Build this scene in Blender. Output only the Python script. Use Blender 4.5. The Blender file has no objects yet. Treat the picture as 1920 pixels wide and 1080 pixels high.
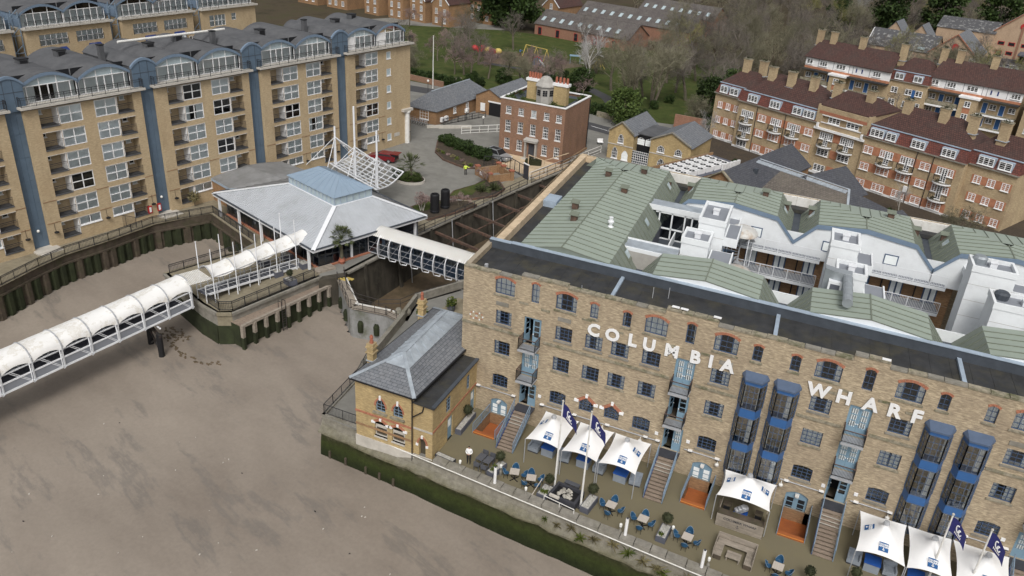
import bpy, bmesh, math, random
from mathutils import Vector as V, Matrix
from mathutils.geometry import tessellate_polygon
random.seed(7)
PI = math.pi
SC = bpy.context.scene
COL = SC.collection

# ------------------------------------------------------------------ camera
def camera():
    yaw, pit, rol = (math.radians(a) for a in (-23.167, 26.946, 3.578))
    fw = V((math.sin(yaw)*math.cos(pit), math.cos(yaw)*math.cos(pit), -math.sin(pit)))
    rt = V((math.cos(yaw), -math.sin(yaw), 0)); up = rt.cross(fw)
    r2 = math.cos(rol)*rt + math.sin(rol)*up; u2 = -math.sin(rol)*rt + math.cos(rol)*up
    cd = bpy.data.cameras.new('camera'); co = bpy.data.objects.new('camera', cd); COL.objects.link(co)
    m = Matrix((r2, u2, -fw)).transposed().to_4x4(); m.translation = V((27.022, -53.141, 41.779))
    co.matrix_world = m
    cd.sensor_width = 36; cd.lens = 28.879; cd.clip_start = .5; cd.clip_end = 3000
    SC.camera = co
camera()
# ------------------------------------------------------------------ overcast daylight
SUN_EL, SUN_AZ = math.radians(50), math.radians(158)     # azimuth clockwise from +Y: behind the camera
def daylight():
    w = bpy.data.worlds.new('World'); SC.world = w; w.use_nodes = True
    nt = w.node_tree; nt.nodes.clear()
    out = nt.nodes.new('ShaderNodeOutputWorld'); bg = nt.nodes.new('ShaderNodeBackground')
    sky = nt.nodes.new('ShaderNodeTexSky'); sky.sky_type = 'NISHITA'; sky.sun_disc = False
    sky.sun_elevation = SUN_EL; sky.sun_rotation = SUN_AZ; sky.air_density = 1.0; sky.dust_density = 5.0; sky.ozone_density = 1.0
    hs = nt.nodes.new('ShaderNodeHueSaturation'); hs.inputs['Saturation'].default_value = .16
    nt.links.new(sky.outputs[0], hs.inputs['Color']); nt.links.new(hs.outputs[0], bg.inputs[0]); nt.links.new(bg.outputs[0], out.inputs[0])
    bg.inputs[1].default_value = .125
    ld = bpy.data.lights.new('sun', 'SUN'); ld.energy = 1.5; ld.angle = math.radians(20); ld.color = (1, .965, .91)
    lo = bpy.data.objects.new('sun', ld); COL.objects.link(lo)
    d = V((math.sin(SUN_AZ)*math.cos(SUN_EL), math.cos(SUN_AZ)*math.cos(SUN_EL), math.sin(SUN_EL)))
    lo.rotation_euler = (-d).to_track_quat('-Z', 'Y').to_euler()
    lo.location = d*200
daylight()
SC.view_settings.view_transform = 'Standard'; SC.view_settings.look = 'None'
SC.view_settings.gamma = 1; SC.view_settings.exposure = 0.0
SC.render.engine = 'CYCLES'; SC.cycles.max_bounces = 6; SC.cycles.transparent_max_bounces = 12

# ------------------------------------------------------------------ mesh helpers
class MB:
    """collects shapes and links them as ONE mesh object"""
    def __init__(s, xf=None): s.v = []; s.f = []; s.m = []; s.xf = xf
    def add(s, vs, fs, m=0):
        o = len(s.v)
        s.v += [s.xf(*p) if s.xf else (p[0], p[1], p[2]) for p in vs]
        s.f += [tuple(i+o for i in f) for f in fs]; s.m += [m]*len(fs); return s
    def box(s, x0, y0, z0, x1, y1, z1, m=0):
        return s.add([(x0,y0,z0),(x1,y0,z0),(x1,y1,z0),(x0,y1,z0),(x0,y0,z1),(x1,y0,z1),(x1,y1,z1),(x0,y1,z1)],
            [(3,2,1,0),(4,5,6,7),(0,1,5,4),(1,2,6,5),(2,3,7,6),(3,0,4,7)], m)
    def rbox(s, cx, cy, z0, z1, lx, ly, a=0, m=0):
        c, n = math.cos(a), math.sin(a)
        p = [(cx+c*x-n*y, cy+n*x+c*y) for x, y in ((-lx/2,-ly/2),(lx/2,-ly/2),(lx/2,ly/2),(-lx/2,ly/2))]
        return s.prism(p, z0, z1, m)
    def prism(s, pts, z0, z1, m=0, mt=None):
        n = len(pts); vs = [(p[0],p[1],z0) for p in pts]+[(p[0],p[1],z1) for p in pts]
        s.add(vs, [tuple(range(n-1,-1,-1))]+[(i,(i+1)%n,n+(i+1)%n,n+i) for i in range(n)], m)
        return s.add([(p[0],p[1],z1) for p in pts], [tuple(range(n))], m if mt is None else mt)
    def poly(s, pts, m=0): return s.add(pts, [tuple(range(len(pts)))], m)
    def extr(s, pts, vec, m=0):
        n = len(pts); vec = V(vec); b = [tuple(V(p)+vec) for p in pts]
        return s.add(list(pts)+b, [tuple(range(n-1,-1,-1)), tuple(range(n,2*n))]+[(i,(i+1)%n,n+(i+1)%n,n+i) for i in range(n)], m)
    def beam(s, a, b, w, h=None, m=0):
        a, b = V(a), V(b); d = (b-a); h = w if h is None else h
        if d.length < 1e-6: return s
        d.normalize(); up = V((0,0,1)) if abs(d.z) < .98 else V((0,1,0))
        r = d.cross(up).normalized(); u = r.cross(d)
        q = [(-w/2,-h/2),(w/2,-h/2),(w/2,h/2),(-w/2,h/2)]
        vs = [tuple(a+r*x+u*y) for x, y in q]+[tuple(b+r*x+u*y) for x, y in q]
        return s.add(vs, [(0,1,2,3),(7,6,5,4),(0,4,5,1),(1,5,6,2),(2,6,7,3),(3,7,4,0)], m)
    def tube(s, a, b, r0, r1=None, n=6, m=0, cap=True):
        a, b = V(a), V(b); d = b-a; r1 = r0 if r1 is None else r1
        if d.length < 1e-6: return s
        d.normalize(); up = V((0,0,1)) if abs(d.z) < .95 else V((1,0,0))
        r = d.cross(up).normalized(); u = r.cross(d)
        vs = []
        for p, q in ((a,r0),(b,r1)):
            vs += [tuple(p+r*(q*math.cos(2*PI*i/n))+u*(q*math.sin(2*PI*i/n))) for i in range(n)]
        fs = [(i,(i+1)%n,n+(i+1)%n,n+i) for i in range(n)]
        if cap: fs += [tuple(range(n-1,-1,-1)), tuple(range(n,2*n))]
        return s.add(vs, fs, m)
    def path(s, pts, r, n=6, m=0):
        for a, b in zip(pts, pts[1:]): s.tube(a, b, r, n=n, m=m)
        return s
    def lathe(s, prof, c=(0,0,0), n=12, m=0, capt=True, capb=False):
        vs = []; k = len(prof)
        for r, z in prof: vs += [(c[0]+r*math.cos(2*PI*i/n), c[1]+r*math.sin(2*PI*i/n), c[2]+z) for i in range(n)]
        fs = [(j*n+i, j*n+(i+1)%n, (j+1)*n+(i+1)%n, (j+1)*n+i) for j in range(k-1) for i in range(n)]
        if capt: fs.append(tuple(range((k-1)*n, k*n)))
        if capb: fs.append(tuple(range(n-1,-1,-1)))
        return s.add(vs, fs, m)
    def ball(s, c, r, rz=None, n=10, k=6, m=0):
        rz = r if rz is None else rz
        return s.lathe([(max(.001, r*math.sin(PI*j/k)), -rz*math.cos(PI*j/k)) for j in range(k+1)], c, n, m, False)
    def mesh(s, name, mats, smooth=False):
        me = bpy.data.meshes.new(name); me.from_pydata(s.v, [], s.f)
        for k in (mats if isinstance(mats, (list, tuple)) else [mats]): me.materials.append(MT[k] if isinstance(k, str) else k)
        me.polygons.foreach_set('material_index', s.m)
        if smooth: me.polygons.foreach_set('use_smooth', [True]*len(s.f))
        me.update(); return me
    def build(s, name, mats, parent=None, smooth=False, loc=None, rz=0):
        return put(s.mesh(name, mats, smooth), name, parent, loc, rz)
def put(me, name, parent=None, loc=None, rz=0, sc=None):
    o = bpy.data.objects.new(name, me); COL.objects.link(o)
    if parent: o.parent = parent
    if loc is not None: o.location = loc
    if rz: o.rotation_euler = (0,0,rz)
    if sc: o.scale = sc
    return o
def tag(o, label, cat, group=None):
    o['label'] = label; o['category'] = cat
    if group: o['group'] = group
    return o
def thing(name, label, cat, loc=(0,0,0), rz=0, group=None):
    return tag(put(None, name, None, loc, rz), label, cat, group)
def struct(o): o['kind'] = 'structure'; return o
def stuff(o): o['kind'] = 'stuff'; return o
CACHE = {}
def cached(key, fn):
    if key not in CACHE: CACHE[key] = fn()
    return CACHE[key]
def tri_poly(name, pts, z, mat, parent=None):
    v = [V((p[0],p[1],z)) for p in pts]; fs = []
    for a, b, c in tessellate_polygon([v]):
        fs.append((a,b,c) if (v[b]-v[a]).cross(v[c]-v[a]).z > 0 else (a,c,b))
    me = bpy.data.meshes.new(name); me.from_pydata([tuple(p) for p in v], [], fs); me.materials.append(MT[mat]); return put(me, name, parent)
def wall_open(mb, u0, u1, z0, z1, ops, y=0.0, depth=.25, m=0, mr=None, P=None):
    """a wall in the plane y with rectangular openings (a,b,c,d) and their reveals"""
    mr = m if mr is None else mr
    P = P or (lambda u, v, z: (u, v, z))
    us = sorted(set([u0, u1]+[min(max(q, u0), u1) for o in ops for q in o[:2]])); zs = sorted(set([z0, z1]+[min(max(q, z0), z1) for o in ops for q in o[2:4]]))
    for i in range(len(us)-1):
        cu = (us[i]+us[i+1])/2; run = None
        for j in range(len(zs)-1):
            cz = (zs[j]+zs[j+1])/2
            solid = not any(o[0] < cu < o[1] and o[2] < cz < o[3] for o in ops)
            if solid: run = (run[0], zs[j+1]) if run else (zs[j], zs[j+1])
            if run and (not solid or j == len(zs)-2):
                a, b = run; mb.poly([P(us[i],y,a),P(us[i+1],y,a),P(us[i+1],y,b),P(us[i],y,b)], m); run = None
    for o in ops:
        a, b, c, d = o[:4]; dp = o[4] if len(o) > 4 else depth; e = y+dp
        mb.poly([P(a,y,c),P(a,y,d),P(a,e,d),P(a,e,c)], mr); mb.poly([P(b,y,d),P(b,y,c),P(b,e,c),P(b,e,d)], mr)
        mb.poly([P(a,y,d),P(b,y,d),P(b,e,d),P(a,e,d)], mr); mb.poly([P(b,y,c),P(a,y,c),P(a,e,c),P(b,e,c)], mr)
def text_mesh(txt, size, ext, mat, off=0.0, key=None):
    def mk():
        c = bpy.data.curves.new('t', 'FONT'); c.body = txt; c.size = size; c.extrude = ext; c.offset = off; c.align_x = 'CENTER'; c.align_y = 'BOTTOM_BASELINE'; c.resolution_u = 3
        o = bpy.data.objects.new('t', c); COL.objects.link(o); bpy.context.view_layer.update()
        me = bpy.data.meshes.new_from_object(o.evaluated_get(bpy.context.evaluated_depsgraph_get())); bpy.data.objects.remove(o)
        me.materials.clear(); me.materials.append(MT[mat]); me.name = 'lettering'; return me
    return cached(('txt', txt, size, ext, mat, off), mk)
# ------------------------------------------------------------------ procedural materials
MT = {}
def _n(nt, t, **kw):
    n = nt.nodes.new(t)
    for k, v in kw.items():
        if k in n.inputs: n.inputs[k].default_value = v
        else: setattr(n, k, v)
    return n
def base(name, rough=.8, metal=0.0, spec=.4):
    m = bpy.data.materials.new(name); m.use_nodes = True; nt = m.node_tree
    b = nt.nodes['Principled BSDF']; b.inputs['Roughness'].default_value = rough; b.inputs['Metallic'].default_value = metal
    b.inputs['Specular IOR Level'].default_value = spec; MT[name] = m; return m, nt, b
def c4(c, k=1.0): return (c[0]*k, c[1]*k, c[2]*k, 1)
def wuv(nt):
    g = _n(nt, 'ShaderNodeNewGeometry'); L = nt.links.new
    def vm(op, a, b=None):
        n = _n(nt, 'ShaderNodeVectorMath', operation=op)
        for i, q in enumerate((a, b)):
            if q is None: continue
            if isinstance(q, tuple): n.inputs[i].default_value = q
            else: L(q, n.inputs[i])
        return n
    N = g.outputs['True Normal']; P = g.outputs['Position']
    T = vm('NORMALIZE', vm('CROSS_PRODUCT', (0,0,1), N).outputs[0]).outputs[0]
    B = vm('CROSS_PRODUCT', N, T).outputs[0]
    c = _n(nt, 'ShaderNodeCombineXYZ')
    L(vm('DOT_PRODUCT', P, T).outputs['Value'], c.inputs[0]); L(vm('DOT_PRODUCT', P, B).outputs['Value'], c.inputs[1])
    return c.outputs[0], P
def noise(nt, vec, scale, det=3, rough=.6, st=None):
    n = _n(nt, 'ShaderNodeTexNoise'); n.inputs['Scale'].default_value = scale; n.inputs['Detail'].default_value = det; n.inputs['Roughness'].default_value = rough
    if st:
        mp = _n(nt, 'ShaderNodeMapping'); mp.inputs['Scale'].default_value = st; nt.links.new(vec, mp.inputs[0]); vec = mp.outputs[0]
    nt.links.new(vec, n.inputs['Vector']); return n.outputs[0]
def ramp(nt, fac, stops):
    r = _n(nt, 'ShaderNodeValToRGB'); cr = r.color_ramp
    while len(cr.elements) < len(stops): cr.elements.new(.5)
    for e, (p, c) in zip(cr.elements, stops): e.position = p; e.color = c4(c) if isinstance(c, tuple) else (c, c, c, 1)
    nt.links.new(fac, r.inputs[0]); return r.outputs[0]
def mix(nt, fac, a, b, op='MIX'):
    n = _n(nt, 'ShaderNodeMix', data_type='RGBA', blend_type=op)
    for q, s in ((fac, n.inputs[0]), (a, n.inputs[6]), (b, n.inputs[7])):
        if isinstance(q, (float, int)): s.default_value = q
        elif isinstance(q, tuple): s.default_value = c4(q)
        else: nt.links.new(q, s)
    return n.outputs[2]
def bump(nt, b, h, st=.3, d=.02):
    n = _n(nt, 'ShaderNodeBump'); n.inputs['Strength'].default_value = st; n.inputs['Distance'].default_value = d
    nt.links.new(h, n.inputs['Height']); nt.links.new(n.outputs[0], b.inputs['Normal'])
def plain(name, col, rough=.7, var=.18, sc=1.5, metal=0.0, spec=.4, stain=None, ssc=.35, samt=.5, bmp=0, st=None):
    m, nt, b = base(name, rough, metal, spec); _, P = wuv(nt)
    f = noise(nt, P, sc, 5, .65, st)
    c = ramp(nt, f, [(.3, tuple(q*(1-var) for q in col)), (.7, tuple(min(1, q*(1+var)) for q in col))])
    if stain: c = mix(nt, ramp(nt, noise(nt, P, ssc, 6, .7), [(.48, 0.0), (.68, samt)]), c, stain)
    nt.links.new(c, b.inputs['Base Color'])
    if bmp: bump(nt, b, f, bmp)
    return m
def brick(name, c1, c2, mortar, stain, bw=.225, bh=.075, big=.3, samt=.55, streak=.35, patch=None):
    m, nt, b = base(name, .9, 0, .2); uv, P = wuv(nt)
    t = _n(nt, 'ShaderNodeTexBrick'); nt.links.new(uv, t.inputs['Vector'])
    for k, v in (('Color1', c4(c1)), ('Color2', c4(c2)), ('Mortar', c4(mortar)), ('Scale', 1.0), ('Mortar Size', .008), ('Brick Width', bw), ('Row Height', bh), ('Bias', 0.0), ('Mortar Smooth', .3)): t.inputs[k].default_value = v
    c = t.outputs[0]
    s = noise(nt, uv, 1.0, 4, .7, (2.2, 9.0, 1)); c = mix(nt, streak, c, ramp(nt, s, [(.3, .25), (.5, .55), (.72, 1.0)]), 'OVERLAY')
    c = mix(nt, ramp(nt, noise(nt, P, big, 6, .68), [(.42, 0.0), (.7, samt)]), c, stain)
    c = mix(nt, ramp(nt, noise(nt, uv, .5, 5, .7, (1, .35, 1)), [(.5, 0.0), (.75, .35)]), c, tuple(q*.55 for q in stain))
    if patch: c = mix(nt, ramp(nt, noise(nt, P, .9, 3, .5), [(.6, 0.0), (.68, .5)]), c, patch)
    nt.links.new(c, b.inputs['Base Color']); bump(nt, b, s, .25, .02); return m
def tiles(name, c1, c2, gap, w, h, stain, samt=.5, rough=.75, big=.4, gapw=.02):
    m, nt, b = base(name, rough, 0, .35); uv, P = wuv(nt)
    t = _n(nt, 'ShaderNodeTexBrick'); nt.links.new(uv, t.inputs['Vector'])
    for k, v in (('Color1', c4(c1)), ('Color2', c4(c2)), ('Mortar', c4(gap)), ('Scale', 1.0), ('Mortar Size', gapw), ('Brick Width', w), ('Row Height', h), ('Mortar Smooth', .4)): t.inputs[k].default_value = v
    c = mix(nt, ramp(nt, noise(nt, P, big, 6, .7), [(.45, 0.0), (.7, samt)]), t.outputs[0], stain)
    c = mix(nt, .5, c, ramp(nt, noise(nt, uv, 2.5, 4, .7), [(.3, .3), (.7, .75)]), 'OVERLAY')
    nt.links.new(c, b.inputs['Base Color']); bump(nt, b, t.outputs[1], -.5, .03); return m
def glass(name, tint=(.75,.8,.82), rough=.03):
    m = bpy.data.materials.new(name); m.use_nodes = True; nt = m.node_tree; nt.nodes.clear(); MT[name] = m
    o = _n(nt, 'ShaderNodeOutputMaterial'); mx = _n(nt, 'ShaderNodeMixShader'); tr = _n(nt, 'ShaderNodeBsdfTransparent'); gl = _n(nt, 'ShaderNodeBsdfGlossy'); fr = _n(nt, 'ShaderNodeFresnel'); fr.inputs[0].default_value = 1.55
    tr.inputs[0].default_value = c4(tint); gl.inputs['Roughness'].default_value = rough; gl.inputs[0].default_value = (.9,.95,1,1)
    ad = _n(nt, 'ShaderNodeMath', operation='ADD'); ad.inputs[1].default_value = .05; nt.links.new(fr.outputs[0], ad.inputs[0])
    nt.links.new(ad.outputs[0], mx.inputs[0]); nt.links.new(tr.outputs[0], mx.inputs[1]); nt.links.new(gl.outputs[0], mx.inputs[2]); nt.links.new(mx.outputs[0], o.inputs[0]); return m
def leaf(name, c1, c2, trans=.25):
    m, nt, b = base(name, .7, 0, .25)
    oi = _n(nt, 'ShaderNodeObjectInfo'); g = _n(nt, 'ShaderNodeNewGeometry')
    f = noise(nt, g.outputs['Position'], .9, 3, .6)
    rp = _n(nt, 'ShaderNodeMath', operation='ADD'); nt.links.new(g.outputs['Random Per Island'], rp.inputs[0]); nt.links.new(f, rp.inputs[1])
    d = _n(nt, 'ShaderNodeMath', operation='MULTIPLY'); nt.links.new(rp.outputs[0], d.inputs[0]); d.inputs[1].default_value = .5
    c = ramp(nt, d.outputs[0], [(.2, c1), (.75, c2)])
    hs = _n(nt, 'ShaderNodeHueSaturation'); nt.links.new(c, hs.inputs['Color'])
    mr = _n(nt, 'ShaderNodeMapRange'); mr.inputs[3].default_value = .75; mr.inputs[4].default_value = 1.25; nt.links.new(oi.outputs['Random'], mr.inputs[0]); nt.links.new(mr.outputs[0], hs.inputs['Value'])
    nt.links.new(hs.outputs[0], b.inputs['Base Color']); return m

brick('stock_brick', (.45,.365,.25), (.31,.245,.165), (.35,.3,.225), (.235,.185,.14), samt=.5, streak=.6)
brick('yellow_brick', (.50,.38,.19), (.40,.29,.14), (.36,.28,.17), (.22,.17,.10), samt=.5, streak=.4)
brick('flat_brick', (.50,.395,.255), (.42,.325,.205), (.42,.335,.22), (.38,.265,.15), samt=.35, streak=.25, big=.18)
brick('red_brick', (.29,.165,.11), (.225,.125,.085), (.25,.175,.125), (.17,.11,.075), samt=.5, streak=.4, patch=(.27,.16,.08))
brick('mansion_brick', (.49,.385,.24), (.39,.295,.18), (.4,.32,.21), (.28,.2,.13), samt=.6, streak=.4)
brick('pink_brick', (.47,.34,.235), (.40,.28,.19), (.38,.3,.22), (.32,.22,.15), samt=.3, streak=.25)
brick('terrace_brick', (.36,.21,.105), (.27,.15,.08), (.26,.19,.12), (.17,.11,.07), samt=.5, streak=.35)
brick('mews_brick', (.31,.16,.11), (.25,.125,.085), (.26,.17,.12), (.2,.12,.08), samt=.4, streak=.3)
plain('red_arch', (.36,.15,.09), .85, .3, 6)
plain('orange_panel', (.42,.185,.105), .85, .2, 2)
plain('stone', (.235,.22,.19), .9, .25, 2, stain=(.13,.12,.08), samt=.6, bmp=.2)
plain('mossy_stone', (.27,.24,.18), .95, .4, 3, stain=(.07,.08,.025), ssc=1.2, samt=.85, bmp=.4)
plain('pale_stone', (.5,.47,.42), .85, .12, 2, stain=(.3,.28,.24), samt=.4)
plain('cream', (.56,.44,.30), .85, .15, 1.5, stain=(.36,.25,.15), ssc=.8, samt=.45)
plain('render_white', (.76,.785,.80), .7, .03, .6, stain=(.6,.61,.62), ssc=.5, samt=.5)
plain('white_paint', (.8,.8,.8), .5, .05, 2)
plain('old_white', (.72,.71,.68), .6, .08, 2, stain=(.5,.46,.38), ssc=1.5, samt=.4)
plain('fabric_white', (.82,.81,.79), .8, .04, 1, stain=(.55,.5,.42), ssc=.7, samt=.35)
plain('canopy_white', (.83,.825,.82), .75, .03, 1)
plain('felt', (.035,.036,.038), .75, .35, .8, stain=(.085,.075,.04), ssc=.45, samt=.5, bmp=.1)
plain('roof_grey', (.088,.09,.096), .7, .2, .7, stain=(.13,.13,.13), samt=.4)
plain('lead', (.36,.40,.44), .55, .2, 1.2, metal=.15, stain=(.24,.26,.29), ssc=.9, samt=.6)
plain('flash_blue', (.34,.41,.49), .6, .12, 1.5, stain=(.22,.26,.31), samt=.4)
plain('dark_flash', (.06,.07,.085), .6, .2, 1)
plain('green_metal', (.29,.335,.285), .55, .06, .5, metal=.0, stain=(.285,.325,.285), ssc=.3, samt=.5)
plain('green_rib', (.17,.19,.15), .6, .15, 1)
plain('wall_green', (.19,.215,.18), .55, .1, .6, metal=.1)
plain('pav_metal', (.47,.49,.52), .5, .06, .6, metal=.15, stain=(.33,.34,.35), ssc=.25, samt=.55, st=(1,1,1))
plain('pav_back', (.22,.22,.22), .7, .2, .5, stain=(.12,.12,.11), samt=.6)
plain('lantern_blue', (.27,.35,.44), .45, .05, .5, metal=.1)
plain('blue_steel', (.115,.165,.225), .5, .1, .8, metal=.1, stain=(.085,.125,.17), samt=.4)
plain('blue_fascia', (.165,.225,.305), .5, .06, 1)
plain('win_blue', (.06,.095,.17), .5, .1, 3)
plain('bay_blue', (.035,.115,.30), .45, .06, 2, stain=(.05,.1,.2), samt=.3)
plain('bay_frame', (.085,.12,.19), .5, .1, 2)
plain('door_blue', (.20,.31,.40), .55, .06, 2)
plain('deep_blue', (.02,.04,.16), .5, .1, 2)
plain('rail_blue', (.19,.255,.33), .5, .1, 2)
plain('rail_dark', (.03,.03,.034), .55, .2, 3)
plain('iron', (.035,.033,.032), .7, .3, 3, stain=(.1,.05,.03), ssc=2, samt=.5)
plain('rust', (.10,.065,.05), .85, .35, 2, stain=(.16,.08,.05), ssc=1, samt=.6)
plain('steel_white', (.75,.765,.79), .45, .05, 2)
plain('steel_grey', (.42,.43,.45), .45, .1, 2, metal=.2)
plain('panel_grey', (.23,.245,.275), .6, .06, .8)
plain('duct', (.36,.39,.415), .4, .1, 2, metal=.4, stain=(.26,.29,.31), samt=.5)
plain('timber', (.30,.26,.215), .85, .25, 1.0, stain=(.16,.14,.11), ssc=1.5, samt=.5, st=(.6,6,6))
plain('timber_dark', (.075,.058,.042), .85, .35, 1.5, stain=(.05,.06,.02), ssc=1, samt=.5)
plain('deck_orange', (.34,.105,.03), .7, .2, 2, stain=(.22,.07,.03), samt=.6, st=(1,8,1))
plain('deck_nose', (.58,.22,.05), .7, .15, 3)
plain('tread', (.26,.205,.16), .85, .2, 3, stain=(.14,.1,.08), samt=.5)
plain('tabletop', (.47,.425,.375), .7, .15, 3, st=(1,8,8))
plain('chair_blue', (.02,.075,.15), .5, .15, 4)
plain('sofa_blue', (.012,.075,.32), .7, .1, 3)
plain('sofa_grey', (.245,.275,.315), .85, .08, 3)
plain('rattan_grey', (.085,.088,.10), .75, .15, 5)
plain('planter_dark', (.045,.046,.055), .7, .15, 2)
plain('planter_grey', (.10,.105,.13), .7, .1, 2)
plain('pebbles', (.38,.37,.34), .9, .5, 9, bmp=.4)
plain('soil', (.052,.04,.029), .95, .4, 3, stain=(.1,.075,.04), samt=.4, bmp=.4)
plain('bark', (.12,.10,.075), .9, .3, 3, stain=(.1,.105,.06), samt=.5)
plain('pale_bark', (.36,.34,.3), .85, .25, 3)
plain('concrete', (.205,.2,.182), .9, .12, .8, stain=(.14,.135,.12), ssc=.22, samt=.7, bmp=.05)
plain('quay_stone', (.235,.205,.145), .92, .2, 1.6, stain=(.15,.125,.08), ssc=.5, samt=.7, bmp=.1)
plain('asphalt', (.058,.058,.062), .9, .15, 3, stain=(.085,.085,.085), samt=.5)
plain('mud', (.12,.088,.055), .6, .3, 1.2, stain=(.07,.055,.03), ssc=.4, samt=.7, bmp=.2)
plain('dock_wall', (.05,.044,.034), .85, .5, 1.0, stain=(.11,.095,.07), ssc=.35, samt=.6, bmp=.3, st=(1,1,.35))
plain('gate_steel', (.25,.25,.245), .7, .25, .9, stain=(.08,.09,.045), ssc=.5, samt=.8, st=(1,1,.5))
plain('algae', (.024,.03,.012), .9, .5, .8, stain=(.025,.028,.012), ssc=.5, samt=.8, bmp=.4)
plain('black', (.012,.012,.014), .6, .2, 3)
plain('unlit_room', (.012,.013,.016), .9, .3, 1)  # near-black colour stands in for the shade of unlit interiors
plain('curtain', (.88,.89,.87), .9, .06, 1)
plain('net', (.84,.88,.88), .9, .06, 1)
plain('red_paint', (.42,.03,.03), .5, .1, 2)
plain('yellow_paint', (.55,.42,.12), .6, .1, 2)
plain('terracotta', (.33,.115,.07), .8, .2, 4)
plain('flag_navy', (.02,.022,.12), .75, .1, 2)
plain('label_blue', (.02,.10,.27), .7, .05, 2)
plain('hivis', (.62,.78,.10), .7, .06, 5)
plain('shirt', (.8,.8,.8), .8, .04, 5)
plain('trousers', (.016,.016,.02), .8, .2, 5)
plain('skin', (.42,.26,.19), .6, .08, 8)
plain('hair', (.015,.012,.01), .6, .2, 8)
plain('car_silver', (.40,.42,.44), .3, .03, 2, metal=.5)
plain('car_red', (.17,.012,.018), .25, .05, 2, spec=.6)
plain('tyre', (.02,.02,.02), .8, .1, 3)
plain('lamp_white', (.8,.8,.76), .4, .02, 2)  # plain off-white lamp heads, no emission
plain('skylight', (.42,.50,.53), .2, .1, 2, spec=.7)
plain('perspex', (.55,.54,.51), .35, .15, 1.5, stain=(.33,.2,.1), ssc=.55, samt=.8)
plain('rock', (.36,.34,.30), .9, .4, 2.5, bmp=.5)
plain('plaster_grey', (.36,.345,.32), .85, .1, 2)
plain('ocean', (.02,.06,.12), .5)
tiles('slate', (.14,.15,.165), (.18,.19,.205), (.05,.05,.06), .5, .28, (.17,.17,.175), .4)
tiles('slate_dark', (.06,.063,.075), (.08,.083,.095), (.03,.03,.036), .5, .3, (.10,.10,.10), .3)
tiles('slate_brown', (.115,.10,.085), (.15,.13,.115), (.055,.05,.045), .4, .3, (.18,.16,.13), .5)
tiles('pantile', (.07,.036,.031), (.10,.048,.04), (.022,.014,.013), .33, .36, (.055,.045,.04), .5, gapw=.035)
tiles('pantile_red', (.17,.055,.04), (.125,.042,.034), (.05,.02,.017), .33, .33, (.08,.045,.04), .5, gapw=.03)
tiles('mews_tile', (.085,.075,.072), (.12,.105,.10), (.04,.036,.035), .35, .3, (.15,.14,.125), .6)
tiles('paver', (.31,.265,.165), (.235,.2,.125), (.16,.14,.09), .22, .11, (.18,.155,.09), .6, rough=.9)
leaf('leaf_dark', (.010,.020,.006), (.045,.075,.018)); leaf('leaf_mid', (.022,.040,.010), (.085,.12,.03)); leaf('leaf_bright', (.03,.055,.012), (.14,.17,.03))
leaf('leaf_palm', (.028,.042,.018), (.12,.135,.06)); leaf('leaf_dry', (.10,.085,.04), (.24,.21,.11)); leaf('box_leaf', (.012,.016,.008), (.05,.055,.025))
leaf('twig_brown', (.09,.078,.068), (.20,.175,.15)); leaf('twig_olive', (.105,.098,.065), (.22,.205,.14)); leaf('twig_pink', (.16,.115,.105), (.30,.22,.205)); leaf('twig_pale', (.26,.25,.24), (.46,.45,.44)); leaf('twig_moss', (.12,.12,.045), (.26,.25,.10))
glass('pane', (.93,.95,.96)); glass('pane_clear', (.96,.97,.97)); glass('pane_blue', (.5,.6,.72))
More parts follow.
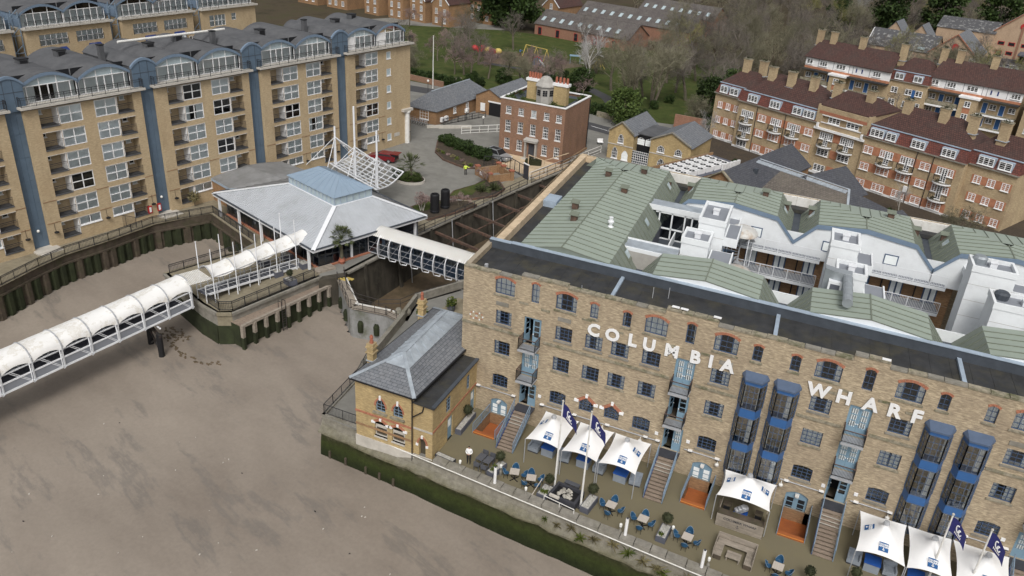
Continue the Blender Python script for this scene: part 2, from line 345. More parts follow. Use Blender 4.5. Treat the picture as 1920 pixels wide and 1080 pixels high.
def ground_mats():
    m, nt, b = base('grass', .95, 0, .15); _, P = wuv(nt)
    c = ramp(nt, noise(nt, P, .35, 7, .75), [(.3, (.035,.04,.014)), (.5, (.055,.075,.02)), (.72, (.095,.085,.035))]); nt.links.new(c, b.inputs['Base Color']); bump(nt, b, noise(nt, P, 8, 4), .5, .05)
    m, nt, b = base('woodland', .95, 0, .1); _, P = wuv(nt)
    c = ramp(nt, noise(nt, P, .12, 8, .75), [(.3, (.04,.036,.022)), (.5, (.075,.06,.04)), (.72, (.055,.06,.025))]); nt.links.new(c, b.inputs['Base Color']); bump(nt, b, noise(nt, P, 3, 5), .6, .1)
    m, nt, b = base('sand', .62, 0, .35); _, P = wuv(nt)
    rot = _n(nt, 'ShaderNodeMapping'); rot.inputs['Rotation'].default_value = (0,0,.35); nt.links.new(P, rot.inputs[0])
    big = noise(nt, rot.outputs[0], .06, 7, .62, (1,1.9,1)); fine = noise(nt, P, 3.0, 5, .7)
    c = ramp(nt, big, [(.3, (.205,.172,.142)), (.5, (.255,.217,.18)), (.7, (.30,.257,.213))])
    st = noise(nt, rot.outputs[0], .1, 9, .68, (1,3.6,1)); c = mix(nt, ramp(nt, st, [(.55, 0.0), (.62, .55), (.66, .1), (.8, .35)]), c, (.15,.137,.124))
    c = mix(nt, .18, c, fine, 'OVERLAY')
    nt.links.new(c, b.inputs['Base Color'])
    ro = ramp(nt, st, [(.4, .75), (.65, .38)]); nt.links.new(ro, b.inputs['Roughness']); bump(nt, b, fine, .12, .03)
    m, nt, b = base('river_wall', .9, 0, .2); uv, P = wuv(nt)
    sp = _n(nt, 'ShaderNodeSeparateXYZ'); nt.links.new(P, sp.inputs[0])
    nz = noise(nt, P, .8, 6, .7)
    ad = _n(nt, 'ShaderNodeMath', operation='MULTIPLY_ADD'); nt.links.new(nz, ad.inputs[0]); ad.inputs[1].default_value = 1.6; nt.links.new(sp.outputs[2], ad.inputs[2])
    mr = _n(nt, 'ShaderNodeMapRange'); mr.inputs[1].default_value = -3.6; mr.inputs[2].default_value = .9; nt.links.new(ad.outputs[0], mr.inputs[0])
    c = ramp(nt, mr.outputs[0], [(.0, (.014,.016,.008)), (.22, (.018,.024,.008)), (.42, (.033,.043,.011)), (.58, (.035,.038,.014)), (.68, (.135,.125,.08)), (.85, (.21,.195,.16))])
    c = mix(nt, .45, c, ramp(nt, noise(nt, P, 2.2, 5, .75), [(.3, .2), (.7, .8)]), 'OVERLAY')
    nt.links.new(c, b.inputs['Base Color']); bump(nt, b, noise(nt, P, 3, 5, .7), .6, .08)
    m, nt, b = base('gangway_fabric', .75, 0, .3); _, P = wuv(nt)
    c = ramp(nt, noise(nt, P, .5, 4), [(.3, (.74,.73,.71)), (.7, (.82,.815,.80))])
    d = noise(nt, P, .55, 9, .72, (1.6,1,1)); c = mix(nt, ramp(nt, d, [(.52, 0.0), (.57, .38), (.60, .06), (.66, .34), (.7, 0.0)]), c, (.42,.36,.24)); nt.links.new(c, b.inputs['Base Color'])
    m, nt, b = base('lichen_slate', .9, 0, .2); uv, P = wuv(nt)
    c = mix(nt, ramp(nt, noise(nt, P, 1.1, 4, .6), [(.55, 0.0), (.6, .7)]), (.085,.085,.09), (.3,.3,.29)); nt.links.new(c, b.inputs['Base Color'])
ground_mats()
# ------------------------------------------------------------------ the setting: beach, ground, quays
def hsh(x, y): 
    v = math.sin(x*12.9898+y*78.233)*43758.5453; return v-math.floor(v)
def vnoise(x, y):
    xi, yi = math.floor(x), math.floor(y); fx, fy = x-xi, y-yi; fx = fx*fx*(3-2*fx); fy = fy*fy*(3-2*fy)
    return (hsh(xi,yi)*(1-fx)+hsh(xi+1,yi)*fx)*(1-fy)+(hsh(xi,yi+1)*(1-fx)+hsh(xi+1,yi+1)*fx)*fy
def sand_z(x, y): return -3.25-.02*(20-y)+.22*(vnoise(x*.13,y*.24)-.5)+.08*(vnoise(x*.7,y*.9)-.5)
def inside(p, poly):
    c = False; n = len(poly)
    for i in range(n):
        a, b = poly[i], poly[i-1]
        if (a[1] > p[1]) != (b[1] > p[1]) and p[0] < (b[0]-a[0])*(p[1]-a[1])/(b[1]-a[1])+a[0]: c = not c
    return c
RIVER = [(-9.2,-7.4),(62,-12.6)]
def ry(x): return -7.4-(x+9.2)*.073            # line of the terrace river wall
DOCK_W = [(-23.2,16.3),(-22.6,21.7),(-22.2,29),(-18.9,47.8),(-14.2,71)]
DOCK_E = [(-6.2,71),(-9.6,27),(-10.4,19.3),(-13.1,14.2),(-12.0,9.9)]
QUAY_W = [(-50,-100),(-51.2,-25),(-51.9,-4.9),(-52.6,0),(-52.8,3.5),(-51.9,8.6),(-51.4,15),(-47.8,21.3),(-37.2,16.9)]
PIER = [(-37.2,14.2),(-39.9,5.7),(-31.6,2.4),(-28.9,1.75),(-27.6,2.5),(-25.0,13.9)]
def setting():
    dockp = [(-23.4,15.2),(-18.1,9.75),(-13.8,10.5),(-12.4,9.9),(-4,9.5),(-4,80),(-23.4,80)]
    b = MB(); X = [-130+i*1.0 for i in range(200)]; Y = [-92+j*1.0 for j in range(117)]
    idx = {}
    for j, y in enumerate(Y):
        for i, x in enumerate(X): idx[i,j] = len(b.v); b.v.append((x, y, sand_z(x,y)))
    for j in range(len(Y)-1):
        for i in range(len(X)-1):
            cx, cy = X[i]+.5, Y[j]+.5
            if inside((cx,cy), dockp) or (cx > 2 and cy > -4) or cx < -58 and cy > -80 and False: continue
            b.f.append((idx[i,j],idx[i+1,j],idx[i+1,j+1],idx[i,j+1])); b.m.append(0)
    struct(b.build('river_beach', 'sand', smooth=True))
    out = QUAY_W+PIER+DOCK_W+DOCK_E+[(-10.3,0),(-9.9,-1.3),(-9.2,-7.4),(1.6,-8.19),(1.6,0),(62,0),(500,0),(500,700),(-500,700),(-500,-100)]
    struct(tri_poly('ground', out, 0, 'concrete'))
    struct(tri_poly('dock_floor', [(-24,8),(-8,8),(-5,74),(-14,74),(-24,30)], -5.5, 'mud'))
    tp = MB(); pits = [(2.97,4.98,-3.0,0),(20.55,22.45,-3.0,0),(27.7,29.65,-3.0,0)]
    wall_open(tp, 1.6, 62, -4, 0, pits, P=lambda u, v, z: (u, z, v if v == 0 else -1.2), depth=1.2, mr=1)
    tp.poly([(1.6,ry(1.6),0),(62,ry(62),0),(62,-4,0),(1.6,-4,0)]); struct(tp.build('terrace_paving', ['paver','terrace_brick']))
    struct(tri_poly('quay_paving', [(-50.4,-60),(-51.6,-4.9),(-52.3,0),(-52.5,3.5),(-51.6,8.8),(-51.0,15.1),(-47.7,21.7),(-37.0,17.3),(-36.8,14),(-39.5,6),(-31.5,2.8),(-29,2.1),(-27.9,2.9),(-25.4,14.2),(-26.5,16.4),(-26.6,19.8),(-26.9,24),(-44,29),(-52.6,30),(-58,4),(-58,-60)], .006, 'quay_stone'))
    struct(tri_poly('dockside_paving', [(-22.4,22.5),(-22.0,29.2),(-18.7,47.9),(-14.5,70),(-17.5,66),(-20.8,54),(-22.8,43.5),(-24.5,35),(-26.2,30.5),(-25.6,23.6)], .006, 'quay_stone'))
    # park, wood and roads behind the houses
    struct(tri_poly('park_lawn', [(-120,104),(-60,100),(-24,99),(-8,101),(4,108),(-6,170),(-75,172),(-120,150)], .02, 'grass'))
    struct(tri_poly('woodland_floor', [(-6,170),(4,108),(20,145),(110,120),(420,160),(420,690),(-420,690),(-200,250),(-90,205),(-75,172)], .016, 'woodland'))
    struct(tri_poly('road', [(-130,94),(-64,92.5),(-42,93.5),(-17.5,87.5),(-3.2,83),(-1,86.5),(-16,91.5),(-40,97.5),(-64,97),(-130,99)], .026, 'asphalt'))
    struct(tri_poly('park_path', [(-19.5,97),(-15.5,97.5),(-18,104),(-24,114),(-33,122),(-48,128),(-62,128.5),(-62,126.5),(-48,126),(-35,120),(-26,112),(-21,104)], .03, 'asphalt'))
    struct(tri_poly('play_surface', [(-62,128),(-45,130),(-40,140),(-52,146),(-64,143)], .032, 'mud'))
    struct(tri_poly('car_park', [(-62,62),(-52,61),(-49,73),(-50,91),(-66,92)], .022, 'concrete'))
    struct(tri_poly('mansion_garden', [(-3,92),(8,78),(46,62),(60,60),(62,100),(20,120),(-2,102)], .012, 'soil'))
    struct(tri_poly('estate_court', [(52,205),(48,170),(56,168),(66,210),(72,240),(58,238)], .03, 'asphalt'))
    struct(tri_poly('west_verge', [(-500,101),(-120,100.5),(-121,150),(-92,204),(-200,252),(-420,690),(-500,690)], .018, 'woodland'))
    # white edge line of the road
    b = MB(); b.beam((-20.5,90.6,.034),(-15.8,89,.034),.15,.004); struct(b.build('road_marking', 'white_paint'))
    # dry-dock walls
    for nm, line, lab in (('dock_wall', DOCK_W, 'tall dark stained west wall of the dry dock under the fence'), ('dock_wall', DOCK_E, 'dark east wall of the dry dock behind the gatehouse')):
        t = thing(nm, lab, 'dock wall')
        for (a, c) in zip(line, line[1:]):
            a, c = V((*a,0)), V((*c,0)); n = max(1, round((c-a).length/3.4)); d = (c-a)/n; nr = V((d.y,-d.x,0)).normalized()
            for i in range(n):       # masonry panels between the buttresses
                p, q = a+d*i, a+d*(i+1); b = MB()
                b.extr([tuple(p), tuple(q), tuple(q+V((0,0,-5.7))+nr*.35), tuple(p+V((0,0,-5.7))+nr*.35)], tuple(-nr*.6), 0)
                b.beam(p+nr*.05+V((0,0,-.1)), q+nr*.05+V((0,0,-.1)), .5, .22, 1)
                if i % 2: b.extr([tuple(p+nr*.02), tuple(p+d*.13+nr*.02), tuple(p+d*.13+nr*.6+V((0,0,-5.6))), tuple(p+nr*.6+V((0,0,-5.6)))], tuple(nr*.28), 0)
                b.build('masonry_panel', ['dock_wall', 'stone'], t)
    # sheet piles along the west quay
    t = thing('sheet_pile_wall', 'dark sheet pile wall below the apartment quay railing', 'sheet piling')
    for a, c in zip(QUAY_W, QUAY_W[1:]):
        a, c = V((*a,0)), V((*c,0))
        if c.y < -24.9:
            b = MB(); nr = V((1,0,0)); b.extr([tuple(a),tuple(c),(c.x,c.y,-6),(a.x,a.y,-6)], (-.5,0,0)); b.build('concrete_face', 'timber_dark', t); continue
        n = max(1, round((c-a).length/1.15)); d = (c-a)/n; nr = V((d.y,-d.x,0)).normalized()
        b = MB(); b.extr([tuple(a),tuple(c),tuple(c+V((0,0,-1.1))),tuple(a+V((0,0,-1.1)))], tuple(-nr*.6)); b.beam(a+nr*.06+V((0,0,-1.05)), c+nr*.06+V((0,0,-1.05)), .35, .18)
        b.beam(a-nr*.3+V((0,0,.06)), c-nr*.3+V((0,0,.06)), .5, .14, 1); b.build('capping_beam', ['timber_dark', 'quay_stone'], t)
        for i in range(n):
            p, q = a+d*i, a+d*(i+1); z0, z1 = V((0,0,-6)), V((0,0,-1.1)); k = nr*.32
            pts = [p, p+d*.18, p+d*.30+k, p+d*.70+k, p+d*.82, q]
            b = MB()
            for s, e in zip(pts, pts[1:]): b.poly([tuple(s+z0),tuple(e+z0),tuple(e+z1),tuple(s+z1)])
            b.build('sheet_pile', 'algae' if (i*7+n) % 3 else 'timber_dark', t)
    # the pier's walls
    t = thing('pier_wall', 'green stained masonry wall of the pier under the gangway', 'quay wall')
    for a, c in zip(PIER, PIER[1:]):
        a, c = V((*a,0)), V((*c,0)); d = c-a; nr = V((d.y,-d.x,0)).normalized(); up = MB()
        up.extr([tuple(a),tuple(c),tuple(c+V((0,0,-1.5))),tuple(a+V((0,0,-1.5)))], tuple(-nr*.6), 0)
        up.beam(a+nr*.04+V((0,0,-.12)), c+nr*.04+V((0,0,-.12)), .3, .3, 0); up.build('upper_masonry', 'stone' if d.x > 2 else 'quay_stone', t)
        lo = MB(); lo.extr([tuple(a+nr*.12+V((0,0,-1.5))),tuple(c+nr*.12+V((0,0,-1.5))),tuple(c+nr*.35+V((0,0,-6))),tuple(a+nr*.35+V((0,0,-6)))], tuple(-nr*.7)); lo.build('lower_masonry', 'algae', t)
    b = MB(); b.prism([(-25.0,13.9),(-24.6,12.9),(-22.8,15.3),(-23.2,16.3)], -6, 0); tag(b.build('quay_corner', 'dock_wall'), 'short dark quay wall beside the dock gate hinge', 'quay wall')
    # river wall of the hotel terrace
    t = thing('river_wall', 'mossy river wall below the hotel terrace, green with algae', 'river wall')
    b = MB(); n = 72; xs = [-9.2+i*71.2/n for i in range(n+1)]; zs = [.0,-.35,-.8,-1.15,-1.3,-1.5,-2.2,-3.0,-4.0,-6.0]
    def off(x, k):
        z = zs[k]; e = .0 if k < 2 else (.12 if k == 2 else .06+.09*(-z))
        if k in (3,4): e += .25+.28*vnoise(x*1.9,k*.3)
        return e+.10*(vnoise(x*1.4+k*5, k*2.7)-.5)
    g = [[(x, ry(x)-off(x,k), zs[k]+.12*(vnoise(x*2.3,k*1.9)-.5)*(k > 1)) for x in xs] for k in range(len(zs))]
    for k in range(len(zs)-1):
        for i in range(n): b.poly([g[k+1][i],g[k+1][i+1],g[k][i+1],g[k][i]])
    b.poly([g[0][0], (-9.2,ry(-9.2)+5,0), (-9.2,ry(-9.2)+5,-6), g[-1][0]])
    for k in range(len(zs)-1): b.poly([g[k][0], (-9.25,-7.2,zs[k]), (-9.25,-7.2,zs[k+1]), g[k+1][0]])
    b.build('masonry', 'river_wall', t)
    x = 2.0
    while x < 52:                       # coping stones
        w = random.uniform(1.0,1.7); b = MB(); j = random.uniform(-.03,.03); y0 = ry(x+w/2)
        b.add([(x+.02,y0-.06+j,0),(x+w-.02,y0-.1+j,0),(x+w-.02,y0+.66+j,0),(x+.02,y0+.7+j,0),(x+.03,y0-.03+j,.36+j),(x+w-.03,y0-.07+j,.36+j),(x+w-.03,y0+.6+j,.34),(x+.03,y0+.64+j,.34)],
            [(4,5,6,7),(0,1,5,4),(1,2,6,5),(2,3,7,6),(3,0,4,7)]); b.build('coping_stone', 'stone', t); x += w
    b = MB(); b.path([(x_, ry(x_)-.12, .02) for x_ in (-5,2,10,20,30,45)], .045); b.build('white_pipe', 'old_white', t)
    for x_ in (-8.2,-6.5,-4.4,-3.0,-1.6): 
        b = MB(); y0 = ry(x_)-.42; b.beam((x_,y0,-4.6),(x_,y0+.05,-3.0),.2,.2); b.build('timber_stub', 'timber_dark', t)
    # boundary of the small terrace west of the gatehouse
    t = thing('side_terrace_wall', 'grey rendered wall with black railing left of the gatehouse', 'wall')
    b = MB(); b.box(-9.2,-7.42,-1.3,-5.2,-7.1,.2); b.extr([(-9.2,-7.4,-6),(-9.9,-1.3,-6),(-9.9,-1.3,.2),(-9.2,-7.4,.2)], (.3,0,0)); b.extr([(-9.9,-1.3,-6),(-10.3,0,-6),(-10.3,0,.9),(-9.9,-1.3,.6)], (.35,0,0)); b.extr([(-10.3,0,-6),(-12,9.9,-6),(-12,9.9,1.0),(-10.3,0,1.0)], (.4,.05,0)); b.build('masonry', 'stone', t)
    rail(t, [(-5.3,-7.25,.2),(-9.05,-7.25,.2),(-9.7,-1.3,.2),(-10.1,1.2,.9)], .95, 'rail_dark', .14)
def rail(parent, pts, h, mat, gap=.15, name='railing', r=.022, post=1.6, mid=None, posts=True):
    """balustrade: top and bottom rail, posts and thin bars in one part"""
    b = MB()
    for a, c in zip(pts, pts[1:]):
        a, c = V(a), V(c); L = (c-a).length; up = V((0,0,h)); lo = V((0,0,.1))
        b.beam(a+up, c+up, r*2.2, r*2.0); b.beam(a+lo, c+lo, r*1.6, r*1.6)
        if mid: b.beam(a+V((0,0,mid)), c+V((0,0,mid)), r*1.6, r*1.6)
        n = max(1, round(L/post))
        for i in range(n+1):
            p = a.lerp(c, i/n); b.beam(p, p+up, r*2, r*2)
        if gap:
            n = max(1, int(L/gap))
            for i in range(1, n):
                p = a.lerp(c, i/n); b.tube(p+lo, p+up, r*.55, n=3, cap=False)
    return b.build(name, mat, parent)
setting()
# ------------------------------------------------------------------ the brick warehouse (facade in the plane y = 0)
SK = .077
def sk(s, t, z): return (s-SK*t, t, z)
BIGA = [2.83,8.05,15.2,20.39,27.44,32.67,39.67]; SMALL = [10.87,13.47,23.16,25.77,35.3,38.09]; TALL = [5.97,18.31,30.57,43.0]
WB = [3.0,8.22,10.73,12.86,15.33,20.57,27.65,32.87,39.95]; WC = WB; WD = [3.0,8.22,15.33,20.57,27.65,32.87,39.95]
DOORS = [5.53,17.9,30.22,42.45]; SUNK = [(2.95,4.5),(20.5,22.08),(27.65,29.28)]; BAYS = [22.85,25.08,35.0,37.33]
CAST = [10.79,12.95]
def win_meshes(w, h, nx, ny, arch=0.0, mat='win_blue'):
    """frame with glazing bars / glass with dark room behind; local: x 0..w, z 0..h(+arch), y>0 inward"""
    def mk():
        b = MB(); t = .06
        def top(x): return h+(arch*(1-((x-w/2)/(w/2))**2) if arch else 0)
        b.box(0,0,0,t,.07,h); b.box(w-t,0,0,w,.07,h); b.box(t,0,0,w-t,.07,t)
        n = 6 if arch else 1
        for i in range(n):
            a, c = t+(w-2*t)*i/n, t+(w-2*t)*(i+1)/n; b.add([(a,0,top(a)-t),(c,0,top(c)-t),(c,0,top(c)),(a,0,top(a)),(a,.07,top(a)-t),(c,.07,top(c)-t)], [(0,1,2,3),(1,0,4,5)])
        for i in range(1, nx):
            x = w*i/nx; k = .05 if (nx == 4 and i in (1,3)) else .03; b.box(x-k/2,.005,t,x+k/2,.05,top(x)-t)
        for j in range(1, ny): z = (h+arch*.5)*j/ny; b.box(t,.01,z-.016,w-t,.05,z+.016)
        f = b.mesh('window', mat)
        g = MB(); pts = [(0,.045,0),(w,.045,0)]+[(w-w*i/6,.045,top(w-w*i/6)) for i in range(7)]; g.poly(pts, 0)
        g.box(-.15,.75,-.1,w+.15,.8,h+arch+.1, 1); return f, g.mesh('glass', ['pane', 'unlit_room'])  # dark sheet behind the glass: interior shade put into its colour
    return cached(('win', round(w,3), round(h,3), nx, ny, round(arch,3), mat), mk)
def curtain_mesh(w, h, kind, mat='curtain'):
    def mk():
        b = MB()
        def strip(a, c):
            n = max(4, int((c-a)/.07)); pts = [(a+(c-a)*i/n, .10+(.025 if i % 2 else -.025)) for i in range(n+1)]
            for p, q in zip(pts, pts[1:]): b.poly([(p[0],p[1],.02),(q[0],q[1],.02),(q[0],q[1],h-.02),(p[0],p[1],h-.02)])
        if kind == 'full': strip(.04, w-.04)
        if kind == 'gap': strip(.04, w*.46); strip(w*.56, w-.04)
        if kind in ('both','left'): strip(.04, w*.24)
        if kind in ('both','right'): strip(w*.78, w-.04)
        if kind == 'wide': strip(.04, w*.26); strip(w*.6, w-.04)
        return b.mesh('curtain', mat)
    return cached(('cur', round(w,3), round(h,3), kind, mat), mk)
def put_window(root, x, y, z, w, h, nx=4, ny=4, arch=0, cur=None, mat='win_blue', inset=.16, sill=None, cmat='curtain', rz=0):
    f, g = win_meshes(w, h, nx, ny, arch, mat)
    o = put(f, 'window', root, (x, y+inset, z)); put(g, 'glass', o)
    if cur: put(curtain_mesh(w, h+arch*.6, cur, cmat), 'curtain', o)
    if sill:
        b = cached(('sill', round(w,2), sill), lambda: MB().box(-.1,-.08,-.14,w+.1,.2,-.005).mesh('sill', sill)); put(b, 'sill', o, (0,-inset,0))
    return o
def arch_ring(b, x0, x1, z, rise, t, d=.04, m=0, n=9):
    w = x1-x0; f = lambda x: z+rise*(1-((x-(x0+x1)/2)/(w/2))**2); k = t/(w/2)
    P = [(x0+w*i/n, f(x0+w*i/n)) for i in range(n+1)]; Q = [((x0+x1)/2+(p[0]-(x0+x1)/2)*(1+k*.55), p[1]+t) for p in P]
    for i in range(n):     # separate voussoir bricks
        a, c, e, g = P[i], P[i+1], Q[i+1], Q[i]; h = lambda p, q, s: (p[0]+(q[0]-p[0])*s, p[1]+(q[1]-p[1])*s)
        a, c, g, e = h(a,c,.05), h(a,c,.95), h(g,e,.05), h(g,e,.95)
        b.extr([(a[0],.02,a[1]),(c[0],.02,c[1]),(e[0],.02,e[1]),(g[0],.02,g[1])], (0,-d-.02,0), m)
def spandrel(b, x0, x1, z, rise, m=0, n=8, y=0.0):
    w = x1-x0; f = lambda x: z+rise*(1-((x-(x0+x1)/2)/(w/2))**2)
    for i in range(n):
        a, c = x0+w*i/n, x0+w*(i+1)/n; b.poly([(a,y,f(a)),(c,y,f(c)),(c,y,z+rise),(a,y,z+rise)], m); b.poly([(a,y,f(a)),(a,y+.25,f(a)),(c,y+.25,f(c)),(c,y,f(c))], m)
def warehouse():
    R = thing('warehouse', 'long yellow brick riverside warehouse with white COLUMBIA WHARF lettering', 'warehouse')
    ops = []; arcs = []
    for x in BIGA: ops.append((x,x+1.72,11.58,13.08)); arcs.append((x,x+1.72,12.78,.30,.2))
    for x in SMALL: ops.append((x,x+.66,11.58,12.88)); arcs.append((x,x+.66,12.72,.16,.16))
    for x in TALL: ops.append((x,x+.68,11.58,13.28)); arcs.append((x,x+.68,13.1,.18,.16))
    for x in WB: ops.append((x,x+1.4,8.85,10.13))
    for x in WC: ops.append((x,x+1.4,6.0,7.31))
    for x in WD: ops.append((x,x+1.4,2.82,4.1)); 
    for x in CAST: ops.append((x,x+1.25,3.0,4.3)) 
    for x in DOORS:
        for z0, z1 in ((7.72,10.22),(4.75,7.1),(1.86,4.08)): ops.append((x,x+1.48,z0,z1,.5))
    for a, c in SUNK: ops.append((a,c,-1.12,1.65,.3))
    w = MB(); wall_open(w, 0, 50, -1.25, 13.35, ops); 
    for x0, x1, z, r, t in arcs: spandrel(w, x0, x1, z, r)
    for x in WD: spandrel(w, x, x+1.4, 3.97, .13)
    for x in CAST: spandrel(w, x, x+1.25, 3.95, .35)
    for a, c in SUNK: spandrel(w, a, c, 1.35, .3)
    # side wall towards the dock, back wall, parapet body
    w.xf = sk
    w.poly([(0,33,-6),(0,0,-6),(0,0,13.3),(0,33,13.3)]); w.poly([(50,33,-1),(0,33,-1),(0,33,13.3),(50,33,13.3)])
    w.poly([(0,0,13.35),(50,0,13.35),(50,.4,13.35),(0,.4,13.35)]); w.poly([(0,.4,13.35),(50,.4,13.35),(50,.4,12.9),(0,.4,12.9)])
    w.box(0,.41,12.9,.42,5.2,13.45); w.xf = None
    w.build('wall', 'stock_brick', R)
    a = MB()
    for x0, x1, z, r, t in arcs: arch_ring(a, x0, x1, z, r, t, .03)
    a.build('brick_arches', 'red_arch', R)['kind'] = 'stuff'
    for (x0, x1, z) in ((-.0,5.3,8.35),(7.3,17.6,8.33),(19.6,22.7,8.3),(27.0,30.0,8.28),(31.9,34.9,8.26),(39.2,42.3,8.24)):
        b = MB(); b.box(x0,-.09,z-.11,x1,.02,z+.1); b.build('string_course', 'mossy_stone', R)
    for x, z, ww in ((3.0,10.75,1.1),(5.0,11.35,.8),(6.9,11.2,.75),(8.35,10.8,1.1),(10.3,11.35,.8),(12.9,11.0,.8),(17.0,11.1,.7),(19.6,11.1,.7),(21.0,10.8,1.0),(28.3,10.75,.9),(29.4,11.15,.8),(31.8,11.1,.9),(33.6,10.75,.8),(39.9,10.6,1.0)):
        c = MB(); c.box(x,-.05,z-.09 if ww < 1 else z-.17,x+ww,.02,z+.09 if ww < 1 else z+.17); c.build('tie_plate' if ww < 1 else 'stone_block', 'mossy_stone' if ww < 1 else 'stone', R)
    # parapet: brick upstand and coping stones
    x = 0.0
    while x < 49.5:
        ww = random.uniform(.85,1.5); cx = x+ww/2
        zt = 13.42 if cx < 5.6 else (13.82 if (cx < 8.9) else 13.62+.006*cx)
        if 16.9 < cx < 20.3: zt = 14.08
        if 29.3 < cx < 32.4: zt = 14.16
        j = random.uniform(-.03,.03); c = MB()
        c.box(x,.0,13.34,x+ww,.38,zt-.14+j,1); c.box(x+.02,-.06,zt-.14+j,x+ww-.02,.44,zt+j,0); c.build('coping_stone', ['mossy_stone' if random.random() < .75 else 'stone', 'stock_brick'], R); x += ww
    for x in (16.95,17.6,20.0,31.3,44): 
        c = MB(); c.box(x,.05,14.17,x+.55,.3,14.22); c.build('white_slate', 'white_paint', R)
    # flat felt roof behind the parapet
    f = MB(sk); f.poly([(0.3,.3,12.98),(50,.3,12.98),(50,5.3,12.98),(0.3,5.3,12.98)]); f.build('flat_roof', 'felt', R)
    for i in range(38):
        s = 1.0+i*1.3; c = MB(sk); c.box(s,.45,12.985,s+.06,5.0,13.0); c.build('felt_lap', 'felt', R)
    for x0, x1 in ((.2,2.2),(2.2,12.2),(12.2,24.5),(24.5,36.8),(36.8,50)):
        c = MB(sk); dz = .0 if x0 < 2 else .05; c.box(x0,5.0,12.9,x1,5.3,13.72+dz,0); c.box(x0,4.93,13.72+dz,x1,5.4,13.78+dz,1); c.build('rear_upstand', ['dark_flash', 'flash_blue'], R)
    for s in (12.15,24.4,36.75): c = MB(sk); c.box(s-.14,.42,12.99,s+.14,5.0,13.2); c.build('roof_joint', 'flash_blue', R)
    for x, y, zz in ((14.8,3.0,13),(15.9,3.6,13),(1.4,1.2,13),(9.5,1.6,13)): c = MB(); c.tube((x,y,12.98),(x,y,13.9 if x > 10 else 13.3),.03 if x > 3 else .16, n=6); c.build('roof_vent_pipe', 'steel_grey', R)
    # windows
    kinds = ['both','left','wide','full','both','right','gap']
    def K(i): return kinds[(i*5+3) % 7]
    for i, x in enumerate(BIGA): put_window(R, x, 0, 11.58, 1.72, 1.2, 4, 3, .28, ['full','both','full','both','both','both','full'][i], sill='mossy_stone')
    for i, x in enumerate(SMALL): put_window(R, x, 0, 11.58, .66, 1.14, 2, 3, .15, ['full','left',None,None,None,'full'][i], sill='mossy_stone')
    for i, x in enumerate(TALL): put_window(R, x, 0, 11.58, .68, 1.52, 2, 3, .17, ['full','right',None,None][i])
    for i, x in enumerate(WB): put_window(R, x, 0, 8.85, 1.4, 1.28, 4, 4, 0, ['both','left','wide','both','left','wide','both','right','both'][i], sill='stone')
    for i, x in enumerate(WC): put_window(R, x, 0, 6.0, 1.4, 1.31, 4, 4, 0, ['left','left','left','both','both','both','full','gap','wide'][i], sill='mossy_stone')
    for i, x in enumerate(WD): put_window(R, x, 0, 2.82, 1.4, 1.15, 4, 4, .13, None, sill='stone')
    for i, x in enumerate(CAST):
        put_window(R, x, 0, 3.0, 1.25, .95, 4, 4, .33, None)
        a = MB(); 
        for p, q in (((x-.12,3.95),(x+.62,4.5)),((x+.62,4.5),(x+1.37,3.95))): a.beam((p[0],-.02,p[1]),(q[0],-.02,q[1]),.12,.24,0)
        a.box(x-.4,-.14,3.82,x-.02,.05,4.05,1); a.box(x+1.27,-.14,3.82,x+1.62,.05,4.05,1); a.box(x+.52,-.14,4.42,x+.73,.05,4.72,1); a.build('pointed_hood', ['red_arch', 'white_paint'], R)
    # hoist doors with balconies
    for i, x in enumerate(DOORS):
        for k, (z0, h) in enumerate(((7.72,2.5),(4.75,2.33),(1.86,2.2))):
            open_ = (i, k) in ((0,0),(1,1),(0,2),(1,2),(2,2))
            d = MB(); ww = 1.48
            d.box(0,0,h-.14,ww,.12,h); d.box(0,0,0,.07,.12,h-.14); d.box(ww-.07,0,0,ww,.12,h-.14)
            fr = d.build('door_frame', 'door_blue', R, loc=(x,.1,z0))
            unlit_room = MB(); unlit_room.box(0,1.5,0,ww,1.55,h); unlit_room.box(0,.12,-.02,ww,1.5,.0,1); unlit_room.build('interior', ['unlit_room', 'timber_dark'], fr)
            for s in (0, 1):
                leaf_ = MB(); lw = .66
                leaf_.box(0,0,0,lw,.06,.72); leaf_.box(0,0,.72,.11,.06,h-.16); leaf_.box(lw-.11,0,.72,lw,.06,h-.16); leaf_.box(.11,0,h-.28,lw-.11,.06,h-.16)
                for j in (1, 2): zz = .72+(h-1.0)*j/3; leaf_.box(.11,.005,zz-.03,lw-.11,.055,zz+.03)
                leaf_.box(.1,.03,.72,lw-.1,.035,h-.28,1); leaf_.ball((lw-.06 if s == 0 else .06,-.03,1.0), .05, m=2, n=6, k=4)
                o = leaf_.build('door_leaf', ['door_blue', 'pane', 'white_paint'], fr, loc=(.07 if s == 0 else .74, .04, .0))
                if open_ and s == 0: o.location = (.06,.08,0); o.rotation_euler = (0,0,1.3)
                elif not open_ or (i+k) % 2: c = put(curtain_mesh(.6, h-.2, 'full', 'net'), 'curtain', fr, (.78 if s else .1, -.02, .05))
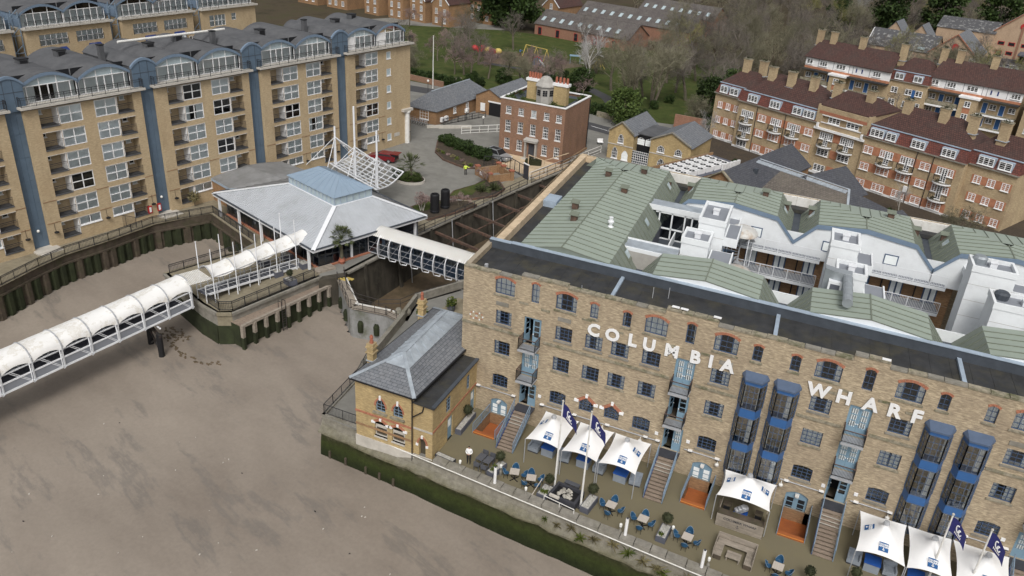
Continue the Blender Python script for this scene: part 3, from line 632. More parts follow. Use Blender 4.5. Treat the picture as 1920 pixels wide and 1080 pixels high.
            if k < 2:
                bl = MB(); bl.box(0,-1.05,-.12,ww,.1,-.02); bl.box(0,-1.08,-.2,ww,-1.0,.0)
                o = bl.build('balcony', ['steel_grey'], R, loc=(x,0,z0))
                rail(o, [(0.02,0,0),(0.02,-1.02,0),(ww-.02,-1.02,0),(ww-.02,0,0)], 1.0, 'rail_dark', .085, post=2)
                hr = MB(); hr.path([(0.02,0,1.02),(0.02,-1.02,1.02),(ww-.02,-1.02,1.02),(ww-.02,0,1.02)], .035, 4); hr.build('handrail', 'rust', o)
            else:
                ld = MB(); ld.box(-.05,-1.0,-.1,ww+.05,.1,-.01); ld.build('landing', 'planter_dark', R, loc=(x,0,z0))
    # sunken blue entrance doors
    for n_, (a, c) in enumerate(SUNK):
        d = MB(); ww = c-a; d.box(0,0,0,ww,.06,2.45); 
        pts = [(0,0,2.45),(ww,0,2.45)]+[(ww-ww*i/6,0,2.45+.3*(1-((ww/2-ww*i/6)/(ww/2))**2)) for i in range(7)]; d.extr(pts, (0,.06,0))
        d.box(ww/2-.02,-.02,0,ww/2+.02,0,2.0); o = d.build('entrance_door', 'door_blue', R, loc=(a,.16,-1.1))
        for sx in (0,1):
            for r_ in range(3):
                g = MB(); x0 = .16+sx*(ww/2); g.box(x0,-.012,.85+r_*.42,x0+ww/2-.34,.0,.85+r_*.42+.34); g.build('pane', 'unlit_room' if n_ == 2 else 'net', o)
        l = MB(); l.box(ww/2-.14,-.35,2.4,ww/2+.14,.0,2.52); l.box(ww/2-.1,-.3,2.3,ww/2+.1,-.05,2.4); l.build('lamp', 'old_white', o)
    # oriel bays
    for i, x in enumerate(BAYS):
        P = [(0,0),(.32,-.72),(1.42,-.72),(1.75,0)]
        b = MB(); ins = lambda e: [(0-e,0),(.32-e*.6,-.72-e),(1.42+e*.6,-.72-e),(1.75+e,0)]
        b.prism(ins(.1), 10.28, 10.42, 0); b.add([(-.1,0,10.42),(.26,-.82,10.42),(1.48,-.82,10.42),(1.85,0,10.42),(.1,0,10.72),(1.65,0,10.72)], [(0,1,4),(1,2,5,4),(2,3,5)], 0)
        root = b.build('oriel_bay', 'bay_frame', R, loc=(x,0,0))
        for z0, z1 in ((9.98,10.28),(7.2,7.96),(4.25,4.96),(1.6,1.95)):
            c = MB(); c.prism(P, z0, z1); c.build('spandrel_panel', 'bay_blue' if z1 > 2 else 'bay_frame', root)
        for z0, z1 in ((7.96,9.98),(4.96,7.2),(1.95,4.25)):
            fr = MB(); gl = MB()
            for p, q, nx in ((P[0],P[1],2),(P[1],P[2],3),(P[2],P[3],2)):
                p, q = V((*p,0)), V((*q,0))
                for k in range(nx+1):
                    s = p.lerp(q, k/nx); wd = .07 if k in (0,nx) else .035; fr.beam(s+V((0,0,z0)), s+V((0,0,z1)), wd, wd)
                for k in range(5): z = z0+(z1-z0)*k/4; wd = .06 if k in (0,4) else .03; fr.beam(p+V((0,0,z)), q+V((0,0,z)), wd, wd)
                gl.poly([tuple(p+V((0,0,z0))),tuple(q+V((0,0,z0))),tuple(q+V((0,0,z1))),tuple(p+V((0,0,z1)))])
            o = fr.build('glazing_bars', 'bay_frame', root); gl.build('glass', 'pane', root)
            rm = MB(); rm.box(-.05,.8,z0,1.8,.85,z1,0); rm.box(.0,0,z0-.01,1.75,.8,z0+.02,1); rm.box(-.05,0,z0,0,.8,z1,0); rm.box(1.75,0,z0,1.8,.8,z1,0); rm.build('interior', ['unlit_room', 'planter_grey'], root)
            cu = MB()
            for (a0, a1) in (((1.45,-.55),(1.3,-.58)),((.3,-.52),(.42,-.6))) if (i+int(z0)) % 2 else (((1.4,-.5),(1.05,-.6)),):
                n = 5
                for k in range(n): s = k/n; e = (k+1)/n; cu.poly([(a0[0]+(a1[0]-a0[0])*s,a0[1]+.03*(k % 2),z0+.05),(a0[0]+(a1[0]-a0[0])*e,a0[1]+.03*((k+1) % 2),z0+.05),(a0[0]+(a1[0]-a0[0])*e,a0[1]+.03*((k+1) % 2),z1-.05),(a0[0]+(a1[0]-a0[0])*s,a0[1]+.03*(k % 2),z1-.05)])
            cu.build('curtain', 'curtain', root)
            if z0 < 7: tb = MB(); tb.lathe([(.05,0),(.05,.7),(.3,.71),(.3,.74)], (.85,-.2,z0), 10); tb.build('round_table', 'pale_stone', root)
    # pipe run and wall lights, white alarm boxes
    for x0, x1 in ((0.4,5.2),(7.4,17.6),(19.7,22.6),(27.0,30.0),(32.0,34.8),(39.3,42.2)):
        b = MB(); b.tube((x0,-.06,2.42),(x1,-.06,2.40),.045); b.build('conduit', 'steel_grey', R)
    for x in (1.6,4.9,7.5,10.4,13.2,16.4,17.4,20.0,22.1,27.3,29.8,32.2,34.5,39.4,41.9):
        c = MB(); c.box(x,-.2,2.44,x+.34,.0,2.52); c.box(x,-.2,2.36,x+.34,-.02,2.44,1); c.build('wall_light', ['white_paint', 'black'], R)
    for x in (10.1,13.0,16.2,22.35,27.15,34.6,39.55):
        c = MB(); c.ball((x,-.25,2.05), .17, .15); c.tube((x,0,2.25),(x,-.25,2.2),.03); c.build('floodlight', 'old_white', R)
    for x, z in ((7.25,3.05),(17.25,2.95),(19.75,3.05),(29.85,2.85),(32.1,2.95),(41.6,2.95)):
        c = MB(); c.box(x,-.08,z,x+.26,.0,z+.26); c.build('alarm_box', 'white_paint', R)
    # red and white star of bricks
    b = MB()
    for cx in (1.0,1.55):
        for k in range(8):
            a = k*PI/4; b.rbox(0,0,0,0.001,.001,.001)
            p = V((cx+.3*math.cos(a), -.015, 9.05+.3*math.sin(a))); b.extr([(p.x-.07,.01,p.z),(p.x,.01,p.z-.09),(p.x+.07,.01,p.z),(p.x,.01,p.z+.09)], (0,-.03,0), k % 2)
    b.build('star_emblem', ['white_paint', 'red_arch'], R)
    # lettering
    cap = .97/.70
    for ch, x in (('C',11.35),('O',12.86),('L',14.45),('U',15.76),('M',17.5),('B',19.27),('I',20.43),('A',21.65),('W',27.98),('H',29.68),('A',31.43),('R',32.93),('F',34.33)):
        me = text_mesh(ch, cap, .04, 'white_paint', .055); o = put(me, 'letter', R, (x,-.1,10.22)); o.rotation_euler = (PI/2,0,0)
        o['label'] = 'white raised capital letter '+ch
    return R
WH = warehouse()
# ------------------------------------------------------------------ things on the terrace
def sunken_decks():
    for (x0, x1), lab in zip([(2.97,4.98),(20.55,22.45),(27.7,29.65)], ['orange timber steps down to blue door beside the gatehouse', 'orange timber steps down to blue door left of the single white canopy', 'orange timber steps down to blue door right of the single white canopy']):
        t = thing('entrance_steps', lab, 'steps', (x0,0,0), 0, 'orange entrance steps')
        w = x1-x0
        for i, (y0, y1, z) in enumerate(((-3.35,-2.95,.12),(-2.95,-2.6,-.2),(-2.6,-2.25,-.6),(-2.25,-.0,-1.08))):
            b = MB(); b.box(.02,y0,z-.3,w-.02,y1,z,0); b.box(.02,y0+.0,z+.002,w-.02,y0+.07,z+.02,1); b.build('tread', ['deck_orange', 'deck_nose'], t)
        for x in (.0, w):
            r = MB(); a, c = (x,-3.3,0), (x,-.1,-.0)
            r.beam((x,-3.3,.95),(x,-.1,.95),.05); r.beam((x,-3.3,.12),(x,-.1,.12),.04)
            for k in range(3): r.beam((x,-3.3+k*1.6,0),(x,-3.3+k*1.6,.95),.05)
            for k in range(24): r.tube((x,-3.25+k*.135,.12),(x,-3.25+k*.135,.95),.012,n=3,cap=False)
            r.build('railing', 'rail_blue', t)
def stairs():
    labs = ['blue railed outside staircase nearest the gatehouse', 'blue railed outside staircase right of the three joined canopies', 'blue railed outside staircase left of the far right canopies', 'blue railed outside staircase cut by the right picture edge']
    for x, lab in zip(DOORS, labs):
        t = thing('staircase', lab, 'staircase', (x+.0,-1.0,0), 0, 'outside staircases'); w = 1.5; n = 12; run = 3.2; H = 1.84
        for i in range(n):
            z = H-(i+.6)*H/(n+.4); y = -run*(i+.5)/n; b = MB(); b.box(.08,y-.16,z-.06,w-.08,y+.12,z,0); b.box(.08,y-.17,z-.07,w-.08,y-.155,z+.01,1); b.build('tread', ['tread', 'pale_stone' if i in (1,2,3) else 'tread'], t)
        for s in (0.03, w-.03):
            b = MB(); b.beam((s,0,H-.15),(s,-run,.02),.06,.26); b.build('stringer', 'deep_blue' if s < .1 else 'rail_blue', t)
            r = MB(); r.tube((s,.1,H+1.0),(s,-run,1.0),.035,n=5); r.tube((s,.1,H+.55),(s,-run,.55),.022,n=4)
            for k in range(5): r.tube((s,-run*k/4,H*(1-k/4)-.1),(s,-run*k/4,H*(1-k/4)+1.0),.028,n=4)
            for k in range(20): y = -run*(k+.5)/20; z = H*(1-(k+.5)/20); r.tube((s,y,z),(s,y,z+1),.012,n=3,cap=False)
            r.build('railing', 'rail_blue', t)
def sail(t, pts, peak, lab2=True):
    """a four-cornered tensile canopy: corners (xl,yf) (xr,yf) (xr,yb) (xl,yb) with scalloped edges rising to a peak"""
    (x0, y0), (x1, y1) = pts; cx, cy = (x0+x1)/2, (y0+y1)/2; n = 14; b = MB(); G = {}
    zlo = 2.3
    for i in range(n+1):
        for j in range(n+1):
            u, v = i/n*2-1, j/n*2-1
            x = cx+u*(x1-x0)/2*(1-.10*(1-v*v)*abs(u)**3); y = cy+v*(y1-y0)/2*(1-.10*(1-u*u)*abs(v)**3)
            d = (abs(u)**2.6+abs(v)**2.6)**(1/2.6); d = min(d, 1.0); r = math.hypot(u, v)
            z = zlo+.12*(1-u*u)*(d)+(peak-zlo)*max(0, (1-d))**1.35*.85+.28*max(0, 1-r*3.2)
            G[i,j] = len(b.v); b.v.append((x, y, z))
    for i in range(n):
        for j in range(n): b.f.append((G[i,j],G[i+1,j],G[i+1,j+1],G[i,j+1])); b.m.append(0)
    o = b.build('sail', 'canopy_white', t, smooth=True)
    c = MB(); c.lathe([(.02,.16),(.17,.14),(.2,.02),(.22,-.04)], (cx,cy,peak+.02), 12, capt=False); c.build('peak_cap', 'steel_grey', o)
    e = MB()
    for p, q in (((x0,y0),(x1,y0)),((x1,y0),(x1,y1)),((x1,y1),(x0,y1)),((x0,y1),(x0,y0))): pass
    for px, py in ((x0,y0),(x1,y0),(x1,y1),(x0,y1)):
        e.tube((px,py,0),(px,py,2.32),.035,n=6)
    e.build('corner_poles', 'steel_grey', o)['kind'] = 'stuff'
    def zat(x, y):
        u = (x-cx)/((x1-x0)/2); v = (y-cy)/((y1-y0)/2); d = min(1.0, (abs(u)**2.6+abs(v)**2.6)**(1/2.6)); return zlo+.12*(1-u*u)*d+(peak-zlo)*max(0, 1-d)**1.35*.85
    return o, zat
def label_on(o, zat, x, y, dirx, diry, size):
    """blue name panel sewn flat on the sail: centre x,y, down-slope direction"""
    d = V((dirx, diry, 0)).normalized(); s = V((d.y*-1, d.x, 0))
    def pt(a, c): 
        p = V((x,y,0))+s*a+d*c; return V((p.x, p.y, zat(p.x, p.y)+.035))
    b = MB(); h = size/2; n = 3
    for i in range(n):
        for j in range(n): 
            a0, a1, c0, c1 = -h+2*h*i/n, -h+2*h*(i+1)/n, -h+2*h*j/n, -h+2*h*(j+1)/n; b.poly([tuple(pt(a0,c0)),tuple(pt(a1,c0)),tuple(pt(a1,c1)),tuple(pt(a0,c1))])
    b.build('name_panel', 'label_blue', o)
    m, q, r_ = pt(0,0), pt(.1,0), pt(0,.1); ex = (q-m).normalized()*-1; ey = (m-r_).normalized()
    ex = ex if ex.length else V((1,0,0)); ex = (q-m).normalized()
    if ex.cross(ey).z < 0: ex = -ex
    ez = ex.cross(ey).normalized(); M4 = Matrix((ex, ey, ez)).transposed().to_4x4()
    for txt, yo, sz in (('COLUMBIA', .17, .155), ('WHARF', 0, .2)):
        k = put(text_mesh(txt, sz*size/.62, .004, 'white_paint', .006), 'lettering', o); m4 = M4.copy(); m4.translation = m+ey*(yo-.04)*size/.62+ez*.02; k.matrix_local = m4
    a = MB(); z = lambda u, w: tuple(m+ex*u*size+ey*(w-.28)*size+ez*.03)
    for p, e_ in (((0,-.14),(0,.14)),((-.07,.08),(.07,.08)),((-.14,-.03),(0,-.14)),((.14,-.03),(0,-.14))): a.beam(z(*p), z(*e_), .035*size/.6, .01)
    a.build('anchor_mark', 'white_paint', o)
def canopies():
    t = thing('canopy', 'three joined white sail canopies by the left flagpoles', 'canopy', group='white terrace canopies')
    for i, (x0, x1) in enumerate(((8.25,11.15),(11.3,14.15),(14.3,17.2))):
        o, z = sail(t, ((x0,-4.75),(x1,-.55)), 3.55); cx = (x0+x1)/2; label_on(o, z, cx+.15, -4.0, 0, -1, .62)
        if i == 0: label_on(o, z, x0+.6, -2.5, -1, 0, .55)
        if i == 2: label_on(o, z, x1-.6, -2.6, 1, 0, .55)
    t = thing('canopy', 'single white sail canopy over the wooden bar', 'canopy', group='white terrace canopies')
    o, z = sail(t, ((23.1,-4.0),(26.9,-.8)), 3.6); label_on(o, z, 25.1, -3.45, 0, -1, .62); label_on(o, z, 23.75, -2.2, -1, 0, .55); label_on(o, z, 26.25, -2.3, 1, 0, .55)
    t = thing('canopy', 'joined white sail canopies at the lower right with navy flags in front', 'canopy', group='white terrace canopies')
    for i, (x0, x1) in enumerate(((32.75,35.85),(35.95,38.75),(38.85,42.3))):
        o, z = sail(t, ((x0,-5.1),(x1,-.7)), 3.6); label_on(o, z, (x0+x1)/2+.1, -4.3, 0, -1, .62)
        if i == 0: label_on(o, z, x0+.65, -2.7, -1, 0, .55)
def flag(loc, h, lab, tilt, sgn):
    t = thing('flagpole', lab, 'flagpole', loc, 0, 'flagpoles with navy flags')
    p = MB(); p.tube((0,0,0),tilt+(h,),.085,.05,8); p.build('pole', 'old_white', t); p = MB(); p.ball(tilt+(h+.05,), .09, n=8, k=5); p.build('finial', 'pale_stone', t); p = MB(); p.box(-.2,-.2,-.3,.2,.2,.12); p.build('base', 'planter_dark', t)
    b = MB(); n, m = 10, 6; G = {}; L, W = 1.75, 1.15
    def pt(u, v):        # u along the fly, v down the hoist; hangs and folds in light wind
        x = .06+L*.62*u*sgn; z = h-.15-W*v-.95*u*u-.25*u; y = .16*math.sin(u*7+v*2)*u; return V((tilt[0]+x+.12*v*u, tilt[1]+y-.1*u, z))
    for i in range(n+1):
        for j in range(m+1): G[i,j] = len(b.v); b.v.append(tuple(pt(i/n, j/m)))
    for i in range(n):
        for j in range(m): b.f.append((G[i,j],G[i+1,j],G[i+1,j+1],G[i,j+1])); b.m.append(0)
    o = b.build('flag', 'flag_navy', t, smooth=True)
    e = MB()    # looped emblem and short lettering printed on the flag
    for side in (-.02, .02):
        def q(u, v): p = pt(u, v); return (p.x, p.y+side, p.z)
        for c, r0, r1 in (((.42,.42),.10,.2),((.55,.5),.09,.16)):
            pts = [(c[0]+r0*math.cos(a*PI/5), c[1]+r1*math.sin(a*PI/5)) for a in range(9)]
            for s, f in zip(pts, pts[1:]): e.beam(q(*s), q(*f), .05, .05)
        for k in range(6): e.beam(q(.3+k*.07,.72), q(.3+k*.07,.84), .035, .035)
    e.build('emblem', 'white_paint', o)
def table_set(i, x, y, lab, chairs, rot=0.0):
    t = thing('cafe_table', 'pale wooden square cafe table '+lab, 'table', (x,y,0), rot, 'square cafe tables')
    b = MB()
    for k in range(5): b.box(-.36+k*.145,-.36,.71,-.36+k*.145+.14,.36,.75)
    b.build('table_top', 'tabletop', t); b = MB(); b.tube((0,0,.04),(0,0,.71),.04,n=6); b.beam((-.3,-.3,.03),(.3,.3,.03),.06,.05); b.beam((-.3,.3,.03),(.3,-.3,.03),.06,.05); b.build('pedestal', 'black', t)
    def chair_me():
        s = MB(); n = 10     # bucket shell
        s.lathe([(.001,.43),(.2,.43),(.235,.46)], n=12, capt=False)
        for k in range(n):
            a0, a1 = PI*(.02+.96*k/n), PI*(.02+.96*(k+1)/n); f = lambda a: .48+.36*max(0, math.sin(a))**1.5+.05
            s.poly([(.235*math.cos(a0),.235*math.sin(a0),.45),(.235*math.cos(a1),.235*math.sin(a1),.45),(.29*math.cos(a1),.29*math.sin(a1),f(a1)),(.29*math.cos(a0),.29*math.sin(a0),f(a0))])
        rim = MB(); P = [(.29*math.cos(PI*(.02+.96*k/n)),.29*math.sin(PI*(.02+.96*k/n)),.53+.36*max(0, math.sin(PI*(.02+.96*k/n)))**1.5) for k in range(n+1)]; rim.path(P, .014, 4)
        l = MB().tube((.16,.16,0),(.12,.12,.44),.014,n=4); return s.mesh('seat_shell', 'chair_blue'), rim.mesh('rim', 'rail_blue'), l.mesh('leg', 'black')
    ms = cached('cafechair', chair_me)
    for k, a in enumerate(chairs):
        r = .62+.06*((i+k) % 3); c = thing('cafe_chair', 'blue bucket chair, '+(['far','left','right'] if len(chairs) == 3 else ['far','right','near','left'] if i == 1 else ['far','left','near','right'])[k]+' seat at table '+lab, 'chair', (x-r*math.sin(a),y+r*math.cos(a),0), a+random.uniform(-.25,.25), 'blue cafe chairs')
        put(ms[0], 'seat_shell', c); put(ms[1], 'rim', c)
        for j in range(4): put(ms[2], 'leg', c, rz=j*PI/2)
def leafball(b, c, r, n, s, seed=1, sq=1.0, fill=.75):
    rnd = random.Random(seed)
    for _ in range(n):
        z = rnd.uniform(-1,1); a = rnd.uniform(0,2*PI); k = math.sqrt(1-z*z); q = r*(fill+(1-fill)*rnd.random()*1.3)
        p = V((c[0]+q*k*math.cos(a), c[1]+q*k*math.sin(a), c[2]+q*z*sq)); d = V((rnd.gauss(0,1),rnd.gauss(0,1),rnd.gauss(0,1))).normalized(); e = d.cross(V((rnd.gauss(0,1),rnd.gauss(0,1),rnd.gauss(0,1)))).normalized(); w = s*rnd.uniform(.6,1.3)
        b.poly([tuple(p-d*w), tuple(p+e*w*.55), tuple(p+d*w), tuple(p-e*w*.55)])
def topiary(loc, lab, pl=None, rz=0, ball=(0,0), r=.36, extra=(), mat='box_leaf'):
    if pl:
        lx, ly, h = pl; t = thing('planter', lab, 'planter', loc, rz); b = MB(); b.prism([(-lx/2,-ly/2),(lx/2,-ly/2),(lx/2,ly/2),(-lx/2,ly/2)], 0, h, 0)
        b.build('box', 'planter_grey' if lx < 1 else 'planter_dark', t); b = MB(); b.box(-lx/2+.06,-ly/2+.06,h-.03,lx/2-.06,ly/2-.06,h+.012); b.build('pebble_bed', 'pebbles', t)
    else: t = thing('topiary', lab, 'topiary', loc); h = .35; b = MB(); b.lathe([(.18,0),(.25,.35),(.23,.36)], n=12); b.build('pot', 'planter_dark', t)
    if ball is not None:
        b = MB(); b.tube((ball[0],ball[1],h),(ball[0],ball[1],h+.55),.025,n=5); b.build('stem', 'bark', t)
        b = MB(); b.ball((ball[0],ball[1],h+.62+r*.4), r*.86, m=0); leafball(b, (ball[0],ball[1],h+.62+r*.4), r, 420, .06, int(loc[0]*10)); b.build('clipped_ball', mat, t)
    for ex, ey in extra: b = MB(); leafball(b, (ex,ey,h+.1), .2, 90, .07, int(ex*7+3), .7, .3); b.build('small_shrub', 'leaf_bright', t)
def person_mesh(pose):
    """one continuous skinned figure; returns mesh with colours by height"""
    me = bpy.data.meshes.new('p'); b = bmesh.new(); sk_ = []
    J = pose; vs = {k: b.verts.new(p[0]) for k, p in J.items()}
    for a, c in (('pel','spine'),('spine','chest'),('chest','neck'),('neck','head'),('head','crown'),('chest','shl'),('shl','ell'),('ell','wrl'),('wrl','hal'),('chest','shr'),('shr','elr'),('elr','wrr'),('wrr','har'),('pel','hil'),('hil','knl'),('knl','anl'),('anl','tol'),('pel','hir'),('hir','knr'),('knr','anr'),('anr','tor')): b.edges.new((vs[a],vs[c]))
    b.verts.index_update(); b.to_mesh(me); b.free()
    o = bpy.data.objects.new('p', me); COL.objects.link(o); md = o.modifiers.new('s', 'SKIN'); sv = me.skin_vertices[0].data
    for i, k in enumerate(J): sv[i].radius = (J[k][1], J[k][2] if len(J[k]) > 2 else J[k][1])
    sv[0].use_root = True
    o.modifiers.new('u', 'SUBSURF').levels = 2; bpy.context.view_layer.update()
    out = bpy.data.meshes.new_from_object(o.evaluated_get(bpy.context.evaluated_depsgraph_get())); bpy.data.objects.remove(o); return out
def person(loc, rz, lab, top, bottom, arms, name='person', hat=None):
    P = {'pel':((0,0,.95),.15,.11),'spine':((0,0,1.12),.14,.1),'chest':((0,.0,1.36),.165,.11),'neck':((0,0,1.50),.055),'head':((0,-.02,1.62),.085,.095),'crown':((0,-.01,1.72),.075,.085),
        'hil':((.1,0,.9),.095),'knl':((.11,-.03,.5),.065),'anl':((.11,.02,.09),.045),'tol':((.12,-.13,.04),.04),'hir':((-.1,0,.9),.095),'knr':((-.11,.02,.5),.065),'anr':((-.11,.06,.09),.045),'tor':((-.12,-.09,.04),.04)}
    P.update(arms); me = person_mesh(P)
    for k in (top, bottom, 'skin', 'hair', 'black'): me.materials.append(MT[k])
    L, R_ = V(P['wrl'][0]), V(P['wrr'][0])
    for f in me.polygons:
        c = f.center; m = 0
        if c.z < .98: m = 1
        if c.z < .1: m = 4
        if c.z > 1.5: m = 2 if (c.z < 1.66 and c.y < .03) else 3
        if (c-V(P['hal'][0])).length < .13 or (c-V(P['har'][0])).length < .13: m = 2 if c.z < 1.5 else m
        f.material_index = m; f.use_smooth = True
    root = tag(put(me, name, None, loc, rz), lab, 'person')
    for s in ('hal','har'):       # five bent fingers on each hand
        h = V(P[s][0]); w = V(P['wrl' if s == 'hal' else 'wrr'][0]); d = (h-w).normalized(); sd = d.cross(V((0,0,1))).normalized() if abs(d.z) < .9 else V((1,0,0)); b = MB()
        for k in range(4): p = h+sd*(.027-.018*k); q = p+d*(.05+.008*(k in (1,2))); b.tube(p, q, .0095, .009, 5); b.tube(q, q+d*.025+d.cross(sd)*.02, .009, .007, 5)
        b.tube(h-d*.02+sd*.03, h+sd*.06+d*.02, .011, .009, 5); b.build('fingers', 'skin', root)
    return root
def terrace():
    sunken_decks(); stairs(); canopies()
    flag((11.59,-6.46,.0), 8.0, 'left flagpole with navy flag beside the rock fountain', (0.0,0.0), 1); flag((14.10,-7.52,.0), 8.6, 'right flagpole with navy flag beside the rock fountain', (0.0,0.0), 1)
    flag((37.6,-3.9,0), 6.6, 'navy flag on pole in front of the lower right canopies, left of two', (0.0,0.0), 1); flag((39.9,-4.0,0), 6.4, 'navy flag on pole in front of the lower right canopies, right of two', (0.0,0.0), 1)
    spots = [(8.43,-6.94,'nearest the grey rattan tables',[.3,1.75,-1.2],.35),(9.84,-6.97,'left of the rock fountain',[.4,-.9,2.6,-2.0],.35),(16.23,-6.9,'right of the rock fountain',[0,1.5,3.1,-1.6],0),(18.75,-7.2,'just left of the potted ball shrub',[0,1.5,3.1,-1.6],0),(22.07,-7.46,'beside the timber benches',[0,1.5,3.1,-1.6],0),(28.29,-7.28,'by the lower right terrace edge',[0,1.5,3.1,-1.6],0)]
    for i, (x, y, l, ch, r) in enumerate(spots): table_set(i, x, y, l, ch, r-.07)
    for k, (x, y, l) in enumerate(((5.4,-6.62,'left one of the pair by the waiter'),(6.05,-6.68,'right one of the pair by the waiter'))):
        t = thing('rattan_table', 'dark grey rattan table, '+l, 'table', (x,y,0), -.07, 'grey rattan tables'); b = MB(); b.box(-.29,-.42,.7,.29,.42,.75); b.build('table_top', 'rattan_grey', t)
        for sx in (-.25,.25):
            for sy in (-.38,.38): b = MB(); b.box(sx-.025,sy-.025,0,sx+.025,sy+.025,.7); b.build('leg', 'rattan_grey', t)
        for j, (dy, w_) in enumerate(((.62,'far'),(-.64,'near'))):
            c = thing('rattan_chair', f'dark grey rattan chair on the {w_} side of the {l.split()[0]} grey table', 'chair', (x,y+dy,0), 0 if j == 0 else PI, 'grey rattan chairs')
            b = MB(); b.box(-.23,-.23,.4,.23,.23,.46); b.build('seat', 'rattan_grey', c); b = MB(); b.box(-.23,.19,.46,.23,.24,.84); b.box(-.27,-.2,.6,-.23,.24,.64); b.box(.23,-.2,.6,.27,.24,.64); b.build('backrest', 'rattan_grey', c)
            for sx in (-.2,.2):
                for sy in (-.2,.2): b = MB(); b.box(sx-.02,sy-.02,0,sx+.02,sy+.02,.4); b.build('leg', 'rattan_grey', c)
    topiary((6.88,-6.85,0), 'grey planter with ball shrub right of the rattan tables', (.62,1.75,.5), -.25, (-.05,.45), .38, ((0.05,-.5),(-.1,-.1)))
    topiary((20.38,-7.45,0), 'grey planter with ball shrub and pebbles between the right cafe tables', (.72,1.5,.5), -.05, (0,.55), .4, ((-.05,-.5),))
    topiary((14.6,-7.1,0), 'grey planter with ball shrub right of the rock fountain', (.7,1.7,.5), -.12, (-.05,.6), .4, ())
    topiary((11.2,-7.4,0), 'dark planter with ball shrub left of the rock fountain', (.8,1.3,.4), -.1, (0.05,.5), .36, ((-.1,-.3),(.2,-.2)))
    topiary((1.98,-2.7,0), 'long dark planter with ball shrub against the gatehouse side wall', (.55,2.9,.5), .03, (-.05,.5), .42, ())
    topiary((30.3,-7.1,0), 'potted ball shrub left of two at the bottom right edge', None); topiary((33.15,-5.75,0), 'potted ball shrub under the lower right canopy', None)
    t = thing('planter_trough', 'low dark stone trough along the wall by the gatehouse corner', 'planter', (2.7,-7.5,0), -.1); b = MB(); b.box(-.85,-.22,0,.85,.22,.35); b.build('trough', 'planter_dark', t); b = MB(); b.box(-.8,-.17,.34,.8,.17,.37); b.build('pebble_bed', 'pebbles', t)
    for x, y, l in ((7.48,-8.45,'by the rattan tables'),(18.0,-8.98,'right of the rock fountain'),(23.58,-9.42,'beside the wooden lounge benches'),(30.4,-9.9,'near the bottom right corner')):
        t = thing('white_post', 'white cylindrical post on the terrace edge '+l, 'post', (x,y,-.25), 0, 'white river edge posts'); b = MB(); b.tube((0,0,0),(0,0,2.1),.115,.115,10); b.build('shaft', 'white_paint', t); b = MB(); b.ball((0,0,2.12), .09, n=8, k=5); b.build('cap', 'planter_dark', t)
    for x, y, l in ((4.29,-8.05,'beside the waiter'),(10.04,-8.45,'below the second cafe table'),(17.55,-8.75,'next to a white post'),(23.93,-9.0,'by the wooden benches'),(7.3,-7.0,'at the ball shrub planter'),(27.9,-9.15,'at the lower right edge'),(20.95,-7.2,'beside the pebble planter')):
        t = thing('globe_lamp', 'small bollard lamp with white head '+l, 'lamp', (x,y,0), 0, 'white headed bollard lamps'); b = MB(); b.lathe([(.13,0),(.13,.35),(.06,.5),(.06,.72)], n=8); b.build('stand', 'stone', t); b = MB(); b.lathe([(.09,.72),(.11,.95),(.07,1.0)], n=8); b.build('head', 'lamp_white', t)
    # rock fountain
    t = thing('rock_fountain', 'dark square pond heaped with pale rocks between two flagpoles', 'fountain', (12.8,-7.15,0), -.09); b = MB()
    b.box(-1.1,-.85,0,1.1,-.65,.62); b.box(-1.1,.65,0,1.1,.85,.62); b.box(-1.1,-.65,0,-.9,.65,.62); b.box(.9,-.65,0,1.1,.65,.62); b.box(-.9,-.65,0,.9,.65,.4,1); b.build('basin', ['planter_dark', 'black'], t)
    rnd = random.Random(3)
    for k in range(24):
        a = rnd.uniform(0,2*PI); r = .62*math.sqrt(rnd.random()); q = rnd.uniform(.1,.22); b = MB(); b.ball((0,0,0), q, q*.7, 6, 4); b.v = [(p[0]*rnd.uniform(.7,1.2),p[1]*rnd.uniform(.7,1.2),p[2]*rnd.uniform(.7,1.2)) for p in b.v]; b.build('rock', 'rock', t, loc=(r*math.cos(a),r*math.sin(a)*.8,.5+.3*(1-r/.62)))
    b = MB(); b.box(-.95,-1.05,.62,-.15,-.85,.78); b.build('pale_slab', 'pale_stone', t)
    t = thing('bench', 'dark low bench behind the rock fountain', 'bench', (12.75,-5.75,0), -.09); b = MB(); b.box(-.6,-.2,.36,.6,.2,.44); b.build('seat', 'rattan_grey', t)
    for sx in (-.5,.5): b = MB(); b.box(sx-.05,-.18,0,sx+.05,.18,.36); b.build('leg', 'rattan_grey', t)
    # lounge sets under the canopies
    k = 0
    for xs, nm in (((8.4,11.0,13.95,16.9),'grey'),((33.0,35.3,37.9),'grey')):
        for x in xs:
            k += 1; w_ = ['under the left end of the joined canopies','left of the middle blue counter','right of the middle blue counter','at the right end of the joined canopies','at the left end of the lower right canopies','between the lower right blue counters','at the right of the lower right canopies'][k-1]
            t = thing('lounge_chair', 'grey box armchair '+w_, 'armchair', (x,-2.9 if x < 20 else -3.5,0), -.05 if k % 2 else .08, 'grey lounge armchairs'); b = MB(); b.box(-.45,-.42,.14,.45,.42,.42); b.build('seat', 'sofa_grey', t); b = MB(); b.box(-.45,.3,.42,.45,.45,.8); b.build('backrest', 'sofa_grey', t)
            for s in (-1,1): b = MB(); b.box(min(s*.45,s*.33),-.42,.42,max(s*.45,s*.33),.3,.62); b.build('arm', 'sofa_grey', t)
            b = MB(); b.box(-.42,-.4,0,.42,.4,.14); b.build('base', 'planter_dark', t)
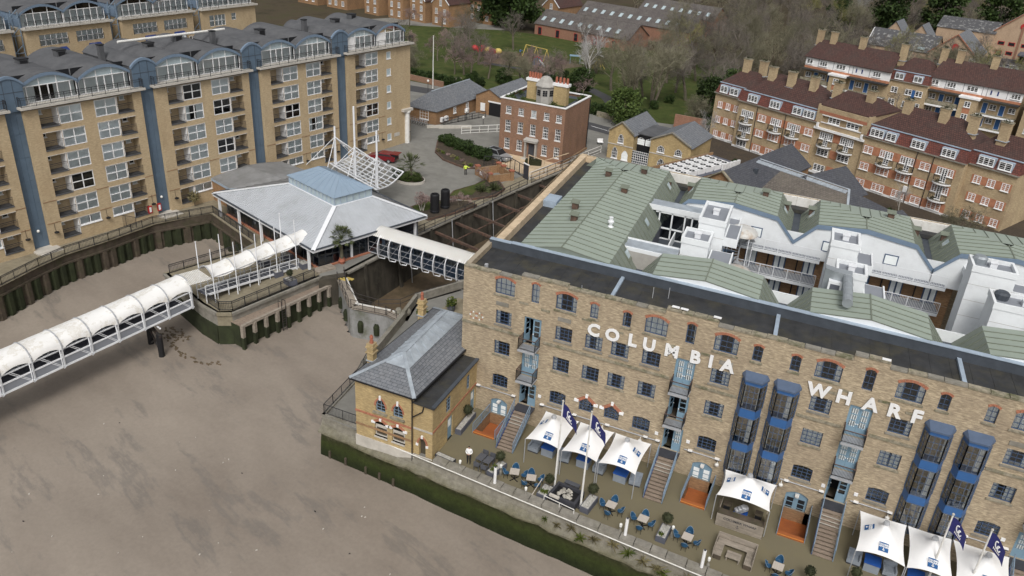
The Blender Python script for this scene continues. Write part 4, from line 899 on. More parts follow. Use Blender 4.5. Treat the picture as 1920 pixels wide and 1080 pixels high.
    for x, y, l in ((9.6,-2.8,'left of three under the joined canopies'),(12.6,-2.75,'middle of three under the joined canopies'),(15.75,-3.0,'right of three under the joined canopies'),(34.15,-3.6,'left of two under the lower right canopies'),(36.9,-3.6,'right of two under the lower right canopies')):
        t = thing('blue_counter', 'bright blue topped grey counter, '+l, 'counter', (x,y,0), -.03, 'blue topped counters'); b = MB(); b.box(-.5,-.45,0,.5,.45,.72); b.build('cabinet', 'sofa_grey', t); b = MB(); b.box(-.54,-.5,.72,.54,.5,.80); b.build('top', 'sofa_blue', t)
    # wooden bar
    t = thing('bar_counter', 'weathered timber bar counter reading COLUMBIA WHARF under the single canopy', 'bar', (23.45,-4.42,0)); W = 3.35
    for j in range(6): b = MB(); b.box(0,-.03,.02+j*.18,W,.02,.02+j*.18+.172); b.build('plank', 'timber', t)
    b = MB(); b.box(-.02,.03,1.08,W+.02,.62,1.13); b.build('counter_top', 'timber_dark', t)
    for x in (.03, W-.03):
        b = MB(); b.box(x-.05,.1,0,x+.05,.2,2.2); b.build('corner_post', 'timber_dark', t)
        b = MB(); b.box(min(x,W-.08),.02,0,min(x,W-.08)+.05,2.1,1.05); b.build('side_panel', 'timber', t)
    o = put(text_mesh('COLUMBIA WHARF', .27, .004, 'planter_dark', .004), 'lettering', t, (W/2,-.042,.72)); o.rotation_euler = (PI/2,0,0)
    b = MB()
    for p, e_ in (((0,-.14),(0,.14)),((-.07,.08),(.07,.08)),((-.13,-.03),(0,-.14)),((.13,-.03),(0,-.14))): b.beam((W/2+p[0]-.1,-.04,.42+p[1]),(W/2+e_[0]-.1,-.04,.42+e_[1]),.03,.01)
    b.build('anchor_mark', 'planter_dark', t)
    t = thing('bar_fridge', 'blue and grey bottle display behind the wooden bar', 'display', (24.95,-2.9,0)); b = MB(); b.box(-.5,-.35,0,.5,.35,.5); b.build('cabinet', 'sofa_blue', t)
    b = MB()
    for k in range(3): b.lathe([(.3,0),(.3,.25),(.22,.3)], (-.2+.2*k,0,.5+.2*k), 6)
    b.build('glass_rack', 'steel_grey', t)
    for x, l in ((23.9,'left'),(26.2,'right')):
        b = MB(); b.box(0,0,0,.55,.6,1.0); b.box(.04,-.01,.06,.51,0,.94,1); tag(b.build('back_cabinet', ['timber_dark', 'black'], loc=(x-.25,-3.2,0)), f'dark timber cabinet behind the {l} end of the bar', 'cabinet', 'bar back cabinets')
    # wooden lounge
    t = thing('lounge_bench', 'weathered timber U shaped bench by the river wall', 'bench', (23.95,-7.95,0), -.02); W, D = 2.75, 2.0
    for j in range(5): b = MB(); b.box(0,D-.05-j*.001,.42+j*.09,W,D,.42+j*.09+.085); b.build('plank', 'timber', t)
    for j in range(5): b = MB(); b.box(.08,D-.62+j*.11,.38,W-.08,D-.62+j*.11+.10,.42); b.build('plank', 'timber', t)
    for s in (0,1):
        for j in range(5): x = .05+j*.11 if s == 0 else W-.05-.1-j*.11; b = MB(); b.box(x,.1,.38,x+.1,D-.64,.42); b.build('plank', 'timber', t)
        x = 0 if s == 0 else W-.05; b = MB(); b.box(x,.1,0,x+.05,D-.05,.86); b.build('end_panel', 'timber', t); b = MB(); b.box(.1 if s == 0 else W-.6,.1,0,.6 if s == 0 else W-.1,.15,.38); b.build('front_panel', 'timber_dark', t)
    t = thing('low_table', 'low slatted timber table inside the U shaped bench', 'table', (25.35,-7.35,0), -.03)
    for j in range(6): b = MB(); b.box(-.5,-.36+j*.12,.34,.5,-.36+j*.12+.11,.38); b.build('slat', 'timber', t)
    for sx in (-.42,.42): b = MB(); b.box(sx-.04,-.3,0,sx+.04,.3,.34); b.build('leg', 'timber', t)
    b = MB(); b.path([(11.5,-8.4,.36),(11.5,-8.4,.75),(14.0,-8.75,.75),(14.0,-8.75,.36)], .03, 5); b.path([(12.8,-8.6,.36),(12.8,-8.6,.75)], .03, 5); tag(b.build('safety_rail', 'old_white'), 'thin white rail on the river wall below the fountain', 'railing')
    b = MB(); b.tube((10.5,-8.35,.34),(10.85,-7.3,1.3),.03,n=5); tag(b.build('leaning_pole', 'tabletop'), 'thin pale pole leaning beside the second cafe table', 'pole')
    arms = {'shl':((.19,0,1.40),.065),'ell':((.25,.0,1.14),.05),'wrl':((.1,-.2,1.05),.036),'hal':((.03,-.25,1.07),.035),'shr':((-.19,0,1.40),.065),'elr':((-.25,0,1.14),.05),'wrr':((-.1,-.2,1.06),.036),'har':((-.03,-.26,1.08),.035)}
    person((4.51,-7.0,0), .3, 'person in white shirt and black trousers walking by the river wall', 'shirt', 'trousers', arms)
terrace()
# ------------------------------------------------------------------ green seamed roofs and white courtyard of the warehouse
RID, EDG, BOT = 14.3, 13.8, 11.85
UC = [6.6, 18.58, 30.72, 42.78]; HW = 4.18; HB = 5.72
def panel(pts, up=(0,0,1), mat='green_metal', parent=None):
    """one standing-seam sheet with a raised rib on its first edge"""
    P = [V(sk(*p)) for p in pts]; n = (P[1]-P[0]).cross(P[2]-P[0]); n = n.normalized() if n.length > 1e-6 else V((0,0,1))
    if n.z < 0: n = -n
    b = MB(); b.poly([tuple(p) for p in P], 0); a, c = P[0], P[-1]
    if (c-a).length > .05: b.beam(a+n*.025, c+n*.025, .045, .07, 1)
    return b.build('roof_panel', [mat, 'green_rib'], parent)
def slope(c, side, t0, t1, hip, R, pitch=.95, inner=0.0):
    n = max(1, round((t1-t0)/pitch)); w = (t1-t0)/n
    def inn(t): return c if t <= hip else c+side*HW*min(1, (t-hip)/(t1-hip))
    def zi(t): return RID if t <= hip else RID-(RID-EDG)*min(1, (t-hip)/(t1-hip))
    e = c+side*HW
    ez = EDG
    if c == UC[0] and side < 0: e, ez = 2.65, 13.42
    for i in range(n):
        a, b_ = t0+w*i, t0+w*(i+1)
        panel([(e,a,ez),(e,b_,ez),(inn(b_),b_,zi(b_)),(inn(a),a,zi(a))], parent=R)
def hipend(c, t0, t1, R, left=None):
    l = c-HW if left is None else left; n = 9
    for i in range(n):
        a, b_ = l+(c+HW-l)*i/n, l+(c+HW-l)*(i+1)/n
        def tt(s): 
            k = abs(s-c)/((c-l) if s < c else HW); return t0+(t1-t0)*min(1, k)
        def zz(s): k = abs(s-c)/((c-l) if s < c else HW); return RID-(RID-EDG)*min(1, k)
        if tt(a) > t1-.15 and tt(b_) > t1-.15: continue
        panel([(a,t1,EDG),(b_,t1,EDG),(b_,tt(b_),zz(b_)),(a,tt(a),zz(a))], parent=R)
def steep(c, side, t0, t1, R, pitch=.95):
    n = max(1, round((t1-t0)/pitch)); w = (t1-t0)/n
    for i in range(n):
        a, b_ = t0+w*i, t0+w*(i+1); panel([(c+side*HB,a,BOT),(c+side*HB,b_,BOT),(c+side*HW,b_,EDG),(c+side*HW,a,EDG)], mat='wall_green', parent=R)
def hood(s, t, z, R, ln=.0):
    b = MB(sk); b.box(s-.28,t-.25,z-.25,s+.28,t+.25,z+.34,1); b.add([(s-.42,t-.36,z+.36),(s+.42,t-.36,z+.36),(s+.42,t+.36,z+.5),(s-.42,t+.36,z+.5),(s-.42,t-.36,z+.42),(s+.42,t-.36,z+.42),(s+.42,t+.36,z+.56),(s-.42,t+.36,z+.56)], [(3,2,1,0),(4,5,6,7),(0,1,5,4),(1,2,6,5),(2,3,7,6),(3,0,4,7)], 0); b.build('roof_vent', ['green_rib', 'rust'], R)
def roofs():
    R = WH
    for k, c in enumerate(UC):
        rng = [(5.35,31.6)] if k == 0 else [(5.35,9.9),(23.25,31.6)]
        for t0, t1 in rng:
            hip = 27.3 if t1 > 30 else 99
            slope(c, -1, t0, t1, hip, R); slope(c, 1, t0, t1, hip, R)
            if hip < 50: hipend(c, 27.3, 31.6, R, 2.65 if k == 0 else None)
            if k > 0: steep(c, -1, t0, t1, R)
            steep(c, 1, t0, t1, R)
            g = MB(sk)          # gable walls and closing ends
            if t1 < 12: g.poly([(c+HB,t1,BOT),(c-HB,t1,BOT),(c-HW,t1,EDG),(c,t1,RID),(c+HW,t1,EDG)]); g.poly([(c+HB,t1,BOT-9),(c-HB,t1,BOT-9),(c-HB,t1,BOT),(c+HB,t1,BOT)])
            g.build('gable_wall', 'render_white', R) if t1 < 12 else None
            g = MB(sk)
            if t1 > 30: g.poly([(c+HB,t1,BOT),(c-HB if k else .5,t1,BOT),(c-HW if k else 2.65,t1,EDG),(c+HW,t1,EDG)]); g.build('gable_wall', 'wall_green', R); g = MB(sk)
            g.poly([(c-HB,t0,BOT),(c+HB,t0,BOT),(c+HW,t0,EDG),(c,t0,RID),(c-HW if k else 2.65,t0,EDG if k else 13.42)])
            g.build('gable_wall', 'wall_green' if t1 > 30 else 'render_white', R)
            rc = MB(sk); rc.beam(sk(c,t0,RID+.03),sk(c,min(t1,hip),RID+.03),.12,.06); rc.xf = None; rc.v = []; rc.f = []; rc.m = []; rc.beam(sk(c,t0,RID+.02),sk(c,min(t1,hip),RID+.02),.1,.06); rc.build('ridge_cap', 'green_rib', R)
    # valleys between the units
    for k in range(3):
        a, b_ = UC[k]+HB, UC[k+1]-HB
        for t0, t1 in ((5.3,9.9),(23.25,33)):
            v = MB(sk); v.box(a-.02,t0,BOT-.12,b_+.02,t1,BOT-.02,0); v.build('valley_gutter', 'dark_flash', R)
    # west gutter and cream parapet
    g = MB(sk); g.box(.9,5.4,12.2,2.66,33,12.6,0); g.poly([(2.2,5.4,12.6),(2.2,31.6,12.6),(2.65,31.6,13.42),(2.65,5.4,13.42)],1); g.build('west_gutter', ['felt', 'flash_blue'], R)
    for i in range(14): t0 = 5.4+i*2; c = MB(sk); c.box(.25,t0,12.3,.95,t0+1.98,13.3,0); c.build('parapet_coping', 'cream', R)
    c = MB(sk); c.box(.95,17.3,12.6,2.3,19.3,13.25); c.build('gutter_bridge', 'flash_blue', R)
    for i in range(24): s0 = .3+i*2; c = MB(sk); c.box(s0,32.7,12.2,s0+1.98,33.4,13.2); c.build('rear_coping', 'cream' if i < 3 else 'old_white', R)
    f = MB(sk); f.box(.9,31.6,11.9,50,32.7,12.3); f.build('rear_gutter', 'felt', R)
    # vents, flue and rooflights
    for s, t in ((5.4,25.5),(4.9,15.0),(5.7,12.0),(8.6,28.4),(8.1,21.5),(21.2,29.0),(33.0,29.6)): hood(s, t, RID-.12*abs(s-6.6)/4 if s < 10 else RID-.2, R)
    for s, t, z in ((11.2,29.6,13.0),(13.6,29.6,13.0),(23.4,29.6,13.0),(25.9,29.6,13.0),(35.5,29.6,13.0),(38.0,29.6,13.0)): hood(s, t, z, R)
    b = MB(sk); p = (9.0,12.6); b.lathe([(.3,-.2),(.3,.1),(.16,.2),(.16,.45),(.28,.5),(.28,.65),(.18,.7),(.18,.95),(.2,1.0)], (p[0],p[1],13.9), 10); b.build('flue', 'steel_white', R)
    for s, t in ((11.35,9.6),(11.4,17.5),(11.3,21.8),(11.35,28.6),(13.7,28.5),(23.6,28.3),(25.8,28.4),(37.95,28.0)):
        side = 1 if (s < 12 or 23 < s < 24.4) else -1; c = [u for u in UC if abs(abs(s-u)-4.9) < .7][0]; x0, x1 = c+side*4.55, c+side*5.15; z = lambda x: EDG-(abs(x-c)-HW)/(HB-HW)*(EDG-BOT)+.05
        b = MB(sk); b.extr([(x0,t-.45,z(x0)),(x1,t-.45,z(x1)),(x1,t+.45,z(x1)),(x0,t+.45,z(x0))], (side*.05,0,.06), 0); b.extr([(x0+side*.06,t-.36,z(x0)+.03),(x1-side*.06,t-.36,z(x1)+.03),(x1-side*.06,t+.36,z(x1)+.03),(x0+side*.06,t+.36,z(x0)+.03)], (side*.06,0,.06), 1); b.build('rooflight', ['green_rib', 'skylight'], R)
def courtyard():
    R = WH
    # white rear wall with blue band following the roofline
    prof = []
    for c in UC[1:]: prof += [(c-HB-.35,BOT),(c-HW-.1,EDG),(c,RID),(c+HW+.1,EDG),(c+HB+.35,BOT)]
    w = MB(sk); t = 23.15
    wins = [(20.6,21.7),(32.6,33.8),(15.3,16.3),(27.2,28.2),(44,45)]
    for (a, za), (b_, zb) in zip(prof, prof[1:]): w.poly([(a,t,10.7),(b_,t,10.7),(b_,t,zb),(a,t,za)])
    w.poly([(12.3,t,10.7),(prof[0][0],t,10.7),(prof[0][0],t,BOT),(12.3,t,BOT)]); w.build('courtyard_wall', 'render_white', R)
    for (a, za), (b_, zb) in zip(prof, prof[1:]):
        c = MB(sk); c.extr([(a,t-.02,za-.02),(b_,t-.02,zb-.02),(b_,t-.02,zb+.38),(a,t-.02,za+.38)], (0,-.1,0)); c.build('roof_band', 'blue_fascia', R)
    for (a, b_) in ((UC[1]+HB,UC[2]-HB),(UC[2]+HB,UC[3]-HB)):
        c = MB(sk); c.extr([(a-1.3,23.45,11.9),(b_+1.3,23.45,11.9),(b_+1.3,23.45,12.9),(a-1.3,23.45,12.9)], (0,.12,0)); c.build('valley_parapet', 'render_white', R)
    for a, b_ in wins:
        o = MB(); o.box(0,0,0,b_-a,.05,1.0,0); o.box(.09,-.01,.09,b_-a-.09,0,.91,1); x, y, _ = sk(a,t-.06,0); fr = o.build('window', ['win_blue', 'net'], R, loc=(x,y,11.75))
    # galleries
    for k, (z, y0) in enumerate(((11.0,22.2),(8.45,22.2),(5.8,22.2))):
        for s0, s1 in ((19.6,27.3),(30.0,38.0),(41.6,50)):
            b = MB(sk); b.box(s0,y0,z-.28,s1,24.2,z,0); b.box(s0,y0+.05,z+.002,s1,23.1 if k == 0 else 24.1,z+.012,1); o = b.build('gallery', ['render_white', 'panel_grey'], R)
            if k < 2: rail(o, [sk(s0,y0+.06,z),sk(s1,y0+.06,z)], 1.05, 'steel_white', .13, r=.028, post=1.25)
            if k:
                bw = MB(sk); bw.poly([(s0-1,24.2,z),(s1+1,24.2,z),(s1+1,24.2,z+2.6),(s0-1,24.2,z+2.6)]); bw.build('gallery_wall', 'terrace_brick', R)
                n = 3
                for i in range(n):
                    s = s0+.9+i*(s1-s0-1.6)/(n-1)*.9; d = MB(sk)
                    d.box(s,24.05,z+.05,s+1.15,24.15,z+2.2,0); d.box(s+.12,24.03,z+.25,s+.5,24.06,z+2.05,1); d.box(s+.65,24.03,z+.25,s+1.03,24.06,z+2.05,1); d.build('gallery_window', ['win_blue', 'net'], R)
                    if i < n-1: p = MB(sk); p.tube(sk(s+2.2,24.1,z),sk(s+2.2,24.1,z+2.4),.06); p.v = []; p.f = []; p.m = []; p.xf = None; p.tube(sk(s+2.2,24.1,z),sk(s+2.2,24.1,z+2.4),.06); p.build('downpipe', 'black', R)
    f = MB(sk); f.poly([(11,9.9,0.02),(50,9.9,0.02),(50,24.2,0.02),(11,24.2,0.02)]); f.poly([(12.3,9.9,0),(12.3,23.2,0),(12.3,23.2,11.9),(12.3,9.9,11.9)]); f.build('courtyard_floor', 'planter_grey', R)
    # lift towers with rimmed roofs
    def tower(s0, s1, t0, t1, z, rim=.12, cap=True):
        b = MB(sk); b.box(s0,t0,0,s1,t1,z-.32,0); e = .06; b.box(s0-e,t0-e,z-.5,s1+e,t0+.14,z,0); b.box(s0-e,t1-.14,z-.5,s1+e,t1+e,z,0); b.box(s0-e,t0+.14,z-.5,s0+.14,t1-.14,z,0); b.box(s1-.14,t0+.14,z-.5,s1+e,t1-.14,z,0); b.box(s0+.14,t0+.14,z-.34,s1-.14,t1-.14,z-.3,1)
        for q in (z-1.6,z-3.0,z-4.4): b.box(s0-.012,t0-.012,q-.012,s1+.012,t0+.02,q+.012,2)
        o = b.build('lift_tower', ['render_white', 'panel_grey', 'plaster_grey'], R)
        if cap: c = MB(sk); m = ((s0+s1)/2,(t0+t1)/2); c.box(m[0]-.25,m[1]-.2,z-.3,m[0]+.25,m[1]+.3,z+.12); c.box(m[0]-.3,m[1]-.25,z+.12,m[0]+.3,m[1]+.35,z+.17); c.build('roof_hatch', 'steel_white', o)
        return o
    tower(16.5,18.8,14.2,18.6,16.0); tower(15.6,17.9,11.4,13.9,15.0); tower(27.45,29.65,15.2,18.1,16.0); tower(28.1,30.35,11.6,13.9,15.0)
    o = tower(38.15,41.3,16.0,18.3,16.0); d = MB(sk); d.lathe([(.5,-.3),(.55,.2),(.4,.35)], (38.8,17.6,16), 12); d.build('cowl', 'duct', o)
    o = tower(39.4,44,11.9,14.4,15.0); d = MB(sk); d.lathe([(.5,-.3),(.55,.15),(.4,.3)], (40.1,13.6,15), 12); d.build('cowl', 'dark_flash', o)
    for s0, s1, t0, t1, z in ((18.8,20.0,14.5,18.4,14.4),(18.0,19.9,10.2,13.6,13.6),(29.7,31.0,15.0,18.0,14.4),(30.4,32.0,10.4,13.5,13.6),(41.4,43,16,18.2,14.4),(17.2,19.6,18.6,23.1,13.2),(28.2,30.4,18.1,23.1,13.2),(39,41.6,18.3,23.1,13.2)):
        b = MB(sk); b.box(s0,t0,z-.7,s1,t1,z-.08,0); b.box(s0+.12,t0+.12,z-.1,s1-.12,t1-.12,z-.06,1); b.box(s1-.12,t0,z-.08,s1,t1,z+.08,0); b.box(s0,t0,z-.08,s1-.12,t0+.12,z+.08,0); b.build('link_roof', ['render_white', 'panel_grey'], R)
    for s1, t0, t1 in ((20.0,14.6,18.3),(31.0,15.1,17.9),(43,16.1,18.1)):
        for z in (9.0,11.4): g = MB(sk); g.box(s1-1.1,t0,z,s1-.05,t0+.05,z+2.0,0); g.box(s1-1.15,t0-.04,z-.12,s1,t0+.1,z,1); g.build('stair_glazing', ['pane_blue', 'render_white'], R)
    # glazed link and its roof slabs beside the first unit
    for t0, t1, ss in ((20.9,22.9,(10.75,16.4)),(10.15,11.9,(10.75,15.5))):
        b = MB(sk); b.box(ss[0],t0,13.2,ss[1],t1,13.55,0); b.box(ss[0]+.05,t0+.15,13.55,ss[1],t1-.05,13.6,1); b.box(ss[0],t0 if t0 > 20 else t1-.12,13.55,ss[1],t0+.12 if t0 > 20 else t1,13.72,0); b.build('link_slab', ['render_white', 'lead'], R)
    fr = MB(sk); 
    for s in (12.0,13.25,14.5,15.2,16.3): fr.box(s-.07,20.95,10.4,s+.07,21.1,13.2)
    for z in (10.4,11.5,13.1): fr.box(11.6,20.95,z-.07,16.3,21.1,z+.07)
    o = fr.build('glazed_screen', 'render_white', R); g = MB(sk); g.poly([(11.6,21.05,10.4),(16.3,21.05,10.4),(16.3,21.05,13.2),(11.6,21.05,13.2)]); g.box(11.5,22.5,8,16.4,22.6,13.2,1); g.build('glass', ['pane_blue', 'unlit_room'], o)
    b = MB(sk); b.box(12.35,11.9,10.0,16.4,20.9,10.4,0); b.box(13.7,11.9,10.4,13.82,20.9,11.4,1); b.box(14.9,11.9,10.4,15.0,20.9,11.4,1); b.build('roof_deck', ['dark_flash', 'render_white'], R)
    b = MB(sk); b.poly([(10.9,10.0,13.3),(15.0,10.0,13.3),(13.2,9.95,11.7),(12.2,9.95,11.7)]); b.build('valley_infill', 'plaster_grey', R)
    for k in range(2):
        a, b_ = UC[k+1]+HB-.9, UC[k+2]-HB+.9; c = MB(sk); c.extr([(a-.6,9.95,12.7),(b_+.6,9.95,12.7),(b_-.5,9.95,11.4),(a+.5,9.95,11.4)], (0,.12,0)); c.build('valley_infill', 'render_white', R)
    # stained domes over the spiral stair
    for s, t, z, r in ((20.0,21.2,12.6,1.45),(20.4,13.0,12.0,1.5)):
        b = MB(sk); b.lathe([(r,0),(r*.96,.22),(r*.8,.45),(r*.5,.62),(.05,.7)], (s,t,z), 18); b.build('dome', 'perspex', R, smooth=True)
        c = MB(sk); c.lathe([(.08,-4),(.08,0)], (s,t,z), 6)
        for i in range(12): a = i*.5; c.add([(s,t,z-.6-i*.22),(s+r*.9*math.cos(a),t+r*.9*math.sin(a),z-.6-i*.22),(s+r*.9*math.cos(a+.45),t+r*.9*math.sin(a+.45),z-.6-i*.22),(s,t,z-.66-i*.22),(s+r*.9*math.cos(a),t+r*.9*math.sin(a),z-.66-i*.22),(s+r*.9*math.cos(a+.45),t+r*.9*math.sin(a+.45),z-.66-i*.22)], [(0,1,2),(5,4,3),(1,4,5,2)])
        c.build('spiral_stair', 'steel_grey', R)
        for a in range(4): p = MB(); q = sk(s+r*.92*math.cos(a*PI/2+.6),t+r*.92*math.sin(a*PI/2+.6),0); p.tube((q[0],q[1],z-3.5),(q[0],q[1],z+.05),.05); p.build('dome_post', 'steel_white', R)
    # extract duct
    d = MB(sk); s = 28.9; d.prism([(27.2,10.7),(27.9,10.4),(29.2,10.4),(29.2,11.2),(28.0,11.2),(27.2,11.5)], 13.4, 15.3, 0); d.build('duct_elbow', 'duct', R)
    d = MB(); P = [sk(28.9,10.6,14.9),sk(28.9,9.9,15.15),sk(28.92,9.0,15.05),sk(28.95,6.3,14.75)]
    for i, (a, c) in enumerate(zip(P, P[1:])): d.tube(a, c, .36, n=14, cap=i < 2)
    for f in (.0,.35,.7,.98): m = V(P[2]).lerp(V(P[3]), f); d.tube(m, m+(V(P[3])-V(P[2])).normalized()*.06, .385, n=14)
    m = V(P[3]); dr = (m-V(P[2])).normalized(); d.tube(m-dr*.1, m-dr*.09, .34, n=14, m=1); d.build('extract_duct', ['duct', 'black'], R)
    b = MB(sk); b.box(27.6,9.95,13.4,28.6,10.6,14.6,0); b.box(27.75,9.92,13.5,28.45,9.96,14.4,1); b.build('plant_box', ['steel_white', 'planter_grey'], R)
    for s in (44,): b = MB(sk); b.box(42.0,11.4,13.4,50,13.4,14.4); b.build('plant_box', 'render_white', R)
roofs(); courtyard()
# ------------------------------------------------------------------ gatehouse beside the warehouse
def pointed(b, x, z, w, h, y, m=0, t=.14):
    """two-centred arch ring of red bricks round a pointed window head"""
    n = 6; L = []
    for k in range(n+1):
        a = (PI/3)*k/n; L.append((x-w/2+w*(1-math.cos(a)), z+w*math.sin(a)*h))
    for s in (1, -1):
        for p, q in zip(L, L[1:]):
            f = lambda r: (x+s*(r[0]-x), y, r[1]); P, Q = V(f(p)), V(f(q)); d = (Q-P).normalized(); nr = V((d.z,0,-d.x))*(-1 if s > 0 else 1)
            b.extr([tuple(P),tuple(Q),tuple(Q+nr*t),tuple(P+nr*t)], (0,-.05,0), m)
def pointed_window(R, x, z, w, h, y):
    f = MB(); hp = w*math.sin(PI/3)
    out = [(-w/2,0),(w/2,0)]+[(w/2-w*(1-math.cos(PI/3*k/5)), h+w*math.sin(PI/3*k/5)) for k in range(6)]+[(-w/2+w*(1-math.cos(PI/3*k/5)), h+w*math.sin(PI/3*k/5)) for k in range(4,-1,-1)]
    g = MB(); g.poly([(p[0],0,p[1]) for p in out]); g.poly([(p[0]*.98,.25,p[1]) for p in out],1)
    for p, q in zip(out, out[1:]+out[:1]): f.beam((p[0],-.02,p[1]),(q[0],-.02,q[1]),.07,.07)
    f.beam((0,-.02,0),(0,-.02,h+hp*.95),.05); 
    for k in (1,2): f.beam((-w/2,-.02,(h+.2)*k/2.3),(w/2,-.02,(h+.2)*k/2.3),.035)
    o = f.build('window', 'rail_blue', R, loc=(x,y,z)); g.build('glass', ['pane','unlit_room'], o); return o
def gatehouse():
    R = thing('gatehouse', 'small yellow brick gatehouse with hipped slate roof on the river corner', 'house')
    x0, x1, x2, y0, y1, ev = -5.25, .05, 1.75, -8.05, 4.6, 5.55
    P = lambda u, v, z: (u, v, z)
    fops = [(-3.35,-2.45,3.0,4.25,.2),(-1.75,-.85,3.0,4.25,.2),(-3.5,-2.3,.55,2.0,.2),(-1.85,-.65,.55,2.0,.2)]
    w = MB(); wall_open(w, x0, x1, -.9, ev, fops, y=y0)
    # spandrels closing the pointed heads
    for cx in (-2.9,-1.3):
        for s in (-1,1):
            pts = [(cx+s*.45,y0,3.47+.0),(cx+s*.45,y0,4.25)]+[(cx,y0,4.25)]+[(cx+s*(.45-.9*(1-math.cos(PI/3*k/5))),y0,3.47+.9*math.sin(PI/3*k/5)) for k in range(5,0,-1)]; w.poly(pts)
    side = [(x2,)]
    w.poly([(x0,y1,-.9),(x0,y0,-.9),(x0,y0,ev),(x0,y1,ev)]); w.poly([(x0,y1,-.9),(x1,y1,-.9),(x1,y1,ev),(x0,y1,ev)])
    w.poly([(x1,y0,-.9),(x1,y1,-.9),(x1,y1,ev),(x1,y0,ev)])
    # lean-to extension on the terrace side (skewed plane of its own)
    eo = [(.55,1.15,-.1,1.7,.3)]; wall_open(w, x1, x2, -.9, 4.95, eo, y=y0+.12)
    def E_(u, v, z): return (x2-.03*u-v, y0+.12+u, z)
    wall_open(w, 0, 8.05, -.05, 4.95, [(2.3,3.1,2.9,4.3,.15),(6.0,6.6,2.9,4.3,.15),(2.6,3.5,0,2.2,.15),(6.9,7.75,0,2.2,.15)], P=E_)
    w.build('wall', 'yellow_brick', R)
    pl = MB(); pl.box(x0-.06,y0-.06,-1.2,x2+.05,y0+.02,.05); pl.build('plinth', 'pale_stone', R)
    for z, m in ((2.45,'red_arch'),(1.2,'terrace_brick')):
        b = MB(); b.box(x0-.03,y0-.04,z-.1,x1,y0,z+.1); b.build('brick_band', m, R)
    b = MB(); b.beam((x2+.02,y0+.15,2.55),(x2-.22,-.02,2.55),.06,.14); b.build('brick_band', 'red_arch', R)
    b = MB(); b.box(x1,y0+.07,2.42,x2,y0+.12,2.58); b.build('brick_band', 'pale_stone', R)
    for cx in (-2.9,-1.3):
        b = MB(); pointed(b, cx, 3.47, .9, 1.0, y0+.02); b.box(cx-.08,y0-.1,4.15,cx+.08,y0+.02,4.55,1); b.build('pointed_arch', ['red_arch','white_paint'], R)
        o = pointed_window(R, cx, 3.05, .82, .45, y0+.16); s = MB(); s.box(-.65,-.34,-.2,.65,-.02,-.06); s.build('sill', 'mossy_stone', o)
        for k, c2 in enumerate((cx,)):
            b = MB(); b.box(cx-.6,y0+.15,.55,cx+.6,y0+.2,1.6,0); b.box(cx-.45,y0+.1,.75,cx+.45,y0+.15,1.35,1); b.box(cx-.62,y0-.06,.42,cx+.62,y0+.16,.55,0); b.build('shuttered_opening', ['pale_stone','timber_dark'], R)
            h = MB(); h.beam((cx-.62,y0-.02,1.95),(cx,y0-.02,2.28),.1,.2,0); h.beam((cx,y0-.02,2.28),(cx+.62,y0-.02,1.95),.1,.2,0); h.box(cx-.85,y0-.1,1.78,cx-.5,y0,1.98,1); h.box(cx+.5,y0-.1,1.78,cx+.85,y0,1.98,1); h.box(cx-.1,y0-.1,2.15,cx+.1,y0,2.38,1); h.build('pointed_hood', ['red_arch','white_paint'], R)
    b = MB(); b.box(.55,y0+.4,-.1,1.15,y0+.44,1.7); b.build('passage_shutter', 'timber_dark', R); b = MB(); pointed(b, .85, 1.15, .7, 1.0, y0+.12); b.box(.3,y0+.02,.95,.5,y0+.14,1.15,1); b.box(1.2,y0+.02,.95,1.4,y0+.14,1.15,1); b.box(.77,y0+.0,1.75,.93,y0+.14,2.0,1); b.build('pointed_arch', ['red_arch','white_paint'], R)
    for u, w_, z0, z1 in ((2.3,.8,2.9,4.3),(6.0,.6,2.9,4.3)):
        f = MB(); 
        for k in range(3): q = u+w_*k/2; f.beam(E_(q,.1,z0), E_(q,.1,z1), .06)
        for k in range(5): q = z0+(z1-z0)*k/4; f.beam(E_(u,.1,q), E_(u+w_,.1,q), .05)
        o = f.build('window', 'rail_blue', R); g = MB(); g.poly([E_(u,.12,z0),E_(u+w_,.12,z0),E_(u+w_,.12,z1),E_(u,.12,z1)]); g.build('glass', 'unlit_room', o)
    for u, w_ in ((2.6,.9),(6.9,.85)):
        d = MB(); d.poly([E_(u,.1,0),E_(u+w_,.1,0),E_(u+w_,.1,2.2),E_(u,.1,2.2)]); o = d.build('door', 'door_blue', R); g = MB(); g.poly([E_(u+.2,.085,1.2),E_(u+w_-.2,.085,1.2),E_(u+w_-.2,.085,1.9),E_(u+.2,.085,1.9)]); g.build('pane', 'net', o)
    b = MB(); b.path([(x1-.02,y0-.08,-.8),(x1-.02,y0-.08,ev-.1)], .05); b.path([(x1,y0-.1,3.6),(.9,y0+.02,4.3),(1.0,y0+.02,4.8)], .05); b.build('drainpipe', 'black', R)
    # roof
    r = MB(); e = .3; zr = 7.05; A, B, C_, D = (x0-e,y0-e,ev), (x1+e,y0-e,ev), (x1+e,y1+.4,ev), (x0-e,y1+.4,ev); F, G = (-2.55,-5.1,zr), (-3.0,2.6,zr)
    r.poly([A,B,F]); r.poly([B,C_,G,F]); r.poly([C_,D,G]); r.poly([D,A,F,G]); r.build('slate_roof', 'slate', R)
    b = MB()
    for p, q in ((A,F),(B,F),(F,G),(C_,G),(D,G)): b.beam(V(p)+V((0,0,.04)), V(q)+V((0,0,.04)), .3, .07)
    b.build('lead_hips', 'lead', R)
